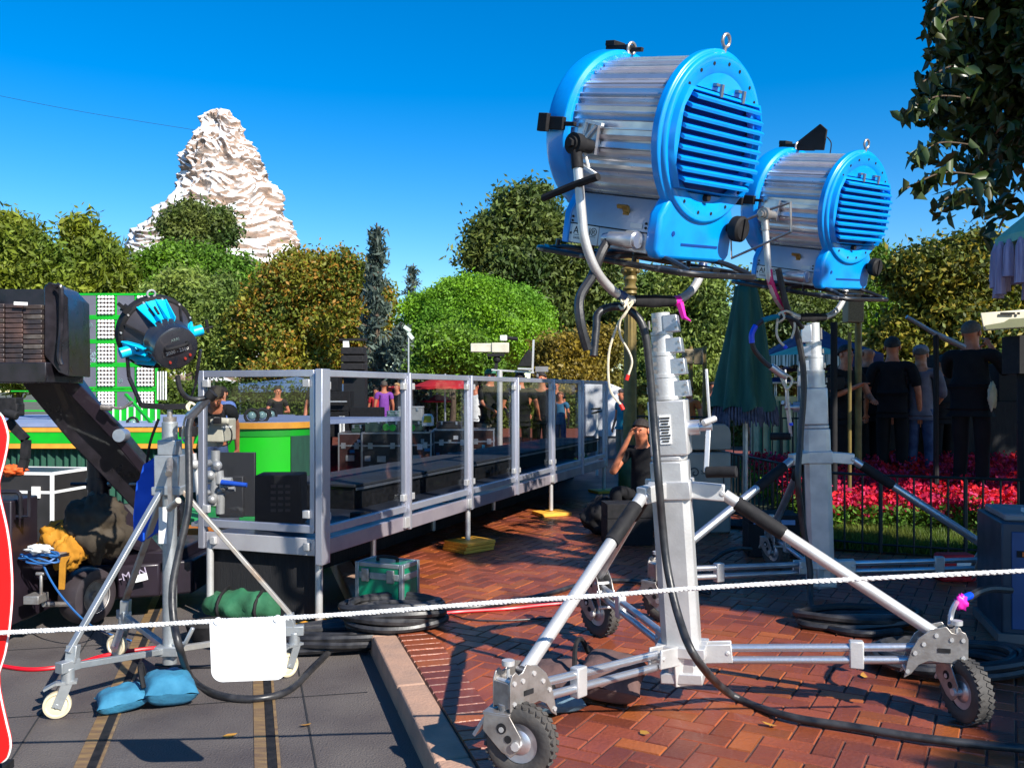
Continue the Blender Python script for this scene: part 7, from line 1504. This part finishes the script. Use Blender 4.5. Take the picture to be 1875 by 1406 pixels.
# background passers-by
BG = 'passers-by far behind the railing'
for (px, d, rz, sh, lg, hr, lb, hh) in (
    (703, 22, 20, CPUR, CJEA, HAIRG, 'passer-by in purple and dark top behind the green boxes', 1.66), (727, 23, 150, CBLK, CBLK, mat('blond_hair', (.45, .25, .08), .7), 'blond passer-by in black behind the teal tool box', 1.62), (714, 25, 180, CBLK, CJEA, HAIR, 'small dark haired passer-by between the purple and blond ones', 1.6),
    (869, 19, -20, CWHT, CBLK, HAIR, 'passer-by in white shirt just left of the green cap man', 1.62), (1026, 20, 160, mat('steel_blue_cloth', (.03, .14, .25), .85), CJEA, mat('auburn_hair', (.22, .07, .02), .7), 'seated passer-by in blue with auburn hair behind the last panels', 1.4), (1018, 23, 180, CBLK, CBLK, HAIR, 'dark clothed passer-by standing behind the auburn haired one', 1.66),
    (1139, 17, 120, CTEAL, CKHA, HAIRG, 'person in teal and white beside the lamp post', 1.45), (1390, 18, 170, mat('orange_shirt_cloth', (.75, .10, .01), .8), CJEA, HAIR, 'passer-by in orange shirt seen under the closed parasol', 1.3), (1262, 16, 150, mat('rust_shirt_cloth', (.6, .12, .02), .8), CBLK, HAIR, 'passer-by in rust shirt behind the near winch', 1.5), (1305, 19, 180, CBLK, CJEA, HAIR, 'dark clothed passer-by near the tan speakers', 1.6), (688, 24, 170, CRED, CBLK, HAIR, 'passer-by in red behind the green bushes', 1.5)):
    person(lb, at(px, d), R(rz), hh, sh, lg, hr, group=BG, skinm=SKIND)
# white kiosk wall with small stand
kb_ = thing('white_kiosk', 'plain white rounded kiosk wall seen through the last rail panel', 'kiosk', at(1098, 19)); k = 19 / FPX; m = MB(); m.prism([(-.34, 0), (.55, 0), (.55, .85), (.45, 1.0), (.20, 1.10), (-.34, 1.10)], -.3, .3, Matrix.Translation((0, 0, .45)) @ XZ); m.build('wall', mat('kiosk_white', (.72, .72, .74), .6), kb_, bevel=.03); MB().box((.1, 0, .22), (.8, .5, .45)).build('base', GREY, kb_)
ts = thing('telescopic_stand', 'small stand with crossed bars in front of the white kiosk', 'stand', at(1093, 15)); q = lambda px, py: W(px, py, 15) - ts.location
MB().cyl((0, 0, 0), q(1093, 757), .022, n=8).build('pole', WHT, ts); m = MB(); m.bar(q(1082, 749), q(1100, 748), .03, .03).cut(); m.bar(q(1083, 757), q(1103, 752), .03, .03).cut(); m.build('cross_bar', BLKM, ts)
cw_ = thing('cream_wall', 'cream kiosk with green railing behind the farther mast', 'kiosk', at(1445, 17)); m = MB(); m.box((0, 0, .65), (1.3, .5, 1.3)); m.build('wall', mat('cream_wall_paint', (.62, .56, .32), .8), cw_)
m = MB()
for k_ in range(8): m.box((-.6 + k_ * .17, -.27, .62), (.025, .03, 1.2)).cut()
m.build('bar', mat('green_bar', (.02, .12, .06), .6), cw_)
# studio camera at right edge, boom pole, microphone
rc = thing('broadcast_camera', 'large cream broadcast camera lens box at the right edge', 'broadcast camera', tuple(W(1850, 590, 8.2))); q = lambda px, py, d=8.2: W(px, py, d) - rc.location
m = MB(); m.add([q(1795, 573), q(1900, 565), q(1900, 598), q(1801, 606)] + [q(1795, 573, 8.55), q(1900, 565, 8.55), q(1900, 598, 8.55), q(1801, 606, 8.55)], [(0, 3, 2, 1), (4, 5, 6, 7), (0, 1, 5, 4), (1, 2, 6, 5), (2, 3, 7, 6), (3, 0, 4, 7)]); m.build('lens_box', CREAMP, rc, bevel=.01)
m = MB(); m.add([q(1803, 596, 8.19), q(1838, 590, 8.19), q(1848, 584, 8.19), q(1880, 582, 8.19), q(1880, 598, 8.19), q(1806, 603, 8.19)], [tuple(range(6))]); m.build('stripe', mat('olive_stripe', (.15, .16, .08), .5), rc); m = MB(); m.box(q(1845, 574, 8.18), (.13, .01, .02)); m.box(q(1865, 574, 8.18), (.02, .01, .02)); m.build('handle', BLKM, rc)
MB().box(q(1880, 650, 8.4), (.3, .3, .35)).cyl(q(1880, 680, 8.4), (q(1880, 680, 8.4).x, .2, -rc.location.z + .35), .08, n=14).build('pedestal', BLKM, rc)
bp_ = thing('boom_pole', 'thin silver boom pole slanting down over the crew', 'boom pole', tuple(W(1712, 700, 9.6))); q = lambda px, py, d=9.6: W(px, py, d) - bp_.location
m = MB(); m.cyl(q(1660, 580), q(1710, 610), .022, .026, 8); m.cyl(q(1710, 610), q(1766, 636), .03, .034, 8); m.build('pole', ALU, bp_); MB().cyl(q(1714, 612), (q(1714, 612).x, 0, -bp_.location.z + .3), .03, n=8).build('support', BLKM, bp_)
mt_ = thing('light_stand', 'tall dark pole with cables right of the farther mast', 'stand', at(1527, 9.2, BZ)); MB().cyl((0, 0, 0), (0, 0, W(0, 590, 9.2).z - BZ), .034, n=10).build('pole', BLKM, mt_); m = MB(); m.cyl((.16, 0, 0), (.16, 0, 2.0), .02, n=8); m.build('second_pole', brz, mt_)
for a in (0, 120, 240): MB().bar((0, 0, .35), (.35 * math.cos(R(a)), .35 * math.sin(R(a)), .02), .03, .02).build('leg', BLKM, mt_)
dk = thing('black_desk', 'black draped control desk behind the shaded crew', 'desk', at(1735, 12.0, .38)); m = MB(); m.box((0, 0, .5), (3.6, .6, 1.0)); m.build('drape', drp, dk); m = MB()
for (x, w, h) in ((-1.25, .6, .42), (-.62, .5, .5), (.05, .55, .62), (.85, .5, .5), (1.4, .5, .5)): m.box((x, 0, 1.0 + h / 2), (w, .3, h)).cut()  # monitor heights stretched to cover bright gaps between the crew with black
m.build('monitor', BLKM, dk, bevel=.01)

# ------------------------------------------------------------------ near tree at upper right (shades the right side)
SUNN = np.array(SUN_DIR)
def foldleaf(name, C, size, m, parent, droop):
    C = np.asarray(C); n = len(C); a = rng.normal(size=(n, 3)); a[:, 2] -= droop; a /= np.linalg.norm(a, axis=1)[:, None]
    b = rng.normal(size=(n, 3)); b -= (b * a).sum(1)[:, None] * a; b /= np.linalg.norm(b, axis=1)[:, None]; c = np.cross(a, b); s = size * (.6 + .7 * rng.random(n))[:, None]; bend = (rng.random(n)[:, None] - .2) * .5
    p = lambda f, w, h: C + a * s * (f - .5) * 1.5 + b * s * w + c * s * (h - bend * (f * 2 - 1) ** 2)
    P = np.stack([p(0, 0, 0), p(.30, .34, .12), p(.68, .30, .10), p(1.05, 0, 0), p(.68, -.30, .10), p(.30, -.34, .12)], 1).reshape(-1, 3)
    k = np.arange(n)[:, None] * 6; idx = np.concatenate([k + np.array([0, 1, 2, 3]), k + np.array([0, 3, 4, 5])], 1).ravel().astype(np.int32)
    me = bpy.data.meshes.new(name); me.vertices.add(len(P)); me.vertices.foreach_set('co', P.astype(np.float32).ravel()); me.loops.add(len(idx)); me.loops.foreach_set('vertex_index', idx); nf = n * 2
    me.polygons.add(nf); me.polygons.foreach_set('loop_start', np.arange(0, nf * 4, 4, dtype=np.int32)); me.polygons.foreach_set('loop_total', np.full(nf, 4, dtype=np.int32)); me.update(calc_edges=True); me.materials.append(m)
    o = bpy.data.objects.new(name, me); COL.objects.link(o); o.parent = parent; return o
lit = [(Vector(lamp1_loc) + Vector((0, 0, .7)), .95), (Vector(lamp2_loc) + Vector((0, 0, .75)), .62), (Vector((.78, 4.1, .8)), .8), (Vector((1.6, 3.9, .3)), .45), (Vector((.4, 4.2, .4)), 1.), (Vector((-1.2, 6.5, 1.)), 1.4), (Vector((.2, 9., .8)), 1.2), (Vector((2.0, 6.1, 1.9)), .35), (Vector((-1.5, 3.5, .2)), 1.), (Vector((.45, 6.6, .2)), .5), (Vector((1.3, 5.0, .2)), .7), (Vector((.9, 3.2, .2)), .7), (Vector((4.0, 8.2, .3)), .45), (Vector((3.5, 8.9, .4)), .6), (Vector((4.6, 9.2, .4)), .5), (W(1850, 590, 8.2), .5)]
def guard(C):  # drops leaves standing on the sun rays of spots kept lit
    keep = np.ones(len(C), bool)
    for p, r in lit:
        v = C - np.array(p); al = v @ SUNN; d2 = (v * v).sum(1) - al * al; keep &= ~((al > 0) & (d2 < r * r))
    px = HX + FPX * C[:, 0] / C[:, 1].clip(.3); py = HY - FPX * (C[:, 2] - EYE) / C[:, 1].clip(.3)
    edge = np.interp(py, [-200, 0, 60, 110, 150, 200, 235, 290, 330, 370, 420, 460, 500, 560], [1660, 1700, 1702, 1712, 1690, 1672, 1700, 1712, 1690, 1705, 1745, 1790, 1850, 1990])
    jit = 14 * np.sin(C[:, 2] * 23) + 10 * np.sin(C[:, 0] * 31)
    vis = (C[:, 1] > .5) & (px < edge + jit) & (px > -300); keep &= ~vis
    keep &= ~((C[:, 1] > .3) & (np.abs(px - HX) < 1000) & (C[:, 2] < 2.35)); keep &= C[:, 1] > -6
    return keep
nt_ = thing('shade_tree', 'large dark leafed tree filling the upper right corner', 'tree', (6.9, 3.6, BZ)); TB = np.array([6.9, 3.6, BZ])
ells = [((3.9, 6.4, 4.1), (1.4, 1.3, 1.7)), ((4.6, 7.3, 5.2), (1.7, 1.5, 2.0)), ((5.6, 5.4, 4.6), (2., 1.9, 2.0)), ((6.6, 3.2, 4.6), (2.2, 2.2, 1.9)), ((7.2, 1.2, 4.4), (2.2, 2., 1.7)), ((5.0, 6.6, 3.4), (1.3, 1.0, .9)), ((8.4, 4.2, 4.4), (2., 2.2, 1.8))]
shade_ells = [((8.2, 5.6, 6.3), (2.6, 2.3, 1.7)), ((10.4, 6.6, 6.6), (2.6, 2.4, 1.9)), ((6.3, 2.2, 5.0), (1.8, 1.8, 1.4)), ((8.0, 2.5, 5.0), (2.2, 2.2, 1.8)), ((7.2, 3.8, 5.2), (1.8, 1.6, 1.2)), ((7.6, 9., 5.2), (2.5, 2.6, 1.7)), ((8.5, 12., 5.4), (2.6, 2.6, 1.6)), ((5.9, 1.9, 5.1), (1.2, 1.1, .9)), ((5.9, 1.9, 5.1), (1.2, 1.1, .9)), ((6.9, -.9, 4.6), (1.7, 1.5, 1.0))]  # unseen crown masses added to shade the crew, farther mast and right-hand bricks
C = cloud(ells, 52000, .34, 26, (.15, 1.05)); C = C[guard(C)]
Cn = cloud(ells[:3] + [((4.3, 6.9, 4.4), (1.3, 1.2, 1.7)), ((3.8, 6.2, 3.2), (.9, .8, .7))], 90000, .26, 26, (.05, 1.05)); Cn = Cn[guard(Cn)]
C = np.vstack([C, Cn])
near = C[:, 0] / C[:, 1].clip(.3) < .75
print('near leaves', near.sum(), len(C))
foldleaf('crown', C - TB, .085, L_NEAR, nt_, .8)
C2 = cloud(shade_ells, 52000, .5, 26, (.1, 1.05)); C2 = C2[guard(C2)]; leafmesh('crown', C2 - TB, .36, L_NEAR, nt_, 1.5, .6)
tipsN = [Vector(e[0]) - Vector(TB) for e in ells]; trunk(nt_, (0, 0, 0), (-.4, .4, 2.6), .26, 7, tipsN)
# hanging twigs at the left outline
m = MB(); TW = []
for (px, py, L_) in ((1655, 205, 60), (1662, 290, 55), (1660, 345, 65), (1690, 150, 40), (1705, 20, 35), (1715, 375, 40), (1700, 60, 40)):
    a = W(px, py, 6.3); b = W(px + L_ + 60, py - 25, 6.5); s_ = spline([b, a.lerp(b, .5) + Vector((0, 0, .06)), a], 6); m.tube([p - Vector(TB) for p in s_], .006, 5)
    for j in range(22):
        q_ = s_[int(rng.random() * 6) + 6 if j < 14 else int(rng.random() * 12)]; TW.append((q_.x + rng.normal() * .025, q_.y + rng.normal() * .05, q_.z - .03 + rng.normal() * .03))
m.build('twigs', bark, nt_)['kind'] = 'stuff'
foldleaf('twig_leaves', np.array(TW) - TB, .085, L_NEAR, nt_, 1.6)

# fallen leaves on the ground
lf = mat('dry_leaf', (.50, .26, .03), .7, 0, (.35, .15, .03), 20)
for i, (px, py, z, lab) in enumerate(((1478, 1131, BZ, 'yellow fallen leaf beside the cable at the farther stand'), (1582, 1240, BZ, 'pale fallen leaf on the bricks between the near stand bars and coil'), (1410, 1330, BZ, 'dry leaf on the bricks below the long black cable'), (560, 1330, 0, 'dry leaf on the street right of the rail'), (1180, 1345, BZ, 'small orange leaf on the bricks at bottom centre'), (420, 1350, 0, 'dry leaf on the street between the two rails'))):
    p = G(px, py, z); m = MB(Matrix.Translation(p + Vector((0, 0, .006))) @ Matrix.Rotation(i * 1.3, 4, 'Z')); m.add([(-.03, 0, .004), (-.008, -.016, 0), (.018, -.011, .004), (.034, 0, .012), (.018, .012, .008), (-.008, .017, .006)], [(0, 1, 2, 3, 4, 5)])
    tag(m.build('fallen_leaf', lf), lab, 'leaf', 'fallen leaves')

person('short dark clothed figure between the grey shirt man and the tall grey haired man', at(1728, 11.6, .35), R(15), 1.64, CBLK, CBLK, hair=HAIR, build=1.3, sleeve=1.6)
